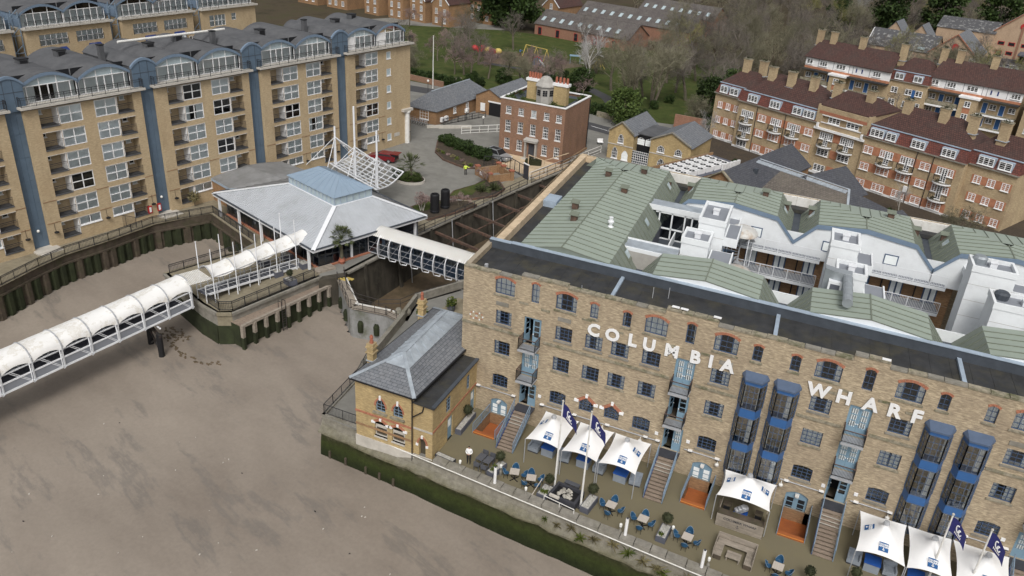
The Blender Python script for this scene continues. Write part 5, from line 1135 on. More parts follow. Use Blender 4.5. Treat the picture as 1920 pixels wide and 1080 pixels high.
    # lead covered upper slopes with rolls
    for s, (p0, p1, q0, q1) in enumerate(((F,G,A,D),(F,G,B,C_))):
        def at(u, k): a = V(p0).lerp(V(p1), u); c = V(q0).lerp(V(q1), u); return a.lerp(c, k)+V((0,0,.05))
        for i in range(9):
            u0, u1 = i/9, (i+.96)/9; b = MB(); k = .40 if s else .36; b.poly([tuple(at(u0,0)),tuple(at(u1,0)),tuple(at(u1,k)),tuple(at(u0,k))]); b.beam(at(u0,.02)+V((0,0,.03)), at(u0,k)+V((0,0,.03)), .08, .06); b.build('lead_sheet', 'lead', R)
    b = MB(); b.poly([tuple(V(A).lerp(V(F), .62)+V((0,0,.05))), tuple(V(B).lerp(V(F), .62)+V((0,0,.05))), tuple(V(F)+V((0,0,.05)))]); b.build('lead_sheet', 'lead', R)
    b = MB(); b.box(x0-e-.04,y0-e-.06,ev-.12,x1+e,y0-e+.04,ev); b.box(x0-e-.08,y0-e,ev-.12,x0-e,y1+.4,ev); b.beam((x1+e+.05,y0-e,ev-.05),(x1+e+.05,0,ev-.05),.14,.1); b.build('gutter', 'black', R)
    b = MB(); b.poly([(x1-.0,y0-.0,5.0),(x2+.2,y0-.05,4.98),(x2-.1,-.05,4.98),(x1,-.05,5.0)]); b.prism([(x1,y0+.0),(x2+.2,y0-.05),(x2-.1,-.05),(x1,-.05)], 4.85, 5.0); b.build('flat_roof', 'felt', R); b = MB(); b.beam((x2+.1,y0,5.03),(x2-.18,-.05,5.03),.3,.1); b.build('roof_edge', 'dark_flash', R)
    for x, y in ((-5.25,-5.6),(-5.55,2.9)):
        c = MB(); c.box(-.28,-.28,-1,.28,.28,1.0,0); c.box(-.36,-.36,1.0,.36,.36,1.14,0); c.box(-.3,-.3,1.14,.3,.3,1.4,0); c.box(-.38,-.38,.55,.38,.38,.65,0); c.box(-.36,-.36,-.2,.36,.36,-.12,1); o = c.build('chimney', ['yellow_brick','lead'], R, loc=(x,y,6.0))
        p = MB(); p.lathe([(.17,1.4),(.15,1.55),(.12,1.85),(.16,1.9),(.1,2.1)], n=10); p.build('chimney_pot', 'terracotta', o)
gatehouse()
# ------------------------------------------------------------------ dock gate, railings, beams
def dock():
    t = thing('dock_gate', 'grey steel dock gate bent towards the beach with plank walkway', 'dock gate')
    L = [(-22.6,14.3),(-17.9,9.75),(-13.9,10.35),(-12.3,9.95)]
    for a, c in zip(L, L[1:]):
        a, c = V((*a,0)), V((*c,0)); d = (c-a).normalized(); n = V((d.y,-d.x,0)); b = MB()
        b.extr([tuple(a+n*.3+V((0,0,-.15))),tuple(c+n*.3+V((0,0,-.15))),tuple(c+n*.3+V((0,0,-6))),tuple(a+n*.3+V((0,0,-6)))], tuple(-n*.7)); b.build('gate_leaf', 'gate_steel', t)
        k = max(2, int((c-a).length/.3))
        for i in range(k):
            p, q = a.lerp(c, i/k), a.lerp(c, (i+.92)/k); b = MB(); b.extr([tuple(p-n*.55),tuple(q-n*.55),tuple(q+n*.45),tuple(p+n*.45)], (0,0,.08)); b.build('walkway_plank', 'timber', t)
        rail(t, [tuple(a+n*.42+V((0,0,.05))), tuple(c+n*.42+V((0,0,.05)))], 1.05, 'iron', 0, mid=.55, post=1.5)
        b = MB(); b.beam(a-n*.62+V((0,0,.1)), c-n*.62+V((0,0,.1)), .12, .2); b.build('kerb_board', 'old_white', t)
        if (c-a).length > 3:
            for f in (.25,.7): p = a.lerp(c, f)+n*.36; b = MB(); b.lathe([(.3,-2.6),(.34,-1.6),(.2,-1.3)], (p.x,p.y,0), 8); b.build('weed_patch', 'algae', t)
    for k in range(3): b = MB(); b.box(-22.9+.3*k,14.2+.28*k,.02,-22.0+.3*k,14.55+.28*k,.12); b.build('yellow_step', 'yellow_paint', t)
    R = thing('dock_rail', 'dark curved handrail round the dry dock mouth', 'railing'); pts = [(-23.1,15.6,0),(-20.6,12.6,0),(-18.2,11.0,0),(-15.5,11.0,0),(-13.6,12.2,0),(-13.0,14.3,0),(-10.5,19.0,0)]
    b = MB()
    for z in (.45,.95): b.path([(p[0],p[1],z) for p in pts], .035, 5)
    for p in pts: b.tube(p, (p[0],p[1],.98), .03, n=5)
    b.build('handrail', 'iron', R)
    T = thing('dock_shore_beams', 'rusty steel shores spanning the dry dock beside the warehouse', 'beams')
    for a, c in (((-20.9,33.3),(-8.2,30.0)),((-20.1,37.5),(-8.2,34.3)),((-19.4,41.5),(-7.8,38.3)),((-18.3,47.0),(-7.6,44.2)),((-17.4,51.8),(-7.2,49.0)),((-16.4,57.5),(-6.8,54.7))):
        b = MB(); b.beam((a[0]-.6,a[1]+.17,-.9),(c[0],c[1],-1.1),.28,.3); b.build('beam', 'rust', T)
    b = MB(); b.path([(-20.6,24,-2.0),(-19.0,35,-2.0),(-16.8,48,-2.0),(-13.6,64,-2.0)], .1, 6); b.build('long_pipe', 'rust', T)
    for y in (27,36,45): b = MB(); x = -22.1+(y-29)*.18 if y > 29 else -21.9; b.tube((x+.9,y,-5.4),(x+.5,y,.2),.06); b.build('pole', 'steel_grey', T)
    F = thing('dock_fence', 'dark metal fence along the west side of the dry dock', 'fence')
    rail(F, [(-22.4,24.5,0),(-22.05,29,0),(-18.75,47.8,0),(-17.6,54.5,0)], 1.05, 'rail_dark', 0, mid=.55, post=2.1, r=.03); rail(F, [(-17.4,55.5,0),(-14.4,70,0)], 1.6, 'rail_dark', .3, mid=.8, post=2.2, r=.03)
    b = MB(); 
    for k in range(9): b.box(0,0,0,.001,.001,.001)
    # potted shrubs on the small roof terrace by the warehouse corner
    for x, y, l, r in ((-8.6,14.2,'nearest the warehouse corner',.55),(-10.2,11.0,'behind the gatehouse chimney',.5)):
        t = thing('potted_shrub', 'potted evergreen shrub in blue glazed pot '+l, 'potted plant', (x,y,0)); b = MB(); b.lathe([(.3,0),(.42,.4),(.38,.62),(.42,.66)], n=14); b.build('pot', 'planter_grey', t); b = MB(); leafball(b, (0,0,1.0), r, 260, .14, int(y), 1, .2); b.build('foliage', 'leaf_bright', t)
    b = MB(); b.prism([(-10.0,12),(-3,12.5),(-3.2,17.5),(-9.4,17.2)], 0, .02); struct(b.build('roof_terrace', 'quay_stone'))
    b = MB(); b.rbox(-9.0,12.3,0,.5,1.6,.5,.2); tag(b.build('covered_furniture', 'black'), 'low black covered furniture beside the warehouse corner', 'furniture')
    w = MB(); w.extr([(-12.2,10.2,0),(-13.0,14.3,0),(-13.0,14.3,.9),(-12.2,10.2,.9)], (.35,.05,0)); w.extr([(-13.0,14.3,0),(-9.9,20.5,0),(-9.9,20.5,.9),(-13.0,14.3,.9)], (.35,-.15,0)); tag(w.build('dock_parapet', 'stone'), 'low stone parapet on the east lip of the dry dock', 'wall')
    for x, y, l in ((-13.0,10.9,'left'),(-12.2,11.3,'right')): b = MB(); b.lathe([(.34,0),(.42,.3),(.3,.6),(.2,.7)], (0,0,0), 10); tag(b.build('bollard', 'stone', loc=(x,y,0)), f'{l} stone bollard beside the gatehouse rear chimney', 'bollard', 'stone bollards')
dock()
# ------------------------------------------------------------------ covered footbridge over the dock
def bridge():
    R = thing('footbridge', 'covered footbridge with ribbed white vault roof and hoops over the dock', 'footbridge')
    A, B = V((-24.0,21.9,0)), V((-3.5,19.9,0)); d = (B-A).normalized(); n = V((-d.y,d.x,0)); L = (B-A).length; W = 2.5
    def at(s, v, z): p = A+d*s+n*v; return (p.x, p.y, z)
    b = MB(); b.extr([at(0,0,.15),at(L,0,.15),at(L,W,.15),at(0,W,.15)], (0,0,.18)); b.build('deck', 'steel_grey', R)
    k = int(L/.27)
    for i in range(k):       # each roof sheet is a pressed panel
        s0, s1 = L*i/k, L*(i+.82)/k; b = MB(); m = 7
        pr = [(-.15+(W+.3)*j/m, 2.55+.75*math.sin(PI*j/m)) for j in range(m+1)]
        for (v0,z0),(v1,z1) in zip(pr, pr[1:]): b.poly([at(s0,v0,z0),at(s1,v0,z0),at(s1,v1,z1),at(s0,v1,z1)])
        if s0 > .7: b.build('roof_sheet', 'old_white', R, smooth=False)
    un = MB(); m = 6; pr = [(-.1+(W+.2)*j/m, 2.5+.7*math.sin(PI*j/m)) for j in range(m+1)]
    for (v0,z0),(v1,z1) in zip(pr, pr[1:]): un.poly([at(0.2,v0,z0),at(L,v0,z0),at(L,v1,z1),at(0.2,v1,z1)])
    un.build('shade_lining', 'panel_grey', R)  # darker grey seen through the sheet gaps, painted shade of the corrugations
    q = int(L/1.55)
    for side in (0, W):
        f = MB()
        for i in range(q+1):
            s = L*i/q; f.beam(at(s,side,.2), at(s,side,2.6), .1)
            if i < q: f.beam(at(s,side,.3), at(s+L/q,side,2.4), .035)
        for z in (.25,.95,1.6,2.55): f.beam(at(0,side,z), at(L,side,z), .09 if z in (.25,2.55) else .05)
        o = f.build('side_frame', 'steel_grey', R); g = MB(); g.poly([at(0,side,.3),at(L,side,.3),at(L,side,2.5),at(0,side,2.5)]); g.build('glass', 'pane_blue', o)
    for i in range(1, q, 1):
        s = L*i/q+.3; h = MB(); P = [at(s,0.1,2.75)]+[at(s,-.15-.55*math.sin(a),1.25+1.3*math.cos(a)) for a in [PI*j/10 for j in range(1,11)]]+[at(s+.55,-.0,-.05),at(s+.6,0,.2)]; h.path(P, .055, 6); h.build('hoop', 'steel_white', R)
bridge()
# ------------------------------------------------------------------ riverside pavilion
def pavilion():
    ang = math.radians(-19.6); O = (-46.0,21.9); R = thing('pavilion', 'single storey glass pavilion with grey hipped metal roof and blue lantern', 'pavilion', (O[0],O[1],0), ang)
    W, D, H = 20.6, 15.6, 2.75; e = 1.0
    A, B, C_, E_ = (-e,-e*.8), (W+e,-e*.8), (W+e,D+.2), (-e,D+.2)
    # lantern plan, local
    l0, l1, m0, m1 = 7.4, 17.1, 5.3, 10.7; zl = 5.35
    Pa, Pb, Pc, Pd = (l0,m0,zl), (l1,m0,zl), (l1,m1,zl), (l0,m1,zl); z = H+.15
    a, b_, c, d = (A[0],A[1],z), (B[0],B[1],z), (C_[0],C_[1],z), (E_[0],E_[1],z)
    def roofside(p, q, r, s, n, mat):
        p, q, r, s = (V(k) for k in (p,q,r,s)); seams = MB()
        t = MB(); t.poly([tuple(p),tuple(q),tuple(r),tuple(s)]); o = t.build('roof_slope', mat, R)
        ed = (q-p); L = ed.length; dr = ed.normalized(); nn = ed.cross(s-p).normalized(); inw = nn.cross(dr)
        for i in range(1, n):
            f = i/n; x = p+ed*f; dist = (s-p).dot(inw); u = f*L
            # clip the seam against the hips
            hl = (s-p).dot(dr); hr = L-(r-p).dot(dr); k = 1.0
            if u < hl: k = u/hl
            if L-u < hr: k = min(k, (L-u)/hr)
            pe = MB(); pe.beam(x+nn*.02, x+inw*dist*k+nn*.02, .035, .05); pe.build('seam', mat if mat == 'pav_metal' else 'roof_grey', o)
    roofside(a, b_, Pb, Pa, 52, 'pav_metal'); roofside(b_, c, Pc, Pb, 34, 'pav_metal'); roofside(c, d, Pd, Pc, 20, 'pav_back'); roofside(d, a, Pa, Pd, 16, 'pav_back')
    b = MB()
    for p, q in ((a,Pa),(b_,Pb),(c,Pc),(d,Pd)): b.beam(V(p)+V((0,0,.05)), V(q)+V((0,0,.05)), .5, .06)
    b.build('hip_flashing', 'steel_white', R)['kind'] = 'stuff'
    b = MB(); b.prism([A,B,C_,E_], H-.16, H+.14); b.build('eaves', 'steel_white', R); b = MB()
    for p, q in ((A,B),(B,C_),(C_,E_),(E_,A)): b.beam((*p,H+.2),(*q,H+.2),.22,.1)
    b.build('gutter', 'dark_flash', R)
    # lantern
    lw = MB(); lw.box(l0,m0,zl-.4,l1,m1,zl+.12,0); lw.box(l0-.1,m0-.1,zl-.05,l1+.1,m1+.1,zl+.05,1); lw.box(l0,m0,zl+.92,l1,m1,zl+1.05,0); o = lw.build('lantern', ['flash_blue','steel_white'], R)
    g = MB(); g.box(l0+.06,m0+.06,zl+.1,l1-.06,m1-.06,zl+.92); g.build('clerestory_glass', 'skylight', o)
    mu = MB()
    for i in range(13): x = l0+(l1-l0)*i/12; mu.box(x-.05,m0-.01,zl+.1,x+.05,m0+.06,zl+.95); mu.box(x-.05,m1-.06,zl+.1,x+.05,m1+.01,zl+.95)
    for i in range(7): y = m0+(m1-m0)*i/6; mu.box(l1-.06,y-.05,zl+.1,l1+.01,y+.05,zl+.95); mu.box(l0-.01,y-.05,zl+.1,l0+.06,y+.05,zl+.95)
    mu.build('mullions', 'flash_blue', o)['kind'] = 'stuff'
    z0, z1 = zl+1.05, zl+2.45; q = .18; ra, rb = (l0+2.7,(m0+m1)/2,z1), (l1-2.7,(m0+m1)/2,z1); cs = [(l0-q,m0-q,z0),(l1+q,m0-q,z0),(l1+q,m1+q,z0),(l0-q,m1+q,z0)]
    for k, (p, q_, r, s) in enumerate(((cs[0],cs[1],rb,ra),(cs[1],cs[2],rb,rb),(cs[2],cs[3],ra,rb),(cs[3],cs[0],ra,ra))):
        n = 8 if k % 2 == 0 else 5; p, q_, r, s = (V(v) for v in (p,q_,r,s))
        for i in range(n):
            f0, f1 = i/n, (i+1)/n; b = MB(); b.poly([tuple(p.lerp(q_,f0)),tuple(p.lerp(q_,f1)),tuple(s.lerp(r,f1)),tuple(s.lerp(r,f0))][:4] if r != s else [tuple(p.lerp(q_,f0)),tuple(p.lerp(q_,f1)),tuple(r)]); b.beam(p.lerp(q_,f0)+V((0,0,.02)), s.lerp(r,f0)+V((0,0,.02)), .05, .05); b.build('lantern_sheet', 'lantern_blue', o)
    # glazed walls, posts and brick plinth
    for k, (p, q_) in enumerate((((0,.5),(W,.5)),((W,.5),(W,D-1)))):
        p, q_ = V((*p,0)), V((*q_,0)); L = (q_-p).length; dr = (q_-p)/L; nb = int(L/4.6)
        pl = MB(); nn = V((dr.y,-dr.x,0)); pl.extr([tuple(p+nn*.3),tuple(q_+nn*.3),tuple(q_-nn*.1),tuple(p-nn*.1)], (0,0,.16)); pl.build('brick_plinth', 'red_arch', R)
        for i in range(nb):
            s0, s1 = L*i/nb, L*(i+1)/nb
            if k == 1 and 1.9 < i < 2.5: continue
            f = MB(); 
            for j in range(6): x = p+dr*(s0+(s1-s0)*j/5); f.beam(x+V((0,0,.16)), x+V((0,0,H-.1)), .06)
            for z_ in (.2,1.3,2.2): f.beam(p+dr*s0+V((0,0,z_)), p+dr*s1+V((0,0,z_)), .05)
            o = f.build('glazing', 'dark_flash', R); g = MB(); x0, x1 = p+dr*s0, p+dr*s1; g.poly([tuple(x0+V((0,0,.16))),tuple(x1+V((0,0,.16))),tuple(x1+V((0,0,H))),tuple(x0+V((0,0,H)))]); g.build('glass', 'pane_blue', o)
    posts = [(.0,-.5),(4.8,-.5),(10.0,-.5),(14.6,-.5),(20.2,-.5),(20.6,5),(20.9,9.5),(21,14.3)]
    for x, y in posts: b = MB(); b.box(x-.13,y-.13,0,x+.13,y+.13,H-.15); b.build('post', 'steel_white', R)
    cr = MB(); cr.box(0,D-.6,0,W,D-.5,H,0); cr.box(.1,.6,.01,W,D-.6,.02,1); cr.box(0,.5,0,.1,D-.5,H,0); cr.box(5,5,0,16,9,2.6,0); cr.build('core', ['panel_grey','planter_grey'], R)
    # darker flat annex towards the apartments
    An = thing('pavilion_annex', 'weathered dark grey low roof behind the glass pavilion', 'annex', (0,0,0)); z = 3.1
    P = [(-51.3,25.4,z),(-51.0,32.4,z),(-47.8,35.8,z),(-42.5,34.6,z),(-39.5,29,z),(-46.3,23.6,z)]; r0, r1 = (-48.6,29.8,3.9), (-43.0,28.8,3.9)
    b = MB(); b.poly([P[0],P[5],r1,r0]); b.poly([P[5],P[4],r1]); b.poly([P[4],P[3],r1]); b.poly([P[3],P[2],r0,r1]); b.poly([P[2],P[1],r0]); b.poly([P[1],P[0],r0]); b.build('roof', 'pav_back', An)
    b = MB(); b.prism([(p[0],p[1]) for p in P], 2.75, 3.08); b.build('fascia', 'flash_blue', An); b = MB(); b.prism([(p[0]*.98-.9,p[1]*.98+.6) for p in P], 0, 2.75); b.build('wall', 'terrace_brick', An)
pavilion()
# ------------------------------------------------------------------ white tensile entrance canopy
def entrance_canopy():
    R = thing('entrance_canopy', 'white steel mast canopy of glass panes over the hotel entrance', 'canopy')
    a, b_, c, d = V((-40.8,37.6,3.6)), V((-29.6,32.3,3.6)), V((-30.6,40.6,3.2)), V((-41.4,44.6,3.2)); n, m = 9, 7
    def P(u, v): p = a.lerp(b_, u).lerp(d.lerp(c, u), v); return p+V((0,0,.55*math.sin(PI*v)*-1+.25*v))
    for i in range(n):
        for j in range(m): q = MB(); q.poly([tuple(P(i/n,j/m)),tuple(P((i+1)/n,j/m)),tuple(P((i+1)/n,(j+1)/m)),tuple(P(i/n,(j+1)/m))]); q.build('pane', 'pane_clear', R)
    f = MB()
    for i in range(n+1):
        for j in range(m): f.beam(P(i/n,j/m)+V((0,0,.05)), P(i/n,(j+1)/m)+V((0,0,.05)), .16 if i in (0,n) else .1, .12)
    for j in range(m+1):
        for i in range(n): f.beam(P(i/n,j/m)+V((0,0,.05)), P((i+1)/n,j/m)+V((0,0,.05)), .2 if j in (0,m) else .09, .1)
    f.build('grid_frame', 'steel_white', R)
    for k, (u, zt, zj) in enumerate(((.07,8.95,7.45),(.5,12.95,7.5),(.95,11.1,7.6))):
        p = P(u,.12); M_ = MB(); M_.tube((p.x,p.y,0),(p.x,p.y,zt),.15,.13,10); M_.tube((p.x-.35,p.y+.1,2.9),(p.x-.1,p.y,zj),.09,n=8); o = M_.build('mast', 'steel_white', R)
        s = MB(); J = V((p.x,p.y,zj))
        for q in (P(max(0,u-.16),.85), P(min(1,u+.2),.8), P(u,.95), V((p.x-3.6,p.y-2.0,3.3)), V((p.x+.4,p.y-2.6,3.6))): s.tube(J, q, .05, n=6)
        if k < 2: s.tube(J, V(P((.5,.95)[k],.12).to_tuple())+V((0,0,3.6)), .05, n=6)
        s.build('tie_rods', 'steel_white', o)['kind'] = 'stuff'
entrance_canopy()
# ------------------------------------------------------------------ pier deck, gangway and jetty
def pier():
    t = thing('pier_railing', 'black iron railing round the pier on the jetty side', 'railing')
    rail(t, [(-31.0,2.9,.0),(-29.0,2.25,0),(-27.9,2.95,0),(-25.5,13.4,0)], 1.05, 'rail_dark', .16, mid=.85, r=.03)
    t = thing('pier_railing', 'black iron railing on the inlet side of the pier', 'railing'); rail(t, [(-39.4,6.0,0),(-36.8,14.0,0)], 1.05, 'rail_dark', .16, mid=.85, r=.03)
    t = thing('quay_railing', 'long black railing along the apartment quay edge', 'railing'); rail(t, [(-51.0,-25,.1),(-51.6,-4.9,.1),(-52.3,0,.1),(-52.5,3.5,.1),(-51.6,8.7,.1),(-51.1,15,.1),(-47.6,21.6,.1),(-37.0,17.2,.1)], 1.0, 'rail_dark', .16, mid=.85, r=.03)
    t = thing('quay_fence_panel', 'short dark fence panel set across the apartment quay', 'fence'); rail(t, [(-54.6,12.6,.0),(-51.8,13.1,0)], 1.5, 'rail_dark', .14)
    for x, y, l in ((-52.9,16.4,'left'),(-52.6,17.6,'right')):
        t = thing('life_ring_box', f'red life ring cabinet with white front on the apartment wall, {l}', 'life ring box', (x,y,.7), math.radians(78), 'red life ring cabinets'); b = MB(); b.box(-.25,-.14,0,.25,.14,.95); b.build('cabinet', 'red_paint', t); b = MB(); b.box(-.14,-.16,.15,.14,-.14,.8); b.build('front', 'white_paint', t)
    # ramp between fence and gangway
    R = thing('pier_ramp', 'white railed metal ramp under the fabric canopy on the pier', 'ramp'); A, B = V((-31.9,3.0,.95)), V((-29.2,14.6,.12)); d = (B-A).normalized(); n = V((-d.y,d.x,0)).normalized()
    k = 44
    for i in range(k):
        p, q = A.lerp(B, i/k), A.lerp(B, (i+.9)/k); b = MB(); b.extr([tuple(p-n*.75),tuple(q-n*.75),tuple(q+n*.75),tuple(p+n*.75)], (0,0,-.06)); b.build('deck_slat', 'panel_grey' if i % 2 else 'planter_grey', R)
    for s in (-.8,.8):
        b = MB(); b.beam(A+n*s, B+n*s, .1, .22); b.beam(A+n*s+V((0,0,1.05)), B+n*s+V((0,0,1.05)), .07); b.beam(A+n*s+V((0,0,.6)), B+n*s+V((0,0,.6)), .04)
        for i in range(10): p = A.lerp(B, i/9)+n*s; b.beam((p.x,p.y,0),p+V((0,0,1.05)), .07)
        b.build('side_rail', 'steel_white', R)
    b = MB(); b.prism([(B.x-1.2,B.y+.1),(B.x+1.1,B.y-.3),(B.x+1.35,B.y+1.3),(B.x-.95,B.y+1.7)], .02, .1); b.build('ramp_foot', 'pale_stone', R)
    # fabric canopy on masts
    C_ = thing('ramp_canopy', 'pale fabric canopy strung between slim white masts on the pier', 'canopy'); m0 = [(-30.52,3.43),(-29.85,6.0),(-29.4,8.76),(-28.9,11.3),(-28.36,13.98)]; off = V((-2.6,.75,0))
    for x, y in m0:
        for s in (0,1): p = V((x,y,0))+off*s; b = MB(); b.tube(p, p+V((0,0,6.05)), .065, .05, 7); b.build('mast', 'steel_white', C_)
    fine = [V((-31.4,1.2,0))]+[V((*p,0)) for p in m0]+[V((-27.9,16.2,0))]
    for i in range(1, len(fine)-1):
        p, q = fine[i], fine[i+1]; b = MB(); N = 8; G = {}
        for a in range(7):
            for c in range(N+1): u, v = a/6, c/N; w = p.lerp(q, u)+off*v; sag = 4*u*(1-u); G[a,c] = len(b.v); b.v.append((w.x-off.x*.06*sag*(.5-v),w.y,2.9+.75*math.sin(PI*v)-.22*sag*(1-math.sin(PI*v)*.4)+.02*i))
        for a in range(6):
            for c in range(N): b.f.append((G[a,c],G[a+1,c],G[a+1,c+1],G[a,c+1])); b.m.append(0)
        b.build('fabric_bay', 'gangway_fabric', C_, smooth=True)
        r = MB(); r.path([tuple(p+off*(k/8)+V((0,0,2.93+.76*math.sin(PI*k/8)))) for k in range(9)], .07, 6); r.path([tuple(p+V((0,0,2.9))),tuple(q+V((0,0,2.9)))], .04, 5); r.build('hoop', 'steel_grey', C_)
    b = MB()
    for k in range(14): s = k/14; p = fine[0].lerp(fine[1], s); b.beam(p+V((0,0,2.75)), p+off+V((0,0,2.9)), .1, .05)
    b.build('slatted_link', 'old_white', C_)['kind'] = 'stuff'
    # planters on the pier
    for x, y, l, ball in ((-29.3,11.6,'next to the ramp foot',0),(-26.7,10.7,'nearest the jetty railing',1),(-31.0,15.6,'by the pavilion glass, left',1),(-28.1,14.8,'by the pavilion corner post',0),(-32.2,13.0,'behind the canopy masts',0)):
        t = thing('stone_planter', 'square dark planter on the pier '+l, 'planter', (x,y,0), -.35, 'square pier planters'); b = MB(); b.box(-.62,-.5,0,.62,.5,.62); b.build('box', 'planter_grey', t); b = MB(); b.box(-.52,-.4,.61,.52,.4,.64); b.build('soil_bed', 'pebbles', t); b = MB(); b.tube((0,0,.6),(0,0,1.2),.03,n=5); b.build('stem', 'bark', t)
        if ball: b = MB(); b.ball((0,0,1.4), .3); leafball(b, (0,0,1.4), .36, 350, .07, int(y)); b.build('clipped_ball', 'box_leaf', t)
    # gangway: truss with fabric vaults
    G_ = thing('gangway', 'long gangway with stained white fabric vault roof over the beach', 'gangway'); S, E_ = V((-31.9,1.6,-.05)), V((-39.4,-42.0,-1.6)); d = (E_-S).normalized(); L = (E_-S).length; n = V((d.y,-d.x,0)).normalized(); up = V((0,0,1)); W = 2.7; bay = 2.72; off0 = -1.0
    if n.x > 0: n = -n
    def at(s, v, z): return S+d*s+n*v+up*z
    nb = 15
    for i in range(nb):
        s0, s1 = i*bay, (i+1)*bay; b = MB(); N = 9; Q = {}
        for a in range(6):
            for c in range(N+1):
                u, v = a/5, c/N; k = 4*u*(1-u); th = PI*v; w = (1-math.cos(th))/2; z = 1.75+1.35*math.sin(th)**.8-.08*k*math.sin(th)+.42*k*(1-math.sin(th))**1.5
                p = at(s0+(s1-s0)*u, -.15+(W+.3)*w, z); Q[a,c] = len(b.v); b.v.append(tuple(p))
        for a in range(5):
            for c in range(N): b.f.append((Q[a,c],Q[a+1,c],Q[a+1,c+1],Q[a,c+1])); b.m.append(0)
        b.build('fabric_vault', 'gangway_fabric', G_, smooth=True)
        h = MB(); h.path([tuple(at(s0,-.2+(W+.4)*(1-math.cos(PI*c/10))/2,1.72+1.4*math.sin(PI*c/10)**.8)) for c in range(11)]+[], .07, 6); h.build('hoop', 'steel_grey', G_)
        for v in (0, W):
            f = MB(); f.beam(at(s0,v,0), at(s0,v,1.75), .18, .12); f.beam(at(s0+.1,v,.0), at(s1-.9,v,1.7), .05); f.beam(at(s0+.25,v,.0), at(s1-.7,v,1.7), .05)
            if v == 0: f.path([tuple(at(s0+.25,-.12,1.9)),tuple(at(s0+.33,-.35,1.0)),tuple(at(s0+.33,-.35,.3)),tuple(at(s0+.2,-.25,-.05)),tuple(at(s0-.1,-.1,.0))], .05, 5)
            f.build('side_frame', 'steel_white', G_); p = MB(); p.poly([tuple(at(s0+.08,v,.12)),tuple(at(s1-.08,v,.12)),tuple(at(s1-.08,v,.8)),tuple(at(s0+.08,v,.8))]); p.build('side_panel', 'panel_grey', G_)
    for v in (0, W):
        f = MB()
        for z, w in ((.0,.16),(.9,.12),(1.75,.1)): f.beam(at(0,v,z), at(nb*bay,v,z), w)
        f.build('chord', 'steel_white', G_)
    f = MB(); f.extr([tuple(at(0,0,-.02)),tuple(at(nb*bay,0,-.02)),tuple(at(nb*bay,W,-.02)),tuple(at(0,W,-.02))], (0,0,-.1)); f.build('deck', 'planter_grey', G_)
    T = thing('trestle', 'dark timber pile trestle carrying the gangway over the sand', 'trestle')
    for x, y in ((-35.0,-1.6),(-32.2,-2.9)): b = MB(); b.tube((x,y,-6),(x+.05,y,-1.2),.3,.28,10); b.build('pile', 'black', T)
    b = MB(); b.beam((-35.0,-1.6,-3.6),(-32.2,-2.9,-1.5),.16); b.beam((-35.0,-1.6,-1.6),(-32.2,-2.9,-3.4),.16); b.beam((-35.3,-1.4,-1.3),(-31.9,-3.0,-1.3),.25); b.build('bracing', 'iron', T)
    b = MB(); b.path([(-35.4,-1.3,-.2),(-33.6,-2.0,-.9),(-31.6,-3.1,-.2)], .09, 6); b.build('saddle', 'steel_white', T)
    # lower jetty with fender piles
    J = thing('jetty', 'low timber jetty with green fender piles beside the pier', 'jetty'); P0, P1 = V((-26.1,2.1,-.95)), V((-23.9,14.3,-.95)); d = (P1-P0).normalized(); n = V((-d.y,d.x,0)); k = 44
    for i in range(k): p, q = P0.lerp(P1, i/k), P0.lerp(P1, (i+.93)/k); b = MB(); b.extr([tuple(p),tuple(q),tuple(q+n*1.75),tuple(p+n*1.9)], (0,0,-.12)); b.build('deck_plank', 'tread', J)
    b = MB(); b.beam(P0+V((0.05,0,.02)), P1+V((0.05,0,.02)), .3, .28); b.build('edge_beam', 'timber', J)
    b = MB(); b.extr([tuple(P0+n*.25+V((0,0,-.1))),tuple(P1+n*.25+V((0,0,-.1))),tuple(P1+n*.25+V((0,0,-5))),tuple(P0+n*.25+V((0,0,-5)))], tuple(n*.2)); b.extr([tuple(P0+n*.0+V((0,0,-.1))),tuple(P0+n*1.9+V((0,0,-.1))),tuple(P0+n*1.9+V((0,0,-5))),tuple(P0+V((0,0,-5)))], tuple(d*.2)); b.build('backing_sheet', 'algae', J)
    for i in range(9): p = P0.lerp(P1, i/8.4)-n*.12; b = MB(); b.box(p.x-.17,p.y-.17,-5,p.x+.17,p.y+.17,-2.2,0); b.box(p.x-.17,p.y-.17,-2.2,p.x+.17,p.y+.17,-1.0+(.18 if i in (0,4) else 0),1); b.build('fender_pile', ['algae','timber'], J)
    p = P0.lerp(P1, .42)-n*.3; b = MB()
    for s in (-.25,.25): b.path([tuple(p+d*s+V((0,0,-2.9))),tuple(p+d*s+V((0,0,.9))),tuple(p+d*s+n*.5+V((0,0,.9))),tuple(p+d*s+n*.55)], .04, 5)
    for z in range(9): b.tube(p-d*.25+V((0,0,-2.7+z*.3)), p+d*.25+V((0,0,-2.7+z*.3)), .03, n=5)
    b.build('ladder', 'iron', J)
    t = thing('timber_stack', 'stack of weathered beams at the head of the jetty', 'timber'); 
    for i in range(4): b = MB(); b.rbox(0,i*.3,0,.25,2.3,.27,0); b.build('beam', 'timber', t)
    t.location = (-25.3,15.3,0); t.rotation_euler = (0,0,1.15)
    # footprints pressed in the sand
    fp = MB(); rnd = random.Random(4)
    pts = [(-34.2,.4),(-33.2,-.6),(-32.0,-1.3),(-30.5,-1.8),(-29,-2.0),(-27.5,-1.7),(-26,-1.0)]
    for (a, c) in zip(pts, pts[1:]):
        for k in range(7): u = k/7; x, y = a[0]+(c[0]-a[0])*u+rnd.uniform(-.35,.35), a[1]+(c[1]-a[1])*u+rnd.uniform(-.35,.35); fp.rbox(x, y, sand_z(x,y)-.02, sand_z(x,y)+.045, .34, .16, rnd.uniform(-.8,.2))
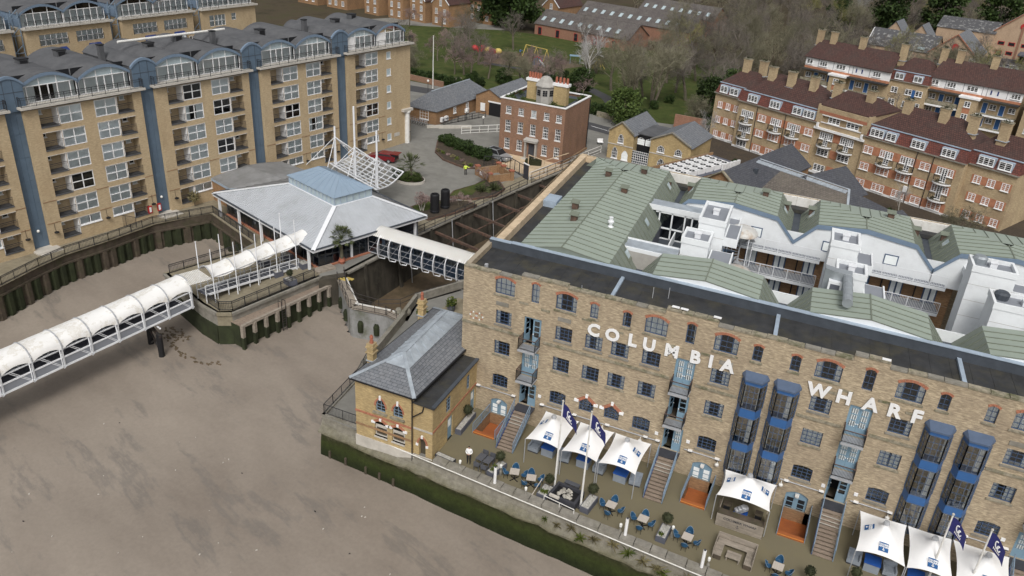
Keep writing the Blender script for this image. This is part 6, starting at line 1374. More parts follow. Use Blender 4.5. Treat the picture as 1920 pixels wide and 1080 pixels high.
    for k in range(40): x, y = -34.5+rnd.gauss(0,.9), .9+rnd.gauss(0,.5); fp.rbox(x, y, sand_z(x,y)-.02, sand_z(x,y)+.045, .3, .16, rnd.uniform(-1,1))
    stuff(tag(fp.build('footprints', 'mud'), 'trail of dark footprints across the sand below the pier', 'footprints'))
    db = MB(); rnd = random.Random(8)
    for k in range(90): x, y = rnd.uniform(-30,10), rnd.uniform(-40,-11); s = rnd.uniform(.03,.08); db.rbox(x, y, sand_z(x,y)-.02, sand_z(x,y)+.05, s*2, s, rnd.uniform(0,3), 0 if rnd.random() < .85 else 1)
    stuff(tag(db.build('beach_litter', ['pale_stone','black']), 'tiny pale specks of litter scattered on the wet sand', 'litter'))
pier()
# ------------------------------------------------------------------ riverside apartment range
PHI = math.radians(78.06)
def apt_parts():
    W_, H_ = 2.62, 1.93
    f = MB(); f.box(0,0,0,W_,.09,.09); f.box(0,0,H_-.09,W_,.09,H_); f.box(0,0,.09,.1,.09,H_-.09); f.box(W_-.1,0,.09,W_,.09,H_-.09); f.box(W_*.5-.05,0,.09,W_*.5+.05,.09,H_-.09); f.box(.1,.005,H_*.5-.04,W_*.5-.05,.085,H_*.5+.04); f.box(W_*.5+.05,.005,H_*.5-.04,W_-.1,.085,H_*.5+.04)
    g = MB().poly([(0,0,0),(W_/2-.15,0,0),(W_/2-.15,0,H_/2-.13),(0,0,H_/2-.13)])
    fs = MB(); fs.box(0,0,0,W_,.09,.09); fs.box(0,0,.92,W_,.09,1.0); fs.box(0,0,.09,.1,.09,.92); fs.box(W_-.1,0,.09,W_,.09,.92); fs.box(W_*.5-.05,0,.09,W_*.5+.05,.09,.92); fs.box(-.05,-.12,-.1,W_+.05,.1,0)
    gs = MB().poly([(0,0,0),(W_/2-.15,0,0),(W_/2-.15,0,.84),(0,0,.84)])
    sw = MB(); sw.box(0,0,0,.62,.07,.07); sw.box(0,0,.55,.62,.07,.62); sw.box(0,0,.07,.07,.07,.55); sw.box(.55,0,.07,.62,.07,.55); sw.box(-.06,-.08,-.08,.68,.07,0); sg = MB().poly([(.05,.03,.05),(.57,.03,.05),(.57,.03,.57),(.05,.03,.57)])
    bw = MB(); bw.box(0,0,0,.95,.08,.1); bw.box(0,0,1.0,.95,.08,1.1); bw.box(0,0,.1,.1,.08,1.0); bw.box(.85,0,.1,.95,.08,1.0); bw.box(-.05,-.1,-.1,1.0,.08,0); bg = MB().poly([(.08,.03,.08),(.87,.03,.08),(.87,.03,1.02),(.08,.03,1.02)])
    dr = MB(); dr.box(0,0,0,.07,1.25,1.93,0); dr.box(.02,.15,.15,.085,1.1,1.8,1)
    return dict(f=f.mesh('window','white_paint'), g=g.mesh('pane','pane_clear'), fs=fs.mesh('window','white_paint'), gs=gs.mesh('pane','pane_clear'), sw=sw.mesh('small_window','white_paint'), sg=sg.mesh('pane',['skylight']), sgd=MB().poly([(.05,.03,.05),(.57,.03,.05),(.57,.03,.57),(.05,.03,.57)]).mesh('pane',['unlit_room']), bw=bw.mesh('window','white_paint'), bg=bg.mesh('pane',['skylight']), dr=dr.mesh('balcony_door',['white_paint','unlit_room']),
        rm=MB().box(-.1,.5,-.1,W_+.1,.55,H_+.1).mesh('unlit_backing','unlit_room'))
def apartments():
    A = apt_parts(); rnd = random.Random(11); ZT, FH = 15.77, 2.62; BR = 1.3
    O = V((-55.13,5.71,0)); D = V((math.cos(PHI),math.sin(PHI),0))
    blocks = [(-15.4,'partly seen at the far left picture edge',1),(0.0,'second from the left, above the quay railing',2),(15.42,'in the middle, left of the pavilion annex',2),(30.92,'behind the pavilion, second from the park',2),(46.56,'nearest the park with a white corner column',3)]
    for u0, where, kind in blocks:
        org = O+D*u0; R = thing('apartment_block', 'tan brick apartment block with twin vaulted roofs, '+where, 'apartment block', (org.x,org.y,0), PHI, 'vaulted riverside apartment blocks')
        ops = []; L, Rr = -1.5, 12.0; zb = -.6
        for k in range(6):
            z1 = ZT-FH*k; z0 = z1-1.95
            if k == 5:
                ops += [(0,2.05,z0,z1,BR),(2.09,4.7,z1-1.0,z1,.12)]
                if kind < 3: ops += [(6.2,8.81,z1-1.0,z1,.12),(8.85,10.9,z0,z1,BR)]
            else:
                ops += [(0,2.05,z0,z1,BR),(2.09,4.7,z0,z1,.12)]
                if kind < 3: ops += [(6.2,8.81,z0,z1,.12),(8.85,10.9,z0,z1,BR)]
            if kind == 3: ops.append((6.6,7.55,z0+.55,z0+1.65,.1))
        w = MB(); wall_open(w, L, Rr, zb if kind < 3 else zb, 16.05, ops if kind < 3 else ops+[], depth=.15)
        w.poly([(L,13,zb),(L,0,zb),(L,0,16.05),(L,13,16.05)]); w.poly([(Rr,0,zb),(Rr,13,zb),(Rr,13,16.05),(Rr,0,16.05)]); w.poly([(L,13,zb),(Rr,13,zb),(Rr,13,16.05),(L,13,16.05)])
        for o in ops:
            if len(o) > 4 and o[4] == BR: a, b_, c, d = o[:4]; w.poly([(a,BR,c),(b_,BR,c),(b_,BR,d),(a,BR,d)])
        w.build('wall', 'flat_brick', R)
        hd = []
        for k in range(6):
            z1 = ZT-FH*k
            for a, b_ in ((0,4.7),(6.2,10.9)) if kind < 3 else ((0,4.7),):
                m = cached('hdr', lambda: MB().box(0,-.05,0,4.7,.02,.07).mesh('lintel_strip','pale_stone')); put(m, 'lintel_strip', R, (a,0,z1+.0))
        for z in (2.85,5.45): 
            m = cached('bnd', lambda: MB().box(-1.53,-.04,-.04,0,.0,.04).box(10.9,-.04,-.04,12.03,.0,.04).box(4.7,-.04,-.04,6.2,.0,.04).mesh('brick_band','terrace_brick')); put(m, 'brick_band', R, (0,0,z))['kind'] = 'stuff'
        for k in range(6):
            z1 = ZT-FH*k; low = k == 5
            for s in ((0,1) if kind < 3 else (0,)):
                x = 2.09 if s == 0 else 6.2; zz = z1-1.93 if not low else z1-1.0
                o = put(A['fs' if low else 'f'], 'window', R, (x,.02,zz))
                for i in range(2):
                    for j in range(1 if low else 2): put(A['gs' if low else 'g'], 'pane', o, (.1+i*1.26,.045,.09+j*.96))
                r = rnd.random(); cm = 'full' if r < .72 else ('gap' if r < .85 else ('wide' if r < .95 else None))
                if cm: put(curtain_mesh(2.6, 1.0 if low else 1.9, cm, 'net'), 'curtain', o)
                put(A['rm'], 'unlit_backing', o)
                bx = 0 if s == 0 else 8.85
                fl = cached('bfl', lambda: MB().box(0,-.06,-.12,2.05,BR,.0).mesh('balcony_floor','roof_grey')); fo = put(fl, 'balcony_floor', R, (bx,0,z1-1.95+.02))
                rm = cached('brl', lambda: rail_mesh(2.05)); put(rm, 'balcony_railing', fo, (0,.02,0))
                if s == 0: put(A['dr'], 'balcony_door', fo, (1.97,.02,0))
                else: put(A['dr'], 'balcony_door', fo, (.02,.02,0))
                so = put(A['sw'], 'small_window', fo, (.25 if s == 0 else 1.05,BR-.05,1.12)); put(A['sg' if rnd.random() < .5 else 'sgd'], 'pane', so)
            if kind == 3: o = put(A['bw'], 'window', R, (6.6,.03,z1-1.95+.55)); put(A['bg'], 'pane', o)
        # cornice, terrace railing and glazed top floor
        b = MB(); b.box(L-.45,-.55,16.12,Rr+.4,.9,16.36,0); b.box(L-.3,-.35,16.0,Rr+.25,.5,16.12,1); b.build('cornice', ['pale_stone','black'], R)
        b = MB(); b.box(L,.9,16.1,Rr,13,16.3); b.build('terrace_deck', 'roof_grey', R)
        rail(R, [(L-.25,.3,16.36),(L-.25,-.4,16.36),(Rr+.2,-.4,16.36),(Rr+.2,.3,16.36)], 1.05, 'rail_dark', .17, mid=.82)
        for q in range(2):
            x0, x1 = -1.1+q*6.4, 5.15+q*6.4; z0, z1, cr = 16.36, 18.15, 1.15; y0 = 1.0; N = 10
            f = lambda x: z1+cr*(1-((x-(x0+x1)/2)/((x1-x0)/2))**2)
            fr = MB()
            for i, x in enumerate((x0+.05,x0+.75,x0+2.2,x0+3.1,x0+4.1,x1-.75,x1-.05)): top = f(x)-.25 if i in (2,4) else z1; fr.box(x-.05,y0,z0,x+.05,y0+.1,top)
            for z in (z0+.05,z1): fr.box(x0,y0+.005,z-.05,x1,y0+.095,z+.05)
            o = fr.build('glazed_front', 'white_paint', R)
            xs = (x0+.1,x0+.7,x0+2.15,x0+3.05,x0+4.05,x1-.8,x1-.1)
            for i, (a, c) in enumerate(zip(xs, xs[1:])):
                g = MB(); g.poly([(a,y0+.05,z0+.1),(c,y0+.05,z0+.1),(c,y0+.05,z1-.05),(a,y0+.05,z1-.05)]); g.build('pane', 'pane_clear', o)
            g = MB(); g.poly([(x0+.3,y0+.05,z1)]+[(x0+.3+(x1-x0-.6)*i/N,y0+.05,f(x0+.3+(x1-x0-.6)*i/N)-.2) for i in range(N+1)]+[(x1-.3,y0+.05,z1)]); g.build('arched_pane', 'skylight' if kind < 3 or q == 0 else 'pane_clear', o)
            cu = put(curtain_mesh(x1-x0-.3, 1.75, 'full' if (u0*3+q) % 4 else 'wide', 'net'), 'curtain', o, (x0+.15,y0+.1,z0))
            if kind == 3: 
                pn = MB(); pn.box(x0+.15,y0+.02,z0+.1,x0+2.1,y0+.04,z1); pn.build('white_panel', 'white_paint', o)
            bk = MB(); bk.box(x0,y0+1.2,z0,x1,y0+1.25,z1+1.0); bk.build('unlit_backing', 'unlit_room', o)
            fa = MB()          # curved fascia
            for i in range(N):
                a, c = x0-.15+(x1-x0+.3)*i/N, x0-.15+(x1-x0+.3)*(i+1)/N; fa.extr([(a,y0-.25,f(a)-.2),(c,y0-.25,f(c)-.2),(c,y0-.25,f(c)+.14),(a,y0-.25,f(a)+.14)], (0,.5,0))
            fa.build('curved_fascia', 'blue_fascia', R)
            rf = MB()
            for i in range(N):
                a, c = x0-.2+(x1-x0+.4)*i/N, x0-.2+(x1-x0+.4)*(i+1)/N; rf.poly([(a,y0-.2,f(a)+.16),(c,y0-.2,f(c)+.16),(c,13,f(c)+.16),(a,13,f(a)+.16)])
            rf.poly([(x1,13,z0),(x0,13,z0)]+[(x0+(x1-x0)*i/N,13,f(x0+(x1-x0)*i/N)+.16) for i in range(N+1)]); rf.build('vaulted_roof', 'roof_grey', R, smooth=False)
            for x in (x0-.08, x1+.08)[q:q+1] if q == 0 else (x0-.08, x1+.08):
                p = MB(); p.lathe([(.06,16.4),(.06,18.0),(.16,18.15),(.16,18.35)], (x,y0-.1,0), 8); p.build('hopper_pipe', 'dark_flash', R)
        for x in (L+.4,Rr-.4): sd = MB(); sd.box(x-.05,1.05,16.36,x+.05,13,18.2); sd.build('attic_wall', 'blue_steel', R)
        for i, (x, y) in enumerate(((2.2,6.5),(7.5,8.5)) if u0 != 30.92 else ((3.4,6.0),)):
            c = MB(); c.box(x-.55,y-.5,18.9,x+.55,y+.5,19.9,0); c.box(x-.6,y-.55,19.9,x+.6,y+.55,20.0,1); c.box(x-.4,y-.53,19.2,x+.4,y-.5,19.8,1); c.build('roof_cowl', ['roof_grey','black'], R)
        if kind == 3:
            c = MB(); c.lathe([(.42,-.1),(.42,5.2),(.6,5.25),(.6,5.45)], (11.1,-.15,0), 16); c.build('corner_column', 'old_white', R); c = MB(); c.box(9.9,-.6,5.45,12.1,.0,5.85); c.build('entablature', 'pale_stone', R)
            c = MB(); c.box(8.2,-.05,1.6,9.4,-.02,2.2); c.build('wall_sign', 'pale_stone', R)
        for k, (x, z) in enumerate(((-.8,1.9),(5.4,1.9),(11.4,2.0))): c = MB(); c.lathe([(.05,0),(.28,-.1),(.26,-.2)], (x,-.25,z), 8); c.path([(x,-.02,z+1.0),(x,-.02,z+.1),(x,-.25,z)], .02, 4); c.build('wall_lamp', 'black', R)
    # blue stair towers between the blocks
    for i, u in enumerate((-3.35,12.05,27.5,43.1)):
        org = O+D*u; w = 1.9 if i else 1.85; T = thing('stair_tower', ['blue panelled stair tower left of the second apartment block','blue panelled stair tower between the two apartment blocks above the inlet','blue panelled stair tower behind the pavilion annex','blue panelled stair tower left of the park end block'][i], 'stair tower', (org.x,org.y,0), PHI, 'blue stair towers'); zt = 18.75; N = 8; y0 = .55; cr = .85
        for k in range(6):
            z0, z1 = (2.9+(k-1)*2.62, 2.9+k*2.62) if k else (-.1,2.9); b = MB()
            for q in range(3): b.box(w*q/3+.015,y0,z0+.02,w*(q+1)/3-.015,y0+.1,z1-.02)
            b.build('cladding_panel', 'blue_steel', T)['kind'] = 'stuff'
        b = MB(); b.box(0,y0+.03,-.1,w,11,16.1,0); b.build('shaft', 'blue_steel', T)
        hw = 1.5; c0 = w/2; y0 = .35; g = lambda x, e=0: zt+cr*(1-((x-c0)/(hw+e))**2)
        b = MB(); b.box(c0-hw,y0,15.9,c0+hw,y0+.1,zt,0); b.poly([(c0-hw,y0,zt)]+[(c0-hw+2*hw*k/N,y0,g(c0-hw+2*hw*k/N)) for k in range(N+1)]+[(c0+hw,y0,zt)]); b.box(c0-hw,y0+.1,16.3,c0-hw+.1,11,zt,1); b.box(c0+hw-.1,y0+.1,16.3,c0+hw,11,zt,1)
        for q in (1,2): b.box(c0-hw+q*hw*2/3-.02,y0-.02,16,c0-hw+q*hw*2/3+.02,y0,zt+.5,2)
        b.box(c0-hw,y0-.02,17.9,c0+hw,y0,17.96,2); b.build('tower_head', ['blue_steel','roof_grey','dark_flash'], T)
        r = MB()
        for k in range(N): a, c = c0-hw-.12+(2*hw+.24)*k/N, c0-hw-.12+(2*hw+.24)*(k+1)/N; r.poly([(a,y0-.1,g(a,.12)+.05),(c,y0-.1,g(c,.12)+.05),(c,11,g(c,.12)+.05),(a,11,g(a,.12)+.05)]); r.extr([(a,y0-.1,g(a,.12)-.2),(c,y0-.1,g(c,.12)-.2),(c,y0-.1,g(c,.12)+.08),(a,y0-.1,g(a,.12)+.08)], (0,.3,0), 1)
        r.build('vaulted_roof', ['roof_grey','blue_fascia'], T); c = MB(); c.box(-1.3,5.5,17,-.7,6.1,20.5,0); c.box(-1.35,5.45,20.5,-.65,6.15,20.6,1); c.build('flue_box', ['roof_grey','black'], T)
        st = MB(); st.box(-.3,-1.1,-.1,w+.5,.6,.18,0); st.box(-.1,-1.5,-.1,w+.6,-1.1,.06,0); st.build('door_steps', 'pale_stone', T); l = MB(); l.ball((w*.45,.35,2.25), .17, n=8, k=5); l.build('globe_light', 'lamp_white', T)
    # roof-edge pipe on the middle block
    p = MB(); a = O+D*14.5+V((0,0,20.1)); c = O+D*30.0+V((0,0,20.1)); n = V((-math.sin(PHI),math.cos(PHI),0)); p.path([tuple(a+n*8), tuple(c+n*8)], .16, 8); p.v = p.v; tag(p.build('cradle_rail', 'old_white'), 'white rail lying across the roof of the middle apartment block', 'rail')
    # rear range of the estate
    O2 = V((-89.2,30.0,0)); P2 = math.radians(81.0); D2 = V((math.cos(P2),math.sin(P2),0))
    for i, (u0, lab) in enumerate(((-14.6,'at the top left picture corner'),(.9,'above the second front block'),(16.4,'above the middle front block'),(31.8,'with plain side wall, right of the rear row'))):
        org = O2+D2*u0; R = thing('rear_apartment_block', 'rear tan brick apartment block '+lab, 'apartment block', (org.x,org.y,0), P2, 'rear apartment blocks'); L, Rr, zc = -.3, 13.2, 16.75; last = i == 3
        ops = [(1.6,6.0,zc-2.5,zc-.9,.12),(7.4,11.8,zc-2.5,zc-.9,.12)] if not last else [(1.2,2.2,zc-2.9,zc-1.0,1.0),(2.3,4.6,zc-2.9,zc-1.0,.12),(6.0,7.0,zc-2.2,zc-1.0,.1),(2.3,4.6,zc-5.6,zc-3.6,.12),(6.0,7.0,zc-4.9,zc-3.7,.1)]
        w = MB(); wall_open(w, L, Rr if not last else 11.5, 0, zc, ops); X = Rr if not last else 11.5
        w.poly([(L,0,0),(L,12,0),(L,12,zc),(L,0,zc)]); w.poly([(X,0,0),(X,12,0),(X,12,zc),(X,0,zc)]); w.build('wall', 'flat_brick', R)
        for o in ops:
            a, b_, c, d = o[:4]; f = MB(); n = max(1, round((b_-a)/.9))
            for k in range(n+1): x = a+(b_-a)*k/n; f.box(x-.04,.05,c,x+.04,.12,d)
            for z in (c,(c+d)/2,d): f.box(a,.055,z-.04,b_,.115,z+.04)
            q = f.build('window', 'white_paint', R); g = MB(); g.poly([(a,.1,c),(b_,.1,c),(b_,.1,d),(a,.1,d)]); g.build('glass', 'pane', q); g = put(curtain_mesh(b_-a, d-c, 'full', 'net'), 'curtain', q, (a,.1,c)); g = MB(); g.box(a,.6,c,b_,.62,d); g.build('unlit_backing', 'unlit_room', q)
            if not last: rail(q, [(a,-.05,c),(b_,-.05,c)], .9, 'rail_dark', .16)
        if not last:
            for x in (3.6,9.2):
                b = MB(); b.box(x,-.5,zc-6.6,x+1.9,0,zc-3.4,0); b.add([(x-.15,-.65,zc-3.4),(x+2.05,-.65,zc-3.4),(x+2.05,0,zc-3.4),(x-.15,0,zc-3.4),(x,0,zc-2.95),(x+1.9,0,zc-2.95)], [(0,1,5,4),(0,4,3),(1,2,5)], 0); o = b.build('blue_oriel', 'deep_blue', R)
                for a in range(3):
                    for c in range(3): g = MB(); g.box(x+.1+a*.6,-.53,zc-6.4+c*1.0,x+.6+a*.6,-.51,zc-5.6+c*1.0); g.build('pane', 'net', o)
            for x in (2.5,6.0,7.9,12.0): o = put(A['sw'], 'small_window', R, (x,-.03,zc-4.6)); put(A['sgd'], 'pane', o)
        b = MB(); b.box(L-.3,-.5,zc,X+.3,.9,zc+.25); b.build('cornice', 'pale_stone', R); rail(R, [(L,-.35,zc+.25),(X,-.35,zc+.25)], 1.0, 'rail_dark', .18, mid=.8)
        b = MB(); b.box(L,1.1,zc+.2,X,12,zc+.3,0); b.build('terrace_deck', 'roof_grey', R)
        for q in range(2):
            x0, x1 = L+q*6.75, L+6.6+q*6.75; x1 = min(x1, X); z0, z1, cr, y0, N = zc+.25, zc+2.1, 1.1, 1.0, 10; f = lambda x: z1+cr*(1-((x-(x0+x1)/2)/((x1-x0)/2))**2)
            fr = MB()
            for k in range(7): x = x0+(x1-x0)*k/6; fr.box(x-.05,y0,z0,x+.05,y0+.1,f(x)-.2 if k in (2,4) else z1)
            for z in (z0+.05,z1): fr.box(x0,y0+.005,z-.05,x1,y0+.095,z+.05)
            o = fr.build('glazed_front', 'white_paint', R); g = MB(); g.poly([(x0,y0+.05,z0),(x1,y0+.05,z0),(x1,y0+.05,z1)]+[(x1-(x1-x0)*k/N,y0+.05,f(x1-(x1-x0)*k/N)) for k in range(N+1)]+[(x0,y0+.05,z1)]); g.build('glass', 'pane', o); put(curtain_mesh(x1-x0-.2, 1.8, 'full', 'net'), 'curtain', o, (x0+.1,y0+.1,z0)); g = MB(); g.box(x0,y0+1.3,z0,x1,y0+1.35,z1+1); g.build('unlit_backing', 'unlit_room', o)
            rf = MB()
            for k in range(N): a, c = x0-.15+(x1-x0+.3)*k/N, x0-.15+(x1-x0+.3)*(k+1)/N; rf.poly([(a,y0-.2,f(a)+.15),(c,y0-.2,f(c)+.15),(c,12,f(c)+.15),(a,12,f(a)+.15)], 0); rf.extr([(a,y0-.25,f(a)-.2),(c,y0-.25,f(c)-.2),(c,y0-.25,f(c)+.14),(a,y0-.25,f(a)+.14)], (0,.4,0), 1)
            rf.build('vaulted_roof', ['roof_grey','blue_fascia'], R)
        b = MB(); b.box(L-.02,.8,zc+.25,L+.1,12,zc+2.1); b.build('attic_wall', 'blue_fascia', R)
        if i < 3:
            s = MB()
            for x in (13.5,14.9): 
                for y in (.6,2.6): s.beam((x,y,0),(x,y,zc+2.5),.12)
            for k in range(8): z = 2.5*k+1; s.beam((13.5,.6,z),(14.9,.6,z+1.2),.08); s.beam((13.5,.6,z),(14.9,.6,z),.08); s.beam((13.5,.6,z),(13.5,2.6,z),.08)
            s.build('escape_stair', 'rail_blue', R); s = MB(); s.box(13.2,4,0,15.2,11,zc+1); s.build('rear_link', 'blue_steel', R)
def rail_mesh(L):
    b = MB(); b.beam((0,0,.98),(L,0,.98),.05,.05); b.beam((0,0,.1),(L,0,.1),.04,.04); b.beam((0,0,.8),(L,0,.8),.03,.03)
    n = int(L/.13)
    for i in range(n+1): b.tube((L*i/n,0,.1),(L*i/n,0,.8),.013,n=3,cap=False)
    return b.mesh('balcony_railing', 'rail_dark')
apartments()
# ------------------------------------------------------------------ Georgian house by the drive
def sash(w, h, nx=3, ny=4, blind=False):
    def mk():
        f = MB(); t = .08; f.box(0,0,0,w,.08,t); f.box(0,0,h-t,w,.08,h); f.box(0,0,t,t,.08,h-t); f.box(w-t,0,t,w,.08,h-t)
        for i in range(1, nx): x = w*i/nx; f.box(x-.02,.01,t,x+.02,.07,h-t)
        for j in range(1, ny): z = h*j/ny; k = .045 if j*2 == ny else .02; f.box(t,.012,z-k,w-t,.072,z+k)
        f.box(-.08,-.1,-.14,w+.08,.08,0)
        g = MB(); g.poly([(0,.05,0),(w,.05,0),(w,.05,h),(0,.05,h)], 0); g.poly([(0,.07,0),(w,.07,0),(w,.07,h),(0,.07,h)],1); return f.mesh('window','white_paint'), g.mesh('glass',['pane','net' if blind else 'unlit_room'])
    return cached(('sash',w,h,nx,ny,blind), mk)
def put_sash(R, x, z, w, h, nx=3, ny=4, blind=False, y=.08, rz=0, loc=None):
    f, g = sash(w, h, nx, ny, blind); o = put(f, 'window', R, loc or (x,y,z), rz); put(g, 'glass', o); return o
def georgian():
    R = thing('georgian_house', 'square red brick Georgian house with roof garden and grey cupola', 'house', (-28.2,66.6,0), math.radians(-2.2)); W, D, H = 11.4, 10.4, 9.0
    xs = [1.0,3.25,5.5,7.75,9.9]; ops = [(x,x+.95,6.7,7.9,.12) for x in xs]+[(x,x+.95,3.75,5.6,.12) for x in xs]+[(x,x+.95,.9,2.65,.12) for i, x in enumerate(xs) if i != 2]
    w = MB(); wall_open(w, 0, W, -.4, H, ops); w.poly([(W,0,-.4),(W,D,-.4),(W,D,H),(W,0,H)]); w.poly([(0,D,-.4),(0,0,-.4),(0,0,H),(0,D,H)]); w.poly([(W,D,-.4),(0,D,-.4),(0,D,H),(W,D,H)])
    w.build('wall', 'red_brick', R)
    for i, x in enumerate(xs):
        put_sash(R, x, 6.7, .95, 1.2, 3, 4, i == 2); put_sash(R, x, 3.75, .95, 1.85, 3, 4)
        if i != 2: put_sash(R, x, .9, .95, 1.75, 3, 4)
    for a, c, e, g in ((-.1,-.1,W+.1,.22),(-.1,D-.22,W+.1,D+.1),(-.1,.22,.22,D-.22),(W-.22,.22,W+.1,D-.22)): b = MB(); b.box(a,c,H,e,g,H+.16); b.build('parapet_coping', 'white_paint', R)
    b = MB(); b.box(.2,.2,H-.5,W-.2,D-.2,H-.4,0); b.box(2.2,1.6,H-.4,W-1.6,D-2,H-.36,1); b.build('roof_garden', ['dark_flash','grass'], R)
    for x, y, r in ((.9,.9,.5),(2.0,.8,.45),(.8,2.5,.6),(3.3,1.0,.55),(8.6,1.6,.55),(W-.8,D-1.5,.5),(W-.8,D-3,.5),(1.0,5,.6)): b = MB(); leafball(b, (x,y,H+.0), r, 160, .13, int(x*9), .9, .2); b.build('roof_shrub', 'leaf_mid', R)
    c = MB(); n = 8; c.lathe([(1.5,H-.4),(1.5,H+2.2),(1.75,H+2.3),(1.7,H+2.45),(1.2,H+2.95),(.95,H+3.4),(.5,H+3.75),(.03,H+3.85)], (6.2,3.4,0), n); o = c.build('cupola', ['plaster_grey'], R)
    for k in range(8):
        a = (k+.5)*PI/4; q = V((6.2+1.41*math.cos(a),3.4+1.41*math.sin(a),0)); g = MB()
        for i in range(2):
            for j in range(3): g.box(-.36+i*.38,-.03,j*.32,-.36+i*.38+.33,.0,j*.32+.27)
        g.build('cupola_panes', 'unlit_room', o, loc=(q.x,q.y,H+.85), rz=a+PI/2)['kind'] = 'stuff'
    for x, y, n in ((3.9,4.2,5),(8.9,3.6,4)):
        b = MB(); b.box(-1.15,-.5,H-.5,1.15,.5,H+2.6,0); b.box(-1.35,-.65,H+2.6,1.35,.65,H+3.0,1); o = b.build('chimney', ['yellow_brick','white_paint'], R, loc=(x,y,0))
        for k in range(n): p = MB(); p.lathe([(.2,0),(.22,.65),(.19,.7),(.19,.9)], (-.95+1.9*k/(n-1),0,H+3.0), 9); p.build('chimney_pot', 'terracotta', o)
    # doorcase
    b = MB(); b.box(4.9,-.55,-.1,5.15,0,2.75); b.box(6.75,-.55,-.1,7.0,0,2.75); b.box(4.8,-.7,2.75,7.1,0,3.05); b.add([(4.7,-.75,3.05),(7.2,-.75,3.05),(7.2,0,3.05),(4.7,0,3.05),(4.9,0,3.4),(7.0,0,3.4)], [(0,1,5,4),(0,4,3),(1,2,5),(3,2,1,0)]); o = b.build('doorcase', 'plaster_grey', R); d = MB(); d.box(5.45,-.06,0,6.45,0,2.4); d.build('door', 'planter_dark', o); d = MB(); d.box(4.7,-1.4,-.1,7.2,-.55,.12); d.build('doorstep', 'pale_stone', o)
    b = MB(); b.path([(W+.1,D-.3,0),(W+.1,D-.3,H-.4)], .07); b.build('drainpipe', 'black', R); b = MB(); b.box(W,0,-.1,W+.2,D,.35); b.build('plinth', 'terrace_brick', R)
georgian()
def gable_house(name, lab, cat, loc, rz, W, D, ev, rg, wall, roof, hip=0.0, ov=.25, group=None, axis='y', base_=-.2):
    """simple house, ridge along depth (axis y: gable faces the camera) or along the front (axis x)"""
    R = thing(name, lab, cat, loc, rz, group); w = MB()
    if axis == 'y':
        m = W/2; w.poly([(0,0,base_),(W,0,base_),(W,0,ev),(m,0,rg),(0,0,ev)]); w.poly([(W,D,base_),(0,D,base_),(0,D,ev),(m,D,rg),(W,D,ev)])
        for x in (0,W): w.poly([(x,0,base_),(x,D,base_),(x,D,ev),(x,0,ev)])
        k = ov*(rg-ev)/m
        for s, x in ((-1,-ov),(1,W+ov)): r = MB(); r.extr([(x,-ov,ev-k),(x,D+ov,ev-k),(m,D+ov,rg),(m,-ov,rg)], (0,0,.12)); r.build('roof_slope', roof, R)
    else:
        m = D/2; w.poly([(0,0,base_),(W,0,base_),(W,0,ev),(0,0,ev)]); w.poly([(W,D,base_),(0,D,base_),(0,D,ev),(W,D,ev)])
        for x in (0,W): w.poly([(x,0,base_),(x,D,base_),(x,D,ev)]+([(x,m,rg)] if not hip else [])+[(x,0,ev)])
        k = ov*(rg-ev)/m
        for y in (-ov,D+ov): r = MB(); r.extr([(-ov,y,ev-k),(W+ov,y,ev-k),(W+ov-hip,m,rg),(-ov+hip,m,rg)], (0,0,.12)); r.build('roof_slope', roof, R)
        if hip:
            for x, q in ((-ov,-ov+hip),(W+ov,W+ov-hip)): r = MB(); r.extr([(x,-ov,ev-k),(q,m,rg),(x,D+ov,ev-k)], (0,0,.12)); r.build('hip_slope', roof, R)
    w.build('wall', wall, R); return R
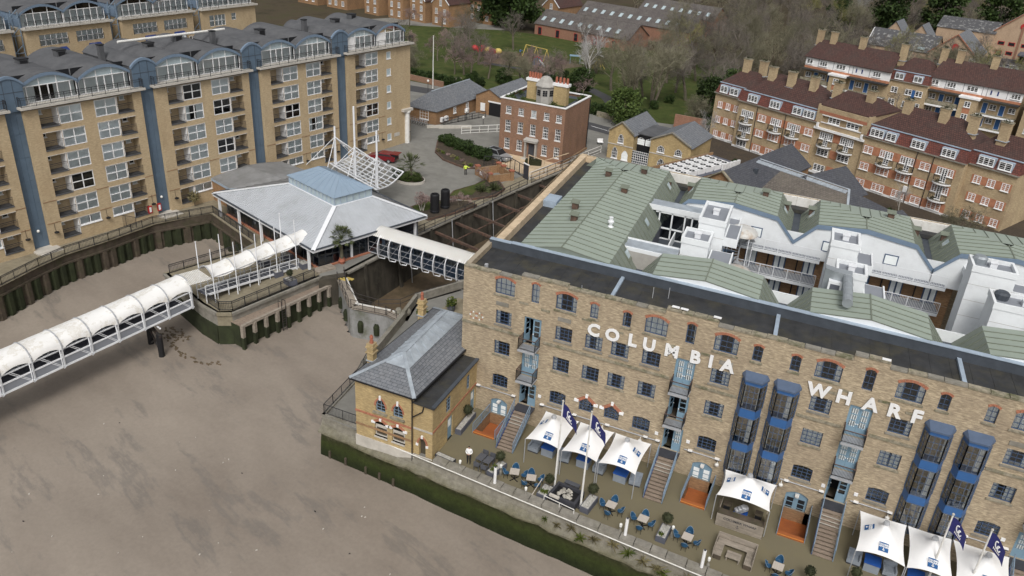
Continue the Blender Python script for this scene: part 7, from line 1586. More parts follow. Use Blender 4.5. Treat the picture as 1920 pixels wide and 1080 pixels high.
def low_buildings():
    # long slate lodge left of the Georgian house
    R = gable_house('lodge', 'long low brick lodge with grey hipped slate roof by the car park', 'lodge', (-44.2,74.0,0), math.radians(85), 18.5, 6.4, 2.6, 5.0, 'terrace_brick', 'slate', hip=3.0, axis='x')
    b = MB(); b.beam((3,3.2,5.1),(16,3.2,5.1),.25,.1); b.build('ridge_lead', 'lead', R)
    for x, w, h in ((5.5,.8,1.1),(9.8,.8,1.1)): put_sash(R, x, 1.1, w, h, 2, 3, y=-.1)
    f, g = sash(1.9, 1.6, 3, 3); o = put(f, 'window', R, (-.06,2.4,.8), -PI/2); put(g, 'glass', o); o.location = (-.04,3.6,.7)
    for x in (1.0,2.3,9.3): b = MB(); b.box(x,-.55,.4,x+.8,-.1,1.2); b.tube((x+.4,-.56,.8),(x+.4,-.58,.8),.28,n=12,m=1); b.build('condenser', ['white_paint','steel_grey'], R)
    R = gable_house('gate_range', 'brick cart arch wing with white beam beside the Georgian house', 'outbuilding', (-42.5,86.2,0), math.radians(-5), 6.0, 12, 3.4, 4.9, 'terrace_brick', 'slate', axis='y')
    b = MB(); b.box(3.0,-.06,0,5.8,.05,2.5,0); b.box(2.8,-.12,2.5,6.0,.0,2.75,1); b.box(1.1,-.08,.6,2.1,0,2.1,1); b.build('cart_arch', ['black','white_paint'], R)
    gable_house('rear_wing', 'small grey slate roofed wing touching the Georgian house corner', 'outbuilding', (-36.4,86.5,0), math.radians(-5), 5.0, 9, 2.9, 4.3, 'terrace_brick', 'slate', axis='y')
    # yellow brick stables with twin gables
    for k, (x, y, W, lab) in enumerate(((-11.9,74.3,4.5,'left yellow brick gabled coach house with arched windows'),(-4.5,73.2,6.9,'right yellow brick gabled coach house with arched windows'))):
        R = gable_house('coach_house', lab, 'coach house', (x,y,0), math.radians(-8), W, 9.0, 4.6, 6.3, 'yellow_brick', 'slate', axis='y', group='twin coach houses')
        ws = [(W*.5-.5,2.9,1.0,1.5)] if k == 0 else [(1.3,2.9,1.2,1.1),(4.3,2.9,1.2,1.1)]; ws += [(.9,.2,1.0,1.9),(2.7,.2,1.1,1.6)] if k == 0 else [(1.6,.3,1.2,1.6)]
        for i, (a, z, w, h) in enumerate(ws):
            fm, gm = win_meshes(w, h*.62, 4, 3, h*.38, 'white_paint'); o = put(fm, 'arched_window', R, (a,-.09,z)); g = MB(); g.poly([(.05,.06,.05),(w-.05,.06,.05),(w-.05,.06,h*.62)]+[(w-w*q/6,.06,h*.62+h*.38*(1-((w/2-w*q/6)/(w/2))**2)-.03) for q in range(1,6)]+[(.05,.06,h*.62)]); g.build('glass', 'unlit_room' if (k,i) != (0,2) else 'net', o); b = MB(); b.box(-.1,-.08,-.12,w+.1,.08,0); b.build('sill', 'white_paint', o)
        b = MB(); b.box(-.05,-.07,2.45,W+.05,0,2.6); b.build('brick_band', 'pale_stone', R)
        for s in (0,W): b = MB(); b.beam((s,-.15,4.75),(W/2,-.15,6.45),.3,.18); b.build('gable_coping', 'stone', R)
    L = thing('coach_house_link', 'dark glazed link between the two coach houses', 'link building', (-7.5,74.6,0), math.radians(-8)); b = MB(); b.box(0,.6,0,3.1,7,4.6,0); b.box(-.1,.4,4.6,3.2,7.2,4.75,1); b.build('wall', ['black','roof_grey'], L)
    for j in range(2): f, g = win_meshes(1.25, .9, 3, 3, .3, 'white_paint'); o = put(f, 'arched_window', L, (.25+j*1.4,.5,2.9)); g = MB(); g.box(.05,.05,.05,1.2,.06,.95); g.build('glass', 'net', o)
    f = MB(); 
    for i in range(9): f.box(.1+i*.36,-.9,.1,.15+i*.36,-.83,2.2)
    for j in range(6): f.box(.1,-.895,.1+j*.4,3.0,-.835,.15+j*.4)
    o = f.build('glazed_wall', 'white_paint', L); g = MB(); g.box(.1,-.8,.1,3.0,-.78,2.2); g.build('glass', 'pane_blue', o)
    # slate roofs between warehouse and mansions
    R = gable_house('slate_hall', 'long dark slate hall with stone gable behind the warehouse roof', 'hall', (7.2,55.2,0), math.radians(-18), 7.0, 20, 5.2, 7.6, 'terrace_brick', 'slate_dark', axis='y')
    for s in (0,7.0): b = MB(); b.beam((s,-.2,5.35),(3.5,-.2,7.75),.4,.16); b.build('gable_coping', 'mossy_stone', R)
    b = MB(); b.box(4.9,6.0,6.1,5.4,6.5,7.2); b.build('roof_vent', 'dark_flash', R)
    R = thing('slate_annex', 'long hipped slate roof with pale lead ridge behind the warehouse', 'annex', (11.6,58.4,0), math.radians(-27.5)); W, D, ev, rg = 17.5, 9.5, 5.0, 7.6; m = D/2; w = MB(); w.box(0,0,0,W,D,ev); w.build('wall', 'terrace_brick', R)
    for i, (p, mt) in enumerate((([(-.3,-.3,ev),(4.2,-.3,ev),(4.2,m,rg),(-.3,m,rg)],'slate_dark'),([(4.2,-.3,ev),(W,-.3,ev),(W-3.4,m,rg),(4.2,m,rg)],'slate_brown'),([(W+.3,D+.3,ev),(-.3,D+.3,ev),(-.3,m,rg),(W-3.4,m,rg)],'slate'),([(W,-.3,ev),(W+.3,D+.3,ev),(W-3.4,m,rg)],'slate_dark'))): b = MB(); b.extr(p, (0,0,.1)); b.build('roof_slope', mt, R)
    for k in range(22): b = MB(); x = .1+k*.64; b.box(x,m-.75,rg+.03,x+.6,m+.2,rg+.16); b.v = [(p[0],p[1],p[2]-max(0,(m-p[1]))*.5) for p in b.v]; b.build('lead_sheet', 'lead', R)
    b = MB(); b.beam((W,-.3,ev+.15),(W-3.4,m,rg+.15),.3,.08); b.build('hip_lead', 'lead', R)
    gable_house('slate_gable', 'small dark slate gable right of the hipped annex', 'outbuilding', (25.4,50.6,0), math.radians(-30), 8, 8, 4.2, 6.4, 'terrace_brick', 'slate_dark', axis='y'); gable_house('slate_gable', 'dark slate cross wing behind the pale lead ridge', 'outbuilding', (17.0,60.6,0), math.radians(-30), 8, 9, 5.0, 7.6, 'terrace_brick', 'slate_dark', axis='y')
    R = gable_house('end_roof', 'grey slate roof with brick chimney at the far right behind the warehouse', 'outbuilding', (44.5,44.5,0), math.radians(-26), 14, 6, 5.0, 7.0, 'yellow_brick', 'slate_dark', axis='x'); b = MB(); b.box(-.4,2,4,.6,3.6,8.2); b.build('chimney', 'yellow_brick', R)
    # rooftop condensers on a flat roof
    R = thing('plant_roof', 'flat white roof crowded with round condenser fans', 'plant roof', (-.2,62.5,0), math.radians(-26)); b = MB(); b.box(-.8,-1,0,5.2,14,3.2,0); b.box(-.8,-1,3.2,5.2,14,3.25,1); b.build('roof', ['terrace_brick','planter_grey'], R); b = MB(); b.box(-1.0,-1,3.2,-.8,14,3.7); b.build('parapet', 'terrace_brick', R)
    for i in range(6):
        for j in range(2):
            b = MB(); x, y = .2+j*2.3, .2+i*1.9; b.box(x,y,3.25,x+1.9,y+1.5,4.0,0)
            for q in (.5,1.5): b.tube((x+q,y+.75,4.0),(x+q,y+.75,4.04),.42,n=14,m=1); b.tube((x+q,y+.75,4.04),(x+q,y+.75,4.07),.12,n=8,m=0)
            b.build('condenser', ['white_paint','black'], R)
    for i in range(5): b = MB(); b.box(4.7,9+i*.9,3.25,5.0,9.6+i*.9,4.2); b.build('wall_condenser', 'white_paint', R)
low_buildings()
# ------------------------------------------------------------------ inter-war mansion blocks
def casement(w, h, n=3, ny=4, blind=False):
    def mk():
        f = MB(); t = .09; f.box(0,0,0,w,.09,t); f.box(0,0,h-t,w,.09,h); f.box(0,0,t,t,.09,h-t); f.box(w-t,0,t,w,.09,h-t)
        for i in range(1, n): x = w*i/n; f.box(x-.06,0,t,x+.06,.09,h-t)
        for j in range(1, ny): z = h*j/ny; f.box(t,.02,z-.022,w-t,.08,z+.022)
        f.box(-.08,-.1,-.08,w+.08,.09,0); g = MB(); g.poly([(0,.06,0),(w,.06,0),(w,.06,h),(0,.06,h)]); g.poly([(0,.068,0),(w,.068,0),(w,.068,h),(0,.068,h)],1); return f.mesh('window','white_paint'), g.mesh('glass',['pane','net' if blind else 'unlit_room'])
    return cached(('cas',w,h,n,ny,blind), mk)
def put_cas(R, x, z, w, h, n=3, ny=4, blind=False, y=.05): f, g = casement(w, h, n, ny, blind); o = put(f, 'window', R, (x,y,z)); put(g, 'glass', o); return o
def tbay(R, x, z, y=0.0, w=2.45):
    """T-shaped balcony window: side lights, centre door and a curved balcony"""
    for k in (0, 1): put_cas(R, x if k == 0 else x+w-.85, z, .85, 1.1, 2, 4, y=y-.03)
    o = put_cas(R, x+.82, z-1.0, .82, 2.1, 2, 7, y=y-.04)
    def mk():
        b = MB(); n = 12; P = [(w*.5+1.3*math.cos(PI+PI*k/n),1.05*math.sin(PI+PI*k/n)) for k in range(n+1)]; b.prism(P, -.16, 0, 0)
        for p, q in zip(P, P[1:]): b.beam((*p,-.08),(*q,-.08),.07,.2,1)
        r = MB()
        for p, q in zip(P, P[1:]): r.beam((*p,.95),(*q,.95),.035); r.beam((*p,.5),(*q,.5),.02)
        for p in P: r.beam((*p,0),(*p,.95),.025)
        c = MB(); leafball(c, (w*.35,-.6,.25), .3, 40, .12, 3, .8, .2); return b.mesh('balcony',['stone','white_paint']), r.mesh('railing','rail_dark'), c.mesh('pot_plants','box_leaf')
    ms = cached(('tbay',w), mk); o = put(ms[0], 'balcony', R, (x,y,z-1.02)); put(ms[1], 'railing', o); put(ms[2], 'pot_plants', o)
def chimney(R, x, y, z0, z1, w=1.25, d=.85):
    b = MB(); b.box(-w/2,-d/2,z0,w/2,d/2,z1,0); b.box(-w/2-.06,-d/2-.06,z1-.25,w/2+.06,d/2+.06,z1,0); b.box(-w/2-.12,-d/2-.12,z1,w/2+.12,d/2+.12,z1+.12,1); b.box(-w/2-.15,-d/2-.15,z0+1.0,w/2+.15,d/2+.15,z0+1.1,2); o = b.build('chimney', ['mansion_brick','mossy_stone','lead'], R, loc=(x,y,0)); m = MB(); leafball(m, (0,0,z1+.2), .7, 60, .12, int(x*3), .25, .3); m.build('weeds', 'box_leaf', o)
def mansard(R, x0, x1, y0, D, ez, wins, tall=13.0):
    """lower steep tiled face with dormer windows, upper pitched roof"""
    b = MB(); b.extr([(x0,y0-.12,ez),(x1,y0-.12,ez),(x1-.35,y0+.75,ez+1.75),(x0+.35,y0+.75,ez+1.75)], (0,.1,0)); b.build('mansard_face', 'pantile_red', R)
    for x, s in ((x0,1),(x1,-1)): e = MB(); e.extr([(x,y0-.1,ez),(x+s*.35,y0+.75,ez+1.75),(x+s*.35,y0+D-.75,ez+1.75),(x,y0+D,ez)], (s*.1,0,0)); e.build('mansard_end', 'pantile_red', R)
    m = y0+D/2; h = min(4.0, (x1-x0)*.3)
    for p in ([(x0+.3,y0+.7,ez+1.75),(x1-.3,y0+.7,ez+1.75),(x1-h,m,tall),(x0+h,m,tall)],[(x1-.3,y0+D-.7,ez+1.75),(x0+.3,y0+D-.7,ez+1.75),(x0+h,m,tall),(x1-h,m,tall)],[(x0+.3,y0+.7,ez+1.75),(x0+h,m,tall),(x0+.3,y0+D-.7,ez+1.75)],[(x1-.3,y0+.7,ez+1.75),(x1-h,m,tall),(x1-.3,y0+D-.7,ez+1.75)]): r = MB(); r.extr(p, (0,0,.1)); r.build('roof_slope', 'pantile', R)
    r = MB(); r.beam((x0+.2,y0+.68,ez+1.8),(x1-.2,y0+.68,ez+1.8),.2,.14); r.build('roof_lip', 'flash_blue', R); r = MB(); r.box(x0-.1,y0-.3,ez-.12,x1+.1,y0,ez+.04); r.build('eaves_gutter', 'stone', R)
    for x, w in wins:
        c = MB(); c.box(x-.12,y0-.05,ez+.15,x+w+.12,y0+.95,ez+1.5); c.build('dormer', 'flash_blue', R); put_cas(R, x, ez+.3, w, 1.1, 3 if w > 1.7 else 2, 4, y=y0-.135)
def brick_box(R, x0, x1, y0, y1, z0, z1, mat='mansion_brick'):
    w = MB(); w.poly([(x0,y0,z0),(x1,y0,z0),(x1,y0,z1),(x0,y0,z1)]); w.poly([(x1,y0,z0),(x1,y1,z0),(x1,y1,z1),(x1,y0,z1)]); w.poly([(x0,y1,z0),(x0,y0,z0),(x0,y0,z1),(x0,y1,z1)]); w.poly([(x1,y1,z0),(x0,y1,z0),(x0,y1,z1),(x1,y1,z1)]); return w.build('wall', mat, R)
def mansions():
    ang = math.radians(-26.7); R = thing('mansion_block', 'long brick mansion block with orange panels, curved balconies and red tiled mansard', 'mansion block', (5.03,93.9,0), ang); ez = 8.2; D = 9.5
    brick_box(R, 0, 15.3, 0, D, -.6, ez); brick_box(R, 24.0, 39.5, 0, D, -.6, ez); brick_box(R, -5.9, 0, .9, D, -.6, ez); brick_box(R, 39.5, 46.2, 1.2, D+1, -.6, ez); brick_box(R, 15.3, 24.0, .35, D, -.6, 10.9)
    w = MB(); w.box(-6.0,.84,-.6,0,.9,.5); w.build('plinth', 'white_paint', R); w = MB(); w.box(0,-.06,-.6,39.5,0,.35); w.build('plinth', 'white_paint', R)
    T = [.9,7.0,10.3]; T2 = [27.0,30.3,35.9]; C1 = [(4.45,1.5),(13.6,1.5)]; C2 = [(24.3,1.45),(33.35,1.55)]
    for fl, z in ((0,5.75),(1,3.1),(2,.45)):
        for x0, x1 in ((3.95,15.2),(24.2,38.6)): b = MB(); b.box(x0,-.03,z-.1,x1,.0,z+1.2); b.build('orange_panel', 'orange_panel', R)
        for i, x in enumerate(T+T2):
            tb = (fl == 0) or (fl == 1 and i in (0,5))
            if tb: tbay(R, x, z, -.06, 2.45 if i in (0,2,5) else 2.1)
            else: put_cas(R, x+.05, z-.05, 2.0, 1.15, 3, 4, (i+fl) % 3 == 1, y=-.08)
        for i, (x, w_) in enumerate(C1+C2): put_cas(R, x, z-.05, w_, 1.1, 2, 4, (i+fl) % 4 == 2, y=-.08)
        for k in range(3): put_cas(R, -5.0+k*1.75, z-.05, .95, 1.1, 2, 4, y=.82); put_cas(R, 40.7+k*1.95, z-.05, 1.05, 1.1, 2, 4, (k+fl) == 3, y=1.12)
        for x0, x1, y in ((-5.2,-.4,.87),(40.4,45.9,1.17)): b = MB(); b.box(x0,y,z-.1,x1,y+.025,z+1.1); b.build('orange_panel', 'orange_panel', R)
    mansard(R, -.15, 15.4, 0, D, ez, ((1.7,1.9),(6.2,1.9),(10.7,1.6),(12.75,2.0))); mansard(R, 23.9, 39.6, 0, D, ez, ((24.7,2.1),(27.3,1.5),(31.3,2.0),(35.9,1.95))); mansard(R, -6.05, 1.5, .9, D-.9, ez, ((-5.0,1.5),(-2.9,1.7)), 12.2); mansard(R, 38.5, 46.3, 1.2, D-.2, ez, ((40.6,2.1),(43.4,1.7)), 12.2)
    # raised centre with recessed loggia
    b = MB(); b.box(15.2,-.25,7.2,24.1,.4,7.55,0); b.box(15.6,-.35,7.55,15.9,.0,8.25,0); b.box(23.4,-.35,7.55,23.7,.0,8.25,0); b.build('stone_band', 'white_paint', R)
    b = MB(); b.box(15.3,.05,7.55,24.0,.35,8.4,0); b.box(15.3,.0,9.6,24.0,.35,10.9,0); b.box(15.3,.0,8.4,16.2,.35,9.6,0); b.box(23.1,.0,8.4,24,.35,9.6,0); b.build('attic_wall', 'mansion_brick', R)
    for z in (8.42,9.58): b = MB(); b.box(16.1,-.06,z-.07,23.2,.02,z+.07); b.build('loggia_sill', 'white_paint', R)
    b = MB(); b.box(15.5,-.02,9.72,23.8,.0,10.2); b.build('brick_frieze', 'red_arch', R)
    put_cas(R, 17.2, 8.5, 2.0, .95, 3, 3, y=.22); put_cas(R, 20.4, 8.5, 2.1, .95, 3, 3, y=.22)
    for z in (5.75,3.1,.45):
        for x in (16.3,20.0): (tbay(R, x, z, .25, 2.3) if z > 5 else put_cas(R, x+.1, z-.05, 2.0, 1.15, 3, 4, y=.25))
        b = MB(); b.box(18.7,.3,z-.1,19.9,.34,z+1.2); b.build('orange_panel', 'orange_panel', R)
    for p in ([(15.2,.2,10.95),(24.1,.2,10.95),(22.5,D/2,13.0),(16.8,D/2,13.0)],[(24.1,D,10.9),(15.2,D,10.9),(16.8,D/2,13.0),(22.5,D/2,13.0)],[(15.2,.2,10.95),(16.8,D/2,13),(15.2,D,10.9)],[(24.1,.2,10.95),(22.5,D/2,13),(24.1,D,10.9)]): r = MB(); r.extr(p, (0,0,.12)); r.build('roof_slope', 'pantile', R)
    for x in (15.25,24.0): b = MB(); b.box(x-.15,-.05,7.2,x+.15,1.4,11.1); b.build('party_pier', 'mansion_brick', R)
    for x, y in ((-3.2,5.0),(-.6,6.2),(3.2,3.6),(7.2,3.4),(11.4,3.6),(15.6,3.8),(21.6,3.6),(27.6,3.8),(33.2,3.8),(37.6,3.6),(41.8,4.0),(44.6,6.4)): chimney(R, x, y, 10.6, 14.2)
    for x in (4.0,9.7,32.6,35.1): b = MB(); b.path([(x,-.12,0),(x,-.12,8.1)], .06, 5); b.build('downpipe', 'iron', R)
    b = MB(); b.box(32.0,-.3,1.7,32.6,-.05,2.6); b.build('white_box', 'white_paint', R)
    # rear galleried block (two halves)
    for k, (ox, oy, a, W, lab) in enumerate(((35.35,130.1,-16.5,16.5,'rear mansion block with white top band and blue doors at the right'),(11.0,134.6,-20.0,18,'rear mansion block with white top band half hidden by bare trees'))):
        R = thing('gallery_block', lab, 'mansion block', (ox,oy,0), math.radians(a), 'rear gallery access blocks'); brick_box(R, 0, W, .6, 9, 0, 8.3)
        b = MB(); b.box(0,.2,8.35,W,.6,10.0); b.build('white_storey', 'white_paint', R); b = MB(); b.box(0,.12,7.9,W,.6,8.35); b.build('brick_apron', 'orange_panel', R)
        for x, w_ in ((.3,1.3),(3.2,1.6),(6.8,2.0),(14.6,1.6)): put_cas(R, x, 8.75, w_, 1.0, 3 if w_ > 1.5 else 2, 3, y=.1)
        for x in (11.0,12.2): b = MB(); b.box(x,.16,8.8,x+.25,.2,9.6); b.build('slit_window', 'deep_blue', R)
        for x in (2.9,6.2,9.6,10.4,13.9): b = MB(); b.box(x-.03,.15,8.35,x+.03,.2,10.0); b.build('cover_strip', 'planter_grey', R)
        for z in (2.5,5.1):
            b = MB(); b.box(0,-1.0,z-.2,W,.6,z,0); b.box(0,-1.02,z-.24,W,-.96,z+.1,1); o = b.build('gallery', ['stone','white_paint'], R); q = MB(); q.box(.0,-1.0,z,6.3,-.95,z+.95); q.build('parapet', 'mossy_stone', o); q = MB(); q.box(9.8,-1.0,z,W,-.95,z+.35); q.build('parapet', 'mossy_stone', o)
            for x in (2.2,5.2,10.2,13.2): d = MB(); d.box(x,.52,z,x+1.0,.6,z+2.1,0); d.box(x+.1,.5,z+.1,x+.9,.52,z+2.0,1); d.build('door', ['white_paint','bay_blue'], R)
            for x in (.4,3.6,11.5,14.8): put_cas(R, x, z+.9, 1.2, 1.0, 2, 3, y=.52)
        b = MB(); b.box(0,-1.1,7.65,6.4,.6,7.9,0); b.box(9.7,-1.1,7.65,W,.6,7.9,0); b.build('gallery_roof', 'felt', R); b = MB(); b.box(6.5,-1.4,0,9.7,.6,7.6); o = b.build('stair_tower', 'mansion_brick', R); b = MB(); b.box(6.2,-1.7,7.6,10,.6,7.95); b.build('canopy', 'white_paint', o)
        for z in (1.2,3.6,6.0): put_cas(R, 7.5, z, 1.1, 1.1, 2, 3, y=-1.5)
        for z in (2.4,4.8): b = MB(); b.box(7.4,-1.43,z,8.7,-1.4,z+1.1); b.build('orange_panel', 'orange_panel', R)
        for p in ([(-.3,-.2,10.05),(W+.3,-.2,10.05),(W-.5,4.8,13.2),(.5,4.8,13.2)],[(W+.3,9.5,10.0),(-.3,9.5,10.0),(.5,4.8,13.2),(W-.5,4.8,13.2)]): r = MB(); r.extr(p, (0,0,.12)); r.build('roof_slope', 'pantile', R)
        for x in (.2,3.2,9.5,W): chimney(R, x, 4.4, 11, 15.2)
    R = thing('link_block', 'short brick wing between the rear gallery blocks behind bare branches', 'mansion block', (28.0,130.6,0), math.radians(-18)); brick_box(R, 0, 7.5, 0, 9, 0, 8.6); mansard(R, -.1, 7.6, 0, 9, 8.6, ((1.0,1.6),(4.6,1.6)), 12.6)
    for z in (1.2,3.8,6.2):
        for x in (.8,3.6,5.6): put_cas(R, x, z, 1.3, 1.1, 2, 3, y=-.09)
        d = MB(); d.box(4.9,-.08,z-.7,5.5,-.02,z+1.1); d.build('door', 'bay_blue', R)
    R = thing('side_block', 'brick mansion wing at the right picture edge with red tiled mansard', 'mansion block', (51.8,123.5,0), math.radians(-20)); brick_box(R, 0, 14, 0, 9, 0, 8.4); mansard(R, -.1, 14, 0, 9, 8.4, ((1.0,1.8),(5.0,1.8)), 12.4)
    for z in (.8,3.4,6.0):
        for x in (1.0,4.6,8.2): put_cas(R, x, z, 1.9, 1.15, 3, 4, y=-.09)
    chimney(R, .6, 4, 10.6, 14.2)
mansions()
# ------------------------------------------------------------------ estate of pink gables and far terraces
def far_houses():
    for k, (x, y, a, W, D, ev, rg, lab) in enumerate(((36.2,196.0,-12,11.5,14,5.2,10.2,'pink brick gable house with red roundel, nearer of the two'),(53.5,236,-12,14,16,7.5,13.5,'pink brick gable house with red roundel, farther of the two'),(70,243,-12,12,14,7,12,'pink brick gabled house cut by the right picture edge'))):
        R = gable_house('estate_house', lab, 'house', (x,y,0), math.radians(a), W, D, ev, rg, 'pink_brick', 'slate', axis='y', group='pink estate gables'); m = W/2
        b = MB(); b.tube((m,-.15,ev+1.9),(m,.05,ev+1.9),.85,n=18); b.build('roundel', 'red_paint', R); b = MB(); b.box(m-.3,-.2,.3,m+.3,-.02,ev+1.8); b.build('brick_pilaster', 'mews_brick', R)
        for s in (-1,1): b = MB(); b.beam((m+s*(m+.35),-.3,ev-.25),(m,-.3,rg+.1),.25,.22); b.build('barge_board', 'red_arch', R)
        for z in (1.0,3.6) if k else (2.4,):
            for xx in (1.6,m-2.6,m+.8): b = MB(); b.box(xx,-.06,z,xx+1.8,-.01,z+1.1,0); b.box(xx+.15,-.08,z+.15,xx+1.65,-.06,z+.95,1); b.build('window', ['red_paint','unlit_room'], R)
        b = MB(); b.box(W-1.6,-.07,ev-2.6,W-.05,-.01,ev-.2); b.build('white_panel', 'white_paint', R)
    R = gable_house('estate_house', 'long lichen spotted slate roof left of the pink gables', 'house', (20.5,200.5,0), math.radians(-12), 17, 12, 4.5, 8.2, 'pink_brick', 'lichen_slate', axis='x'); b = MB(); b.box(13,-.1,5.0,14.6,1.0,5.6); b.build('rooflight', 'skylight', R); b = MB(); b.extr([(-.3,-.2,4.2),(-.3,6,8.3),(-.3,5,8.3)], (-.1,0,0)); b.build('verge', 'white_paint', R)
    gable_house('estate_house', 'dark blue slate roof between the two pink gables', 'house', (38,238,0), math.radians(-12), 16, 14, 6.5, 9.0, 'pink_brick', 'lichen_slate', axis='x')
    for x, y in ((24,222),(31,220)): gable_house('estate_gable', 'small slate gable with orange verge, '+('left' if x < 30 else 'right')+' of the pair behind the lichen roof', 'house', (x,y,0), math.radians(-12), 5, 8, 5.5, 8.5, 'pink_brick', 'slate', axis='y')
    b = MB(); b.box(0,0,2.4,9,6,2.9,0); b.box(0,5.8,0,9,6,2.4,1); tag(b.build('garage_canopy', ['planter_grey','black'], loc=(60,226,0), rz=math.radians(-12)), 'dark flat carport beneath the farther pink gable', 'carport')
    # Victorian-style gables beyond the park
    for k, (x, y, W) in enumerate(((-122.5,168,6.2),(-113.5,167.2,6.2),(-105.5,166.6,6.2),(-97.3,165.5,6.6),(-70.5,185,6.0))):
        R = gable_house('terrace_gable', ['leftmost tan brick gabled house beyond the park','second tan brick gabled house from the left beyond the park','third tan brick gabled house from the left beyond the park','tan brick gabled house with plain side wall beyond the park','tan brick gabled house half behind the evergreen trees'][k], 'house', (x,y,0), math.radians(-14), W, 12 if k != 3 else 9, 6.3, 9.3, 'terrace_brick', 'pantile', axis='y', group='tan gabled houses beyond the park')
        for s in (-1,1): b = MB(); b.beam((W/2+s*(W/2+.2),-.28,6.2),(W/2,-.28,9.35),.16,.2); b.build('barge_board', 'white_paint', R)
        for z in (.8,3.3,5.6):
            for xx in (W*.25-.45,W*.75-.45) if z < 5 or k < 3 else (W/2-.45,): put_cas(R, xx, z, .9, 1.5, 2, 3, y=-.09)
    for x, y, l in ((-150,171,'behind the last apartment block'),(-138,170,'second from the left above the vaulted roofs'),(-92,178,'right of the tan gables')):
        R = gable_house('terrace_house', 'tan brick terrace house '+l, 'house', (x,y,0), math.radians(-10), 9, 9, 6.5, 9.5, 'terrace_brick', 'pantile', axis='x')
        for z in (1,3.6): 
            for xx in (1,3.6,6.6): put_cas(R, xx, z, 1.0, 1.4, 2, 3, y=-.09)
    # brick mews with rooflights
    for k, (x, y, W, a) in enumerate(((-67.5,172.5,31,-13),(-62,192,38,-13),(-50,216,26,-13))):
        R = gable_house('mews_terrace', ['nearest red brick mews terrace with slanted rooflights','second row of mews roofs behind the first','third row of mews roofs near the top edge','farthest mews roof seen through bare trees'][k], 'mews', (x,y,0), math.radians(a), W, 11, 3.0 if k == 0 else 4.0, 6.3 if k == 0 else 7.3, 'mews_brick', 'mews_tile', axis='x', group='mews terraces')
        n = int(W/3.2)
        for i in range(n):
            b = MB(); xx = 1.2+i*3.1; z = 3.7 if k == 0 else 4.8; f = lambda y_: (3.0 if k == 0 else 4.0)+y_*(3.3/5.5); b.extr([(xx,1.2,f(1.2)+.2),(xx+1.0,1.2,f(1.2)+.2),(xx+1.0,2.6,f(2.6)+.2),(xx,2.6,f(2.6)+.2)], (0,0,.1)); b.build('rooflight', 'skylight', R)
            if k == 0 and i % 2 == 0: b = MB(); b.box(xx,-.06,.1,xx+1.3,-.01,2.2,0); b.box(xx+.12,-.08,.2,xx+1.18,-.06,2.1,1); b.build('garden_door', ['red_paint','unlit_room'], R)
far_houses()
# ------------------------------------------------------------------ trees
def bare_tree(seed, h=11.0, spread=1.0, twm='twig_brown', bark='bark', trunk=.3, multi=1, upright=.5, dens=1.0):
    """trunk mesh and crown mesh (limbs and twigs) of a leafless tree"""
    rnd = random.Random(seed); T, C_ = MB(), MB()
    def rv(): return V((rnd.gauss(0,1),rnd.gauss(0,1),rnd.gauss(0,1))).normalized()
    def grow(p, d, ln, r, lv):
        n = (4,4,3,2,1)[lv]; q = p; rr = r; pts = [p]
        for i in range(n):
            d = (d+rv()*(.13,.2,.26,.3,.2)[lv]+V((0,0,.06*upright*(lv < 3)))).normalized(); e = q+d*(ln/n); r2 = rr*(.86 if lv == 0 else .74)
            (T if lv == 0 else C_).tube(q, e, rr, r2, (7,5,4,3,3)[lv], cap=False); q, rr = e, r2; pts.append(e)
        if lv >= 4: return
        k = int(((6,6,6,7)[lv])*dens+rnd.random())
        for i in range(k):
            f = rnd.uniform(.35 if lv == 0 else .2, 1.0); j = min(n-1, int(f*n)); b = pts[j].lerp(pts[j+1], f*n-j); sd = rv(); sd = (sd-d*sd.dot(d)).normalized(); tilt = rnd.uniform(.55,1.15)*spread
            grow(b, (d*math.cos(tilt)+sd*math.sin(tilt)+V((0,0,.12*upright))).normalized(), ln*rnd.uniform(.42,.68)*(1 if lv else .95), max(.012, rr*rnd.uniform(.45,.7) if lv else rr*.75), lv+1)
    for m in range(multi):
        a = 2*PI*m/multi; d = V((.28*math.cos(a),.28*math.sin(a),1)).normalized() if multi > 1 else V((rnd.gauss(0,.05),rnd.gauss(0,.05),1)).normalized(); grow(V((.15*math.cos(a)*(multi > 1),.15*math.sin(a)*(multi > 1),-.1)), d, h*.55, trunk, 0)
    return T.mesh('trunk', bark), C_.mesh('crown', twm)
def leafy(seed, rx, rz, n, s, mat, clumps=26):
    rnd = random.Random(seed); b = MB(); cs = []
    for _ in range(clumps):
        a = rnd.uniform(0,2*PI); z = rnd.uniform(-.75,1); k = math.sqrt(max(0,1-z*z))*rnd.uniform(.55,1); cs.append((rx*k*math.cos(a),rx*k*math.sin(a),rz*(1.05+z),rx*rnd.uniform(.28,.5)))
    for c in cs: leafball(b, c[:3], c[3], n//clumps, s, rnd.randrange(9999), .85, .35)
    return b.mesh('crown', mat)
def plant_tree(ms, x, y, sc, lab, cat='tree', group=None, rz=0, name='bare_tree', z=0):
    t = thing(name, lab, cat, (x,y,z), rz, group); t.scale = (sc,sc,sc*random.uniform(.92,1.1)); put(ms[0], 'trunk', t); put(ms[1], 'crown', t); return t
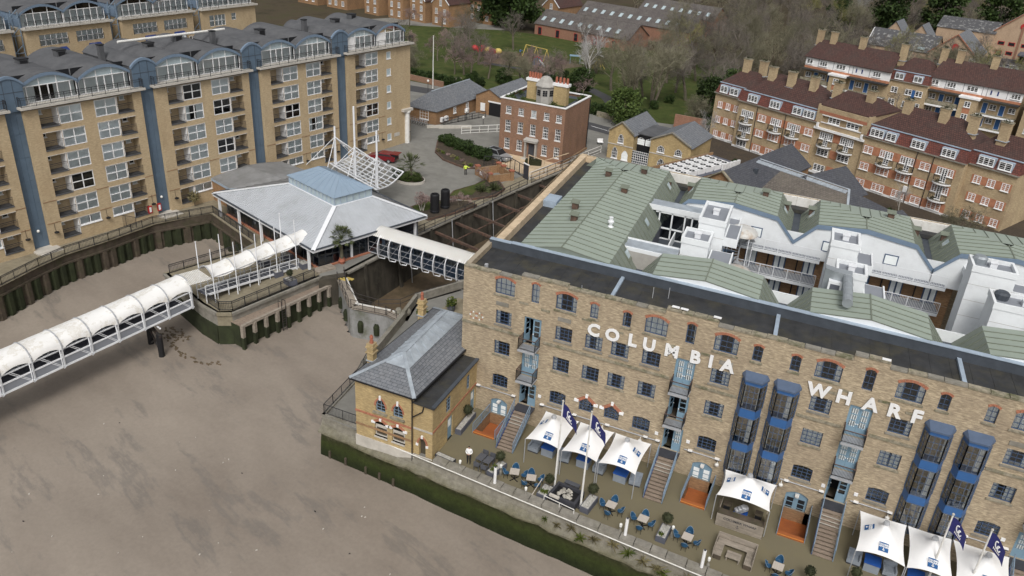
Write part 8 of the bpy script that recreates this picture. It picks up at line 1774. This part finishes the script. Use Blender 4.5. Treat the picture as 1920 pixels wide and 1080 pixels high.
def trees():
    B = [bare_tree(1,12,1.0,'twig_brown'), bare_tree(2,12,.9,'twig_olive'), bare_tree(3,12,1.0,'twig_brown',dens=1.1), bare_tree(4,12,.75,'twig_olive','bark',.25,3,.8), bare_tree(5,8,1.1,'twig_pink','bark',.2,1,.3), bare_tree(6,12,.6,'twig_pale','pale_bark',.18,1,1.0), bare_tree(7,12,.8,'twig_moss','bark',.3,1,.7), bare_tree(8,7,1.15,'twig_olive','bark',.22,2,.2,1.1)]
    rnd = random.Random(21)
    # park trees that can be told apart
    for k, x, y, s, lab in ((4,-61,112,1.0,'bare purplish cherry tree beside the park flagpole'),(4,-71,122,1.0,'bare tree at the park corner behind the end apartment block'),(0,-62.5,147,.95,'round bare tree behind the red play blocks'),(4,-53,113,1.05,'bare tree with reddish trunk in front of the lodge'),(7,-44,112,1.1,'low bare thicket tree behind the Georgian house chimneys'),(4,-38,120,1.1,'bare twiggy tree behind the grey cupola'),(5,-30.5,117.5,1.15,'slim silver birch right of the grey cupola'),(0,-73,140,.9,'bare tree left of the red play blocks'),(4,-48,125,1.0,'bare shrub tree beside the climbing frame'),(1,-78,150,1.0,'olive tinted bare tree near the tan gables'),(4,-58,124,.9,'bare hawthorn by the park path'),(7,-35,134,1.1,'bare hawthorn near the yellow climbing frame'),(3,-18,107,1.25,'many stemmed pale willow behind the coach houses'),(3,-15,112,1.3,'taller pale willow behind the clipped evergreen'),(7,-4,103,1.0,'bare crooked tree by the mansion corner wall'),(4,-90,158,1.0,'bare tree in front of the tan gabled houses'),(4,-100,157,.9,'bare tree below the white barge boards')):
        plant_tree(B[k], x, y, s, lab, rz=rnd.uniform(0,6))
    for k, x, y, s, lab in ((7,19.5,68.5,.62,'small dark bare tree against the mansion centre bay'),(7,41.0,66.5,.8,'bare spreading tree in front of the right mansion wing'),(5,33.5,73,.38,'tiny pale birch by the mansion plinth'),(5,1.5,89.5,.55,'thin pale birch at the left mansion corner'),(7,20,123,1.15,'big bare tree between the two mansion rows, left'),(0,30,118,1.0,'big bare tree between the two mansion rows, right'),(0,5,118,1.0,'bare tree behind the left mansion chimneys'),(7,34.5,121,.9,'bare tree before the rear block stair tower'),(5,14,250,1.6,'pale silvery bare tree above the lichen roof'),(3,60,196,.7,'bare tree beside the estate court')):
        plant_tree(B[k], x, y, s, lab, rz=rnd.uniform(0,6))
    # the bare wood behind
    n = 0; used = []
    def ok(x, y, d): return all((x-a)**2+(y-c)**2 > d*d for a, c in used)
    zones = [(-28,10,118,178,44,6.0),(-30,52,150,215,74,7.2),(-60,40,205,300,70,10),(20,110,225,330,48,11),(62,110,130,225,16,9),(-150,-95,180,215,14,9),(-45,0,236,330,26,10)]
    for x0, x1, y0, y1, cnt, dm in zones:
        tries = 0; c = 0
        while c < cnt and tries < 4000:
            tries += 1; x, y = rnd.uniform(x0,x1), rnd.uniform(y0,y1)
            if not ok(x, y, dm): continue
            if -2 < x < 60 and 118 < y < 143: continue
            if 16 < x < 84 and 190 < y < 262: continue
            if y < 185 and x < -27: continue
            if x < -20 and 186 < y < 236: continue
            used.append((x,y)); k = rnd.choice([0,1,2,3,6,1,0,2]); plant_tree(B[k], x, y, rnd.uniform(.85,1.3), 'bare leafless tree of the dense wood behind the mansions', group='bare trees of the wood', rz=rnd.uniform(0,6)); c += 1
    for i in range(26):
        x, y = rnd.uniform(-84,-28), rnd.uniform(106,160)
        if -68 < x < -40 and 127 < y < 146: continue
        plant_tree(B[rnd.choice([4,4,7,0])], x, y, rnd.uniform(.75,1.05), 'bare purplish tree standing on the park lawn', group='bare park trees', rz=rnd.uniform(0,6))
    # evergreens
    ev = [leafy(31,3.0,3.6,5200,.30,'leaf_dark'), leafy(32,2.4,2.2,5200,.20,'leaf_mid',34), leafy(33,1.7,1.3,1500,.22,'leaf_dark')]; stem = MB().tube((0,0,-.2),(0,0,4),.28,.14,7,cap=False).mesh('trunk','bark')
    for x, y, s, lab in ((-86,180,2.0,'tall dark evergreen beyond the park, left of three'),(-79.5,178,2.2,'tall dark evergreen beyond the park, middle of three'),(-73.5,174,2.0,'tall dark evergreen beyond the park, right of three')): plant_tree((stem,ev[0]), x, y, s, lab, name='evergreen_tree', rz=x)
    plant_tree((stem,ev[1]), -15.9, 95.6, 1.25, 'dense rounded clipped evergreen tree beside the road', name='evergreen_tree')
    for x, y, s, l in ((-3.5,113,1.1,'ivy covered evergreen by the mansion corner'),(5,112,1.3,'dark evergreen left of the mansion chimneys'),(-1,120,1.2,'dark ivy clump in the wood edge'),(24,266,2.6,'dark holly mass at the top right wood'),(40,275,2.6,'dark evergreen mass behind the estate roofs'),(58,282,2.6,'dark evergreen mass above the farther pink gable'),(10,240,1.8,'dark evergreen under the pale tree'),(-30,110,1.0,'dark shrub right of the Georgian house'),(80,270,3,'dark evergreen at the right picture edge'),(56,108,1.2,'dark evergreen right of the mansion end')): plant_tree((stem,ev[0]), x, y, s*.8, l, name='evergreen_tree', rz=x*2)
    # shrubs and hedges: each bush its own
    k = 0; places = ['along the park edge wall','beside the lodge','under the park trees','along the road behind the coach houses','below the mansion wall','at the foot of the end apartment block','in the wood edge']
    def bush(x, y, s, l, m=2, z=0): t = thing('shrub', l, 'shrub', (x,y,z), x, 'shrubs'); t.scale = (s,s,s); put(ev[m], 'foliage', t)
    for i in range(9): bush(-70+i*1.9, 103.5-.2*i, .7, 'clipped hedge bush along the park edge by the flagpole')
    for i in range(8): bush(-24.5+i*1.6, 99.2+rnd.uniform(-.5,.5), rnd.uniform(.6,.9), 'low green bush of the verge beside the road')
    for i in range(14): bush(rnd.uniform(-56,-26), rnd.uniform(103,128), rnd.uniform(.6,1.1), 'dark low shrub under the park trees')
    for i in range(10): bush(8.5+i*3.0+rnd.uniform(-.6,.6), 84.5-i*1.5+rnd.uniform(-.8,.8)-3.2, rnd.uniform(.4,.65), 'garden shrub below the mansion plinth')
    for i in range(10): bush(rnd.uniform(-26,8), rnd.uniform(104,122), rnd.uniform(.5,.9), 'dark undergrowth bush at the edge of the wood')
    return ev, B
EV, BT = trees()
# ------------------------------------------------------------------ forecourt, garden beds, cars, playground
def palm(x, y, h, r, lab, pot=None, dead=True):
    t = thing('palm_tree', lab, 'palm', (x,y,0)); rnd = random.Random(int(x*7)); b = MB()
    if pot: b2 = MB(); b2.lathe([(.28,0),(.42,.35),(.3,.62),(.34,.68)], n=12); b2.build('pot', 'terracotta', t)
    for i in range(8): z0, z1 = h*i/8, h*(i+1)/8; b.lathe([(.24-.01*i,z0),(.2-.01*i,z1)], n=8, capt=False)
    b.build('trunk', 'bark', t); c = MB()
    for k in range(64):
        a = rnd.uniform(0,2*PI); el = rnd.uniform(-.7,1.4); L = r*rnd.uniform(.75,1.1); d = V((math.cos(a)*math.cos(el),math.sin(a)*math.cos(el),math.sin(el))); o = V((0,0,h)); tip = o+d*L*.62; sd = d.cross(V((0,0,1))).normalized() if abs(d.z) < .99 else V((1,0,0)); c.tube(o, tip, .02, .012, 3, cap=False)
        for q in range(9): f = (q-4)/4; e = (d+sd*f*1.1+V((0,0,-.18-.2*abs(f)))).normalized(); n = e.cross(V((0,0,1))).normalized()*.045; p = tip+e*L*.42*(1-.3*abs(f)); c.poly([tuple(tip-n*.4),tuple(tip+e*L*.2+n),tuple(p),tuple(tip+e*L*.2-n)])
    c.build('crown', 'leaf_palm', t)
def car(loc, rz, mat, lab, suv=True, open_boot=False):
    t = thing('parked_car', lab, 'car', loc, rz); L, W = 4.7, 1.9; H = 1.78 if suv else 1.5; b = MB()
    S = [(0,.35),(.05,.75),(.9,1.0),(1.35,1.08),(2.0,H-.06),(2.5,H),(3.9,H-.03),(4.5,1.1),(4.7,.95),(4.7,.4)]
    low = [(p[0]*L/4.7-L/2,p[1]) for p in S]; n = len(low)
    ins = lambda z: W/2-(.22*max(0,z-1.0)/.7)
    for i in range(n-1):
        a, c = low[i], low[i+1]; m = 1 if (i in (3,6) ) else 0; b.poly([(a[0],-ins(a[1]),a[1]),(c[0],-ins(c[1]),c[1]),(c[0],ins(c[1]),c[1]),(a[0],ins(a[1]),a[1])], m)
    for s in (-1,1): b.poly([(p[0],s*ins(p[1]),p[1]) for p in low]+[]); 
    b.poly([(low[0][0],-W/2,.35),(low[0][0],W/2,.35),(low[-1][0],W/2,.4),(low[-1][0],-W/2,.4)]); b.build('body', [mat,'black'], t)
    for s in (-1,1):
        g = MB(); y = lambda z: s*(ins(z)+.012); P = [(1.5-L/2,1.1),(2.05-L/2,H-.13),(3.85-L/2,H-.14),(4.25-L/2,1.12)]; g.poly([(p[0],y(p[1]),p[1]) for p in P]); g.build('side_window', 'black', t)
        for x in (-1.42,1.4): w = MB(); w.tube((x,s*(W/2-.2),.35),(x,s*(W/2+.02),.35),.35,n=16); o = w.build('wheel', 'tyre', t); h = MB(); h.tube((x,s*(W/2+.02),.35),(x,s*(W/2+.035),.35),.2,n=10); h.build('hub', 'steel_grey', o)
        l = MB(); l.box(-L/2-.01,min(s*.55,s*.9),.68,-L/2+.08,max(s*.55,s*.9),.84); l.build('headlight', 'lamp_white', t); l = MB(); l.box(L/2-.06,min(s*.7,s*.93),.85,L/2+.01,max(s*.7,s*.93),1.05); l.build('tail_light', 'red_paint', t)
    if suv: r = MB(); r.box(-.2,-.55,H-.005,1.3,.55,H+.01); r.build('sunroof', 'black', t)
    if open_boot: r = MB(); r.box(1.6,-.8,H-.02,2.9,.8,H+.05); r.build('open_tailgate', mat, t); r = MB(); r.box(2.0,-.75,.6,2.37,.75,1.5); r.build('boot_opening', 'black', t)
def garden():
    def ell(cx, cy, a, b_, n=22, r=0): return [(cx+a*math.cos(2*PI*i/n)*math.cos(r)-b_*math.sin(2*PI*i/n)*math.sin(r), cy+a*math.cos(2*PI*i/n)*math.sin(r)+b_*math.sin(2*PI*i/n)*math.cos(r)) for i in range(n)]
    def bed(name, lab, P, h, edge, fill, fz):
        t = thing(name, lab, 'flower bed'); c = V((sum(p[0] for p in P)/len(P), sum(p[1] for p in P)/len(P), 0)); b = MB(); Q = [(c.x+(p[0]-c.x)*.95,c.y+(p[1]-c.y)*.95) for p in P]; n = len(P)
        for i in range(n): j = (i+1) % n; b.add([(*P[i],0),(*P[j],0),(*P[j],h),(*P[i],h),(*Q[i],h),(*Q[j],h)], [(0,1,2,3),(3,2,5,4)])
        b.build('edging', edge, t); o = tri_poly('soil', Q, fz, fill, t); return t
    struct(tri_poly('drive', [(-30,36),(-26.8,35.0),(-27.2,42),(-22.5,43),(-25.5,47),(-27.5,53),(-25,57),(-30.5,56),(-35,58.5),(-38.5,64),(-39.5,71),(-45,73.5),(-49,67),(-44.5,62.5),(-42,53),(-38,45),(-33,40)], .03, 'concrete'))
    t = bed('palm_island', 'round raised bed with palm and bright bushes in the drive', ell(-33.0,46.3,2.35,1.9), .4, 'pale_stone', 'soil', .36); palm(-33.1,46.8,1.9,2.3,'fan palm on the round drive island')
    for x, y, s, m in ((-34.3,45.3,.55,1),(-32.8,45.2,.4,1),(-31.6,46.0,.42,1),(-33.9,47.3,.4,2)):
        q = thing('shrub', 'bright green rounded shrub on the drive island', 'shrub', (x,y,.3), x, 'shrubs on the drive island'); q.scale = (s*.75,s*.75,s*.6); put(EV[m], 'foliage', q)
    bed('flower_bed', 'rust edged bed with two black funnels beside the dry dock', [(-27.2,36.8),(-25.4,34.9),(-23,34.4),(-21.2,38),(-19.9,42.4),(-21.5,43.0),(-24,41.8),(-26.6,39.8)], .32, 'rust', 'soil', .28)
    struct(tri_poly('lawn_patch', [(-27,37),(-25.6,35.6),(-24.6,37),(-24.5,40.6),(-26.4,39.6)], .31, 'grass'))
    bed('flower_bed', 'rust edged curved bed with spiky plants beside the dry dock', [(-24.8,42.9),(-21.5,44.2),(-19.3,47.2),(-19.4,50.5),(-21.8,53.4),(-23.6,53.4),(-23.9,49.5),(-25.3,45.5)], .32, 'rust', 'soil', .28); struct(tri_poly('lawn_patch', [(-24.7,43.4),(-22.2,45.5),(-22.9,49),(-23.2,53),(-23.8,49.5),(-25.1,45.5)], .31, 'grass'))
    bed('flower_bed', 'dark planted bank with hedge in front of the Georgian house', [(-39.2,65.5),(-36.5,59.9),(-33.5,57.2),(-28.7,55.5),(-25.9,57.3),(-25.2,61.2),(-29,61.8),(-34,64.5),(-38,68)], .3, 'rust', 'soil', .26)
    for i in range(15):
        f = i/14; q = thing('hedge_bush', 'dark hedge bush on the bank before the Georgian house', 'hedge', (-37.6+10.2*f,65.3-4.6*f+.5*math.sin(i*2),.2), i, 'hedge before the Georgian house'); s = .58+.12*math.sin(i*3); q.scale = (s,s,s*.85); put(EV[2], 'foliage', q)
    rnd = random.Random(5)
    for i in range(9): x, y = -36+i*1.1, 60.2-.5*i+rnd.uniform(-.4,.4); b = MB(); leafball(b, (0,0,.15), .4, 60, .14, i, .6, .2); tag(b.build('low_plant', ['leaf_dry','leaf_bright','twig_pink'][i % 3], loc=(x,y,.28)), 'low garden plant at the edge of the dark bank', 'plant', 'low plants on the bank')
    for x, y, lab in ((-23.47,36.9,'black ship funnel ventilator, left of two in the rust edged bed'),(-23.1,39.1,'black ship funnel ventilator, right of two in the rust edged bed')):
        t = thing('funnel', lab, 'ventilator', (x,y,.28), 0, 'black funnels'); b = MB(); b.lathe([(.62,0),(.62,2.4),(.58,2.55),(.5,2.62),(.42,2.6),(.4,2.0)], n=18, capt=False); b.build('shaft', 'black', t); b = MB(); b.lathe([(.66,.3),(.66,.4)], n=18, capt=False); b.build('band', 'planter_dark', t)
    plant_tree(bare_tree(41,3.6,1.0,'twig_pink','pale_bark',.09,3,.6,.8), -25.2, 36.5, 1.0, 'small white stemmed birch in the rust edged bed', z=.28); plant_tree(bare_tree(42,3.0,1.0,'twig_pink','bark',.07,2,.6,.7), -23.2, 51.5, 1.0, 'small pinkish bare shrub above the spiky plants', z=.28)
    plant_tree(bare_tree(43,2.6,1.1,'twig_pink','bark',.06,2,.5,.7), -21.6, 40.6, 1.0, 'small bare shrub right of the black funnels', z=.28)
    for x, y, l in ((-21.6,47.6,'left'),(-20.6,49.2,'right')):
        b = MB(); r2 = random.Random(int(y))
        for k in range(90): a = r2.uniform(0,2*PI); el = r2.uniform(.1,1.4); L = r2.uniform(1.0,1.7); d = V((math.cos(a)*math.cos(el),math.sin(a)*math.cos(el),math.sin(el))); s = d.cross(V((0,0,1))).normalized()*.04; p = d*L; b.poly([tuple(-s),tuple(s),tuple(p*.6+s),tuple(p+V((0,0,-.25))),tuple(p*.6-s)])
        tag(b.build('spiky_plant', 'leaf_palm', loc=(x,y,.3)), f'{l} spiky sword leaved plant in the curved bed', 'plant', 'spiky plants')
    palm(-25.0,17.9,3.2,1.7,'slender palm in a terracotta pot at the pavilion corner by the dock', pot=1)
    t = thing('potted_olive', 'round green bush beside the apartment wall near the annex', 'shrub', (-51.3,22.3,0)); b = MB(); b.tube((0,0,0),(0,0,.9),.06,n=5); b.build('stem', 'bark', t); b = MB(); leafball(b, (0,0,1.4), .7, 420, .13, 3, 1, .4); b.build('foliage', 'leaf_dry', t)
    car((-26.6,62.9,0), math.radians(-12+180), 'car_silver', 'silver off-road car parked before the Georgian house'); car((-41.3,51.8,0), math.radians(10), 'car_red', 'dark red hatchback with its boot open by the entrance', False, True)
    car((57.5,214,0), math.radians(20), 'car_silver', 'pale car in the court of the pink estate', False); car((63.5,229.0,0), math.radians(75), 'car_red', 'red car under the dark carport', False)
    arms = {'shl':((.19,0,1.40),.08),'ell':((.4,-.05,1.28),.06),'wrl':((.62,-.1,1.3),.045),'hal':((.72,-.12,1.3),.04),'shr':((-.19,0,1.40),.08),'elr':((-.27,0,1.14),.06),'wrr':((-.22,-.15,.95),.04),'har':((-.2,-.2,.9),.038)}
    person((-27.3,53.1,.03), .3, 'person in yellow hi-vis coat pointing on the drive', 'hivis', 'trousers', arms)
    # bin store walls, gate, fences
    t = thing('bin_store', 'low tan brick enclosure with capped piers by the drive', 'wall', (-23.9,57.2,0), math.radians(-35))
    for a in ((0,0,4.2,.3),(0,-3.4,.3,0),(3.9,-3.4,4.2,0),(0,-3.7,4.2,-3.4)): b = MB(); b.box(a[0],a[1],0,a[2],a[3],1.15); b.build('wall', 'terrace_brick', t)
    for x, y in ((.15,.15),(4.05,.15),(.15,-3.55),(4.05,-3.55),(1.6,.15)): b = MB(); b.box(x-.3,y-.3,0,x+.3,y+.3,1.45,0); b.box(x-.36,y-.36,1.45,x+.36,y+.36,1.6,1); b.build('pier', ['terrace_brick','terracotta'], t)
    b = MB(); b.box(1.2,-3.76,.5,1.9,-3.7,1.0); b.build('notice', 'white_paint', t)
    t = thing('garden_gate', 'tall dark gate with white frame beside the dry dock', 'gate', (-19.4,57.0,0), math.radians(-30)); b = MB(); b.box(0,-.05,0,1.2,.05,2.3); b.build('leaf', 'planter_dark', t); b = MB(); b.box(-.1,-.1,2.3,1.3,.1,2.42); b.build('lintel', 'white_paint', t)
    t = thing('garden_fence', 'dark railing fence in front of the Georgian house yard', 'fence'); rail(t, [(-26.5,57.8,0),(-22.8,59.5,0),(-19.4,57.2,0)], 1.9, 'rail_dark', .35, r=.04, post=1.2); rail(t, [(-18.2,56.6,0),(-16.2,64.5,0),(-13.5,76,0)], 1.2, 'old_white', 0, mid=.6, r=.04, post=3.5)
    t = thing('terrace_pergola', 'pale timber rail frame round the Georgian house yard', 'railing'); b = MB(); b.path([(-20.6,61.5,0),(-20.6,61.5,2.2),(-17.4,60.2,2.2),(-15.6,66.0,2.2)], .07, 5); b.path([(-17.4,60.2,0),(-17.4,60.2,2.2)], .07, 5); b.build('frame', 'cream', t)
    struct(tri_poly('yard', [(-28.5,62.2),(-19.6,58.2),(-17.2,57.2),(-14.6,69),(-16.8,66.2),(-28.2,66.4)], .05, 'leaf_dry' if False else 'cream')); b = MB(); b.rbox(-20.6,63.6,0,.8,2.6,1.2,.3); leafball(b, (-20.6,63.6,.9), .9, 80, .15, 2, .4); tag(b.build('plant_table', 'box_leaf'), 'table of potted plants before the Georgian house door', 'plants')
    t = thing('low_ramp_wall', 'low pale kerb wall at the bend of the drive', 'wall'); b = MB(); b.beam((-43.0,72.6,.25),(-38.2,76.2,.25),.4,.5); b.beam((-44.8,71.6,.2),(-42.8,73.2,.2),.7,.4); b.build('wall', 'pale_stone', t); rail(t, [(-43.2,75.0,0),(-39.5,84.5,0)], 1.1, 'rail_dark', .4, mid=.6, r=.04); rail(t, [(-38.0,72.0,0),(-31,79,0)], 1.3, 'old_white', .0, mid=.6, r=.05)
    for i in range(8):
        t = thing('bicycle', 'bicycle in the row parked beside the lodge', 'bicycle', (-49.4+i*.55,73.2-.1*i,0), 1.3, 'bicycles by the lodge'); b = MB()
        for x in (-.5,.5):
            for k in range(12): a, c = 2*PI*k/12, 2*PI*(k+1)/12; b.tube((x+.33*math.cos(a),0,.34+.33*math.sin(a)),(x+.33*math.cos(c),0,.34+.33*math.sin(c)),.025,n=3,cap=False)
        b.build('wheels', 'tyre', t)['kind'] = 'stuff'; b = MB(); b.path([(-.5,0,.34),(-.15,0,.85),(.35,0,.85),(.5,0,.34)], .025, 4); b.path([(-.15,0,.85),(.0,0,.34),(.35,0,.85)], .025, 4); b.beam((-.25,0,.95),(-.02,0,.95),.1,.05); b.beam((.38,-.25,1.05),(.38,.25,1.05),.03); b.build('frame', 'steel_grey', t)
    t = thing('park_flagpole', 'tall white flagpole at the park gate', 'flagpole', (-58.3,97.5,0)); b = MB(); b.tube((0,0,0),(0,0,10.7),.12,.07,8); b.build('pole', 'old_white', t); b = MB(); b.ball((0,0,10.75), .12); b.build('finial', 'pale_stone', t)
    for x, y, h, l in ((-55.8,91.1,3.0,'by the lodge roof'),(-41.5,80.5,1.5,'on the lodge path, left'),(-35.3,84,1.5,'near the cart arch'),(-37.5,79.5,1.2,'on the lodge path, right')): t = thing('globe_street_lamp', 'white globe lamp post '+l, 'lamp', (x,y,0), 0, 'globe lamps by the lodge'); b = MB(); b.tube((0,0,0),(0,0,h),.05,n=6); b.build('post', 'rail_dark', t); b = MB(); b.ball((0,0,h+.15), .24, n=10, k=6); b.build('globe', 'lamp_white', t)
    b = MB(); b.extr([(-69,101.6,0),(-57.0,99.6,0),(-57.0,99.6,1.2),(-69,101.6,1.2)], (0,.3,0)); tag(b.build('park_wall', 'red_brick'), 'low red brick wall of the park behind the flagpole', 'wall'); b = MB(); b.extr([(-22,97.8,0),(-9.5,94.2,0),(-9.5,94.2,1.0),(-22,97.8,1.0)], (0,.35,0)); tag(b.build('road_wall', 'mossy_stone'), 'mossy low wall along the road by the clipped evergreen', 'wall')
    b = MB(); b.extr([(-7,99,0),(-1,98.6,0),(-1,98.6,2.6),(-7,99,2.6)], (0,.4,0)); tag(b.build('estate_wall', 'mews_brick'), 'brick boundary wall left of the mansion block', 'wall')
    t = thing('park_bench', 'pale bench near the park edge by the red trunk tree', 'bench', (-57,106,0), .2); b = MB(); b.box(-.9,-.25,.42,.9,.25,.5); b.build('seat', 'timber', t); b = MB(); b.box(-.9,.2,.5,.9,.27,.95); b.build('backrest', 'timber', t); 
    for s in (-.7,.7): b = MB(); b.box(s-.05,-.2,0,s+.05,.25,.42); b.build('leg', 'timber', t)
    t = thing('garden_chair', 'white garden chair behind the Georgian house', 'chair', (-15.2,80.5,0), .5); b = MB(); b.box(-.5,-.4,.4,.5,.4,.48); b.build('seat', 'white_paint', t); b = MB(); b.box(-.5,.35,.48,.5,.42,.95); b.build('backrest', 'white_paint', t)
    # playground
    for i, (x, y, m) in enumerate(((-67.2,134.2,'red_paint'),(-65.6,135.2,'red_paint'),(-65.2,132.9,'red_paint'),(-63.6,134.2,'yellow_paint'),(-61.8,132.9,'red_paint'),(-60.8,134.2,'yellow_paint'))):
        t = thing('play_pod', ['red play pod leftmost of the cluster','red play pod farthest back in the cluster','red play pod at the cluster front','yellow play pod in the middle of the cluster','red play pod on the right front','yellow play pod at the right end'][i], 'play pod', (x,y,0), 0, 'play pods'); b = MB(); b.tube((0,0,0),(0,0,1.1),.14,n=6); b.build('post', 'black', t); b = MB(); b.ball((0,0,1.75), .95, .75, 12, 7); b.build('pod', m, t, smooth=True)
    t = thing('swing_frame', 'yellow swing frame in the playground', 'swing', (-53.5,141,0), -.35); b = MB()
    for x in (-3.6,0,3.6): b.tube((x,-1.1,0),(x,0,2.7),.09,n=6); b.tube((x,1.1,0),(x,0,2.7),.09,n=6)
    b.tube((-3.6,0,2.7),(3.6,0,2.7),.09,n=6); b.build('frame', 'yellow_paint', t)
    for x in (-2.4,-1.2,1.2,2.4): b = MB(); b.tube((x-.2,0,2.7),(x-.2,0,.6),.02,n=3); b.tube((x+.2,0,2.7),(x+.2,0,.6),.02,n=3); b.box(x-.25,-.12,.55,x+.25,.12,.6); b.build('swing_seat', 'black', t)
    t = thing('climbing_frame', 'blue and red climbing frame with slide in the playground', 'climbing frame', (-50.0,134,0), .2); b = MB()
    for k in range(7): a = PI*k/6; b.path([(1.1*math.cos(a),-.9,0),(1.1*math.cos(a),-.9,1.2+.7*math.sin(a)),(1.1*math.cos(a),.9,1.2+.7*math.sin(a))], .06, 5)
    b.build('bars', 'bay_blue', t); b = MB(); b.path([(-1.3,-.9,1.0),(-.7,-.9,1.8),(0,-.9,2.1),(.7,-.9,1.8),(1.3,-.9,1.0)], .08, 6); b.build('arch', 'red_paint', t); b = MB(); b.beam((.6,-1.0,1.4),(2.4,-2.6,.2),.5,.08); b.build('slide', 'steel_grey', t)
    t = thing('net_climber', 'yellow rope climber in the playground', 'climbing frame', (-36.5,140,0)); b = MB()
    for k in range(8): a = PI*k/4; b.tube((1.6*math.cos(a),1.6*math.sin(a),0),(0,0,2.4),.06,n=5); b.tube((1.1*math.cos(a),1.1*math.sin(a),.75),(1.1*math.cos(a+.78),1.1*math.sin(a+.78),.75),.05,n=5)
    b.build('ropes', 'yellow_paint', t); t = thing('play_shelter', 'small blue roofed play shelter in the playground', 'shelter', (-43,141,0), .3); b = MB(); b.box(-1.4,-.6,1.9,1.4,.6,2.1); b.build('roof', 'door_blue', t)
    for x in (-1.2,1.2): b = MB(); b.box(x-.06,-.06,0,x+.06,.06,1.9); b.build('post', 'door_blue', t)
    for x, y, m, l in ((-57.8,141,'bay_blue','blue'),(-62.5,130.5,'black','black')): person((x,y,0), 1.0, f'person in {l} coat standing in the playground', m, 'trousers', {k: (V(v[0])*1.0, *v[1:]) if False else v for k, v in arms.items()})
    # plants growing on the river wall
    for i in range(34):
        x = 12+i*1.05+rnd.uniform(-.4,.4); y = ry(x)-.25-rnd.random()*.25; b = MB(); q = random.Random(i)
        for k in range(34): a = q.uniform(0,2*PI); el = q.uniform(.3,1.4); L = q.uniform(.25,.75)*(1.3 if 14 < x < 30 else .8); d = V((math.cos(a)*math.cos(el),math.sin(a)*math.cos(el)-.25,math.sin(el)*.8)); s = d.cross(V((0,0,1))).normalized()*.03; p = d*L; b.poly([tuple(-s),tuple(s),tuple(p*.6+s),tuple(p+V((0,0,-.12))),tuple(p*.6-s)])
        tag(b.build('wall_weed', 'leaf_dry' if i % 3 else 'leaf_bright', loc=(x,y,-.35-rnd.random()*.6)), 'tuft of straw coloured weed growing on the mossy river wall', 'weed', 'weeds on the river wall')
garden()
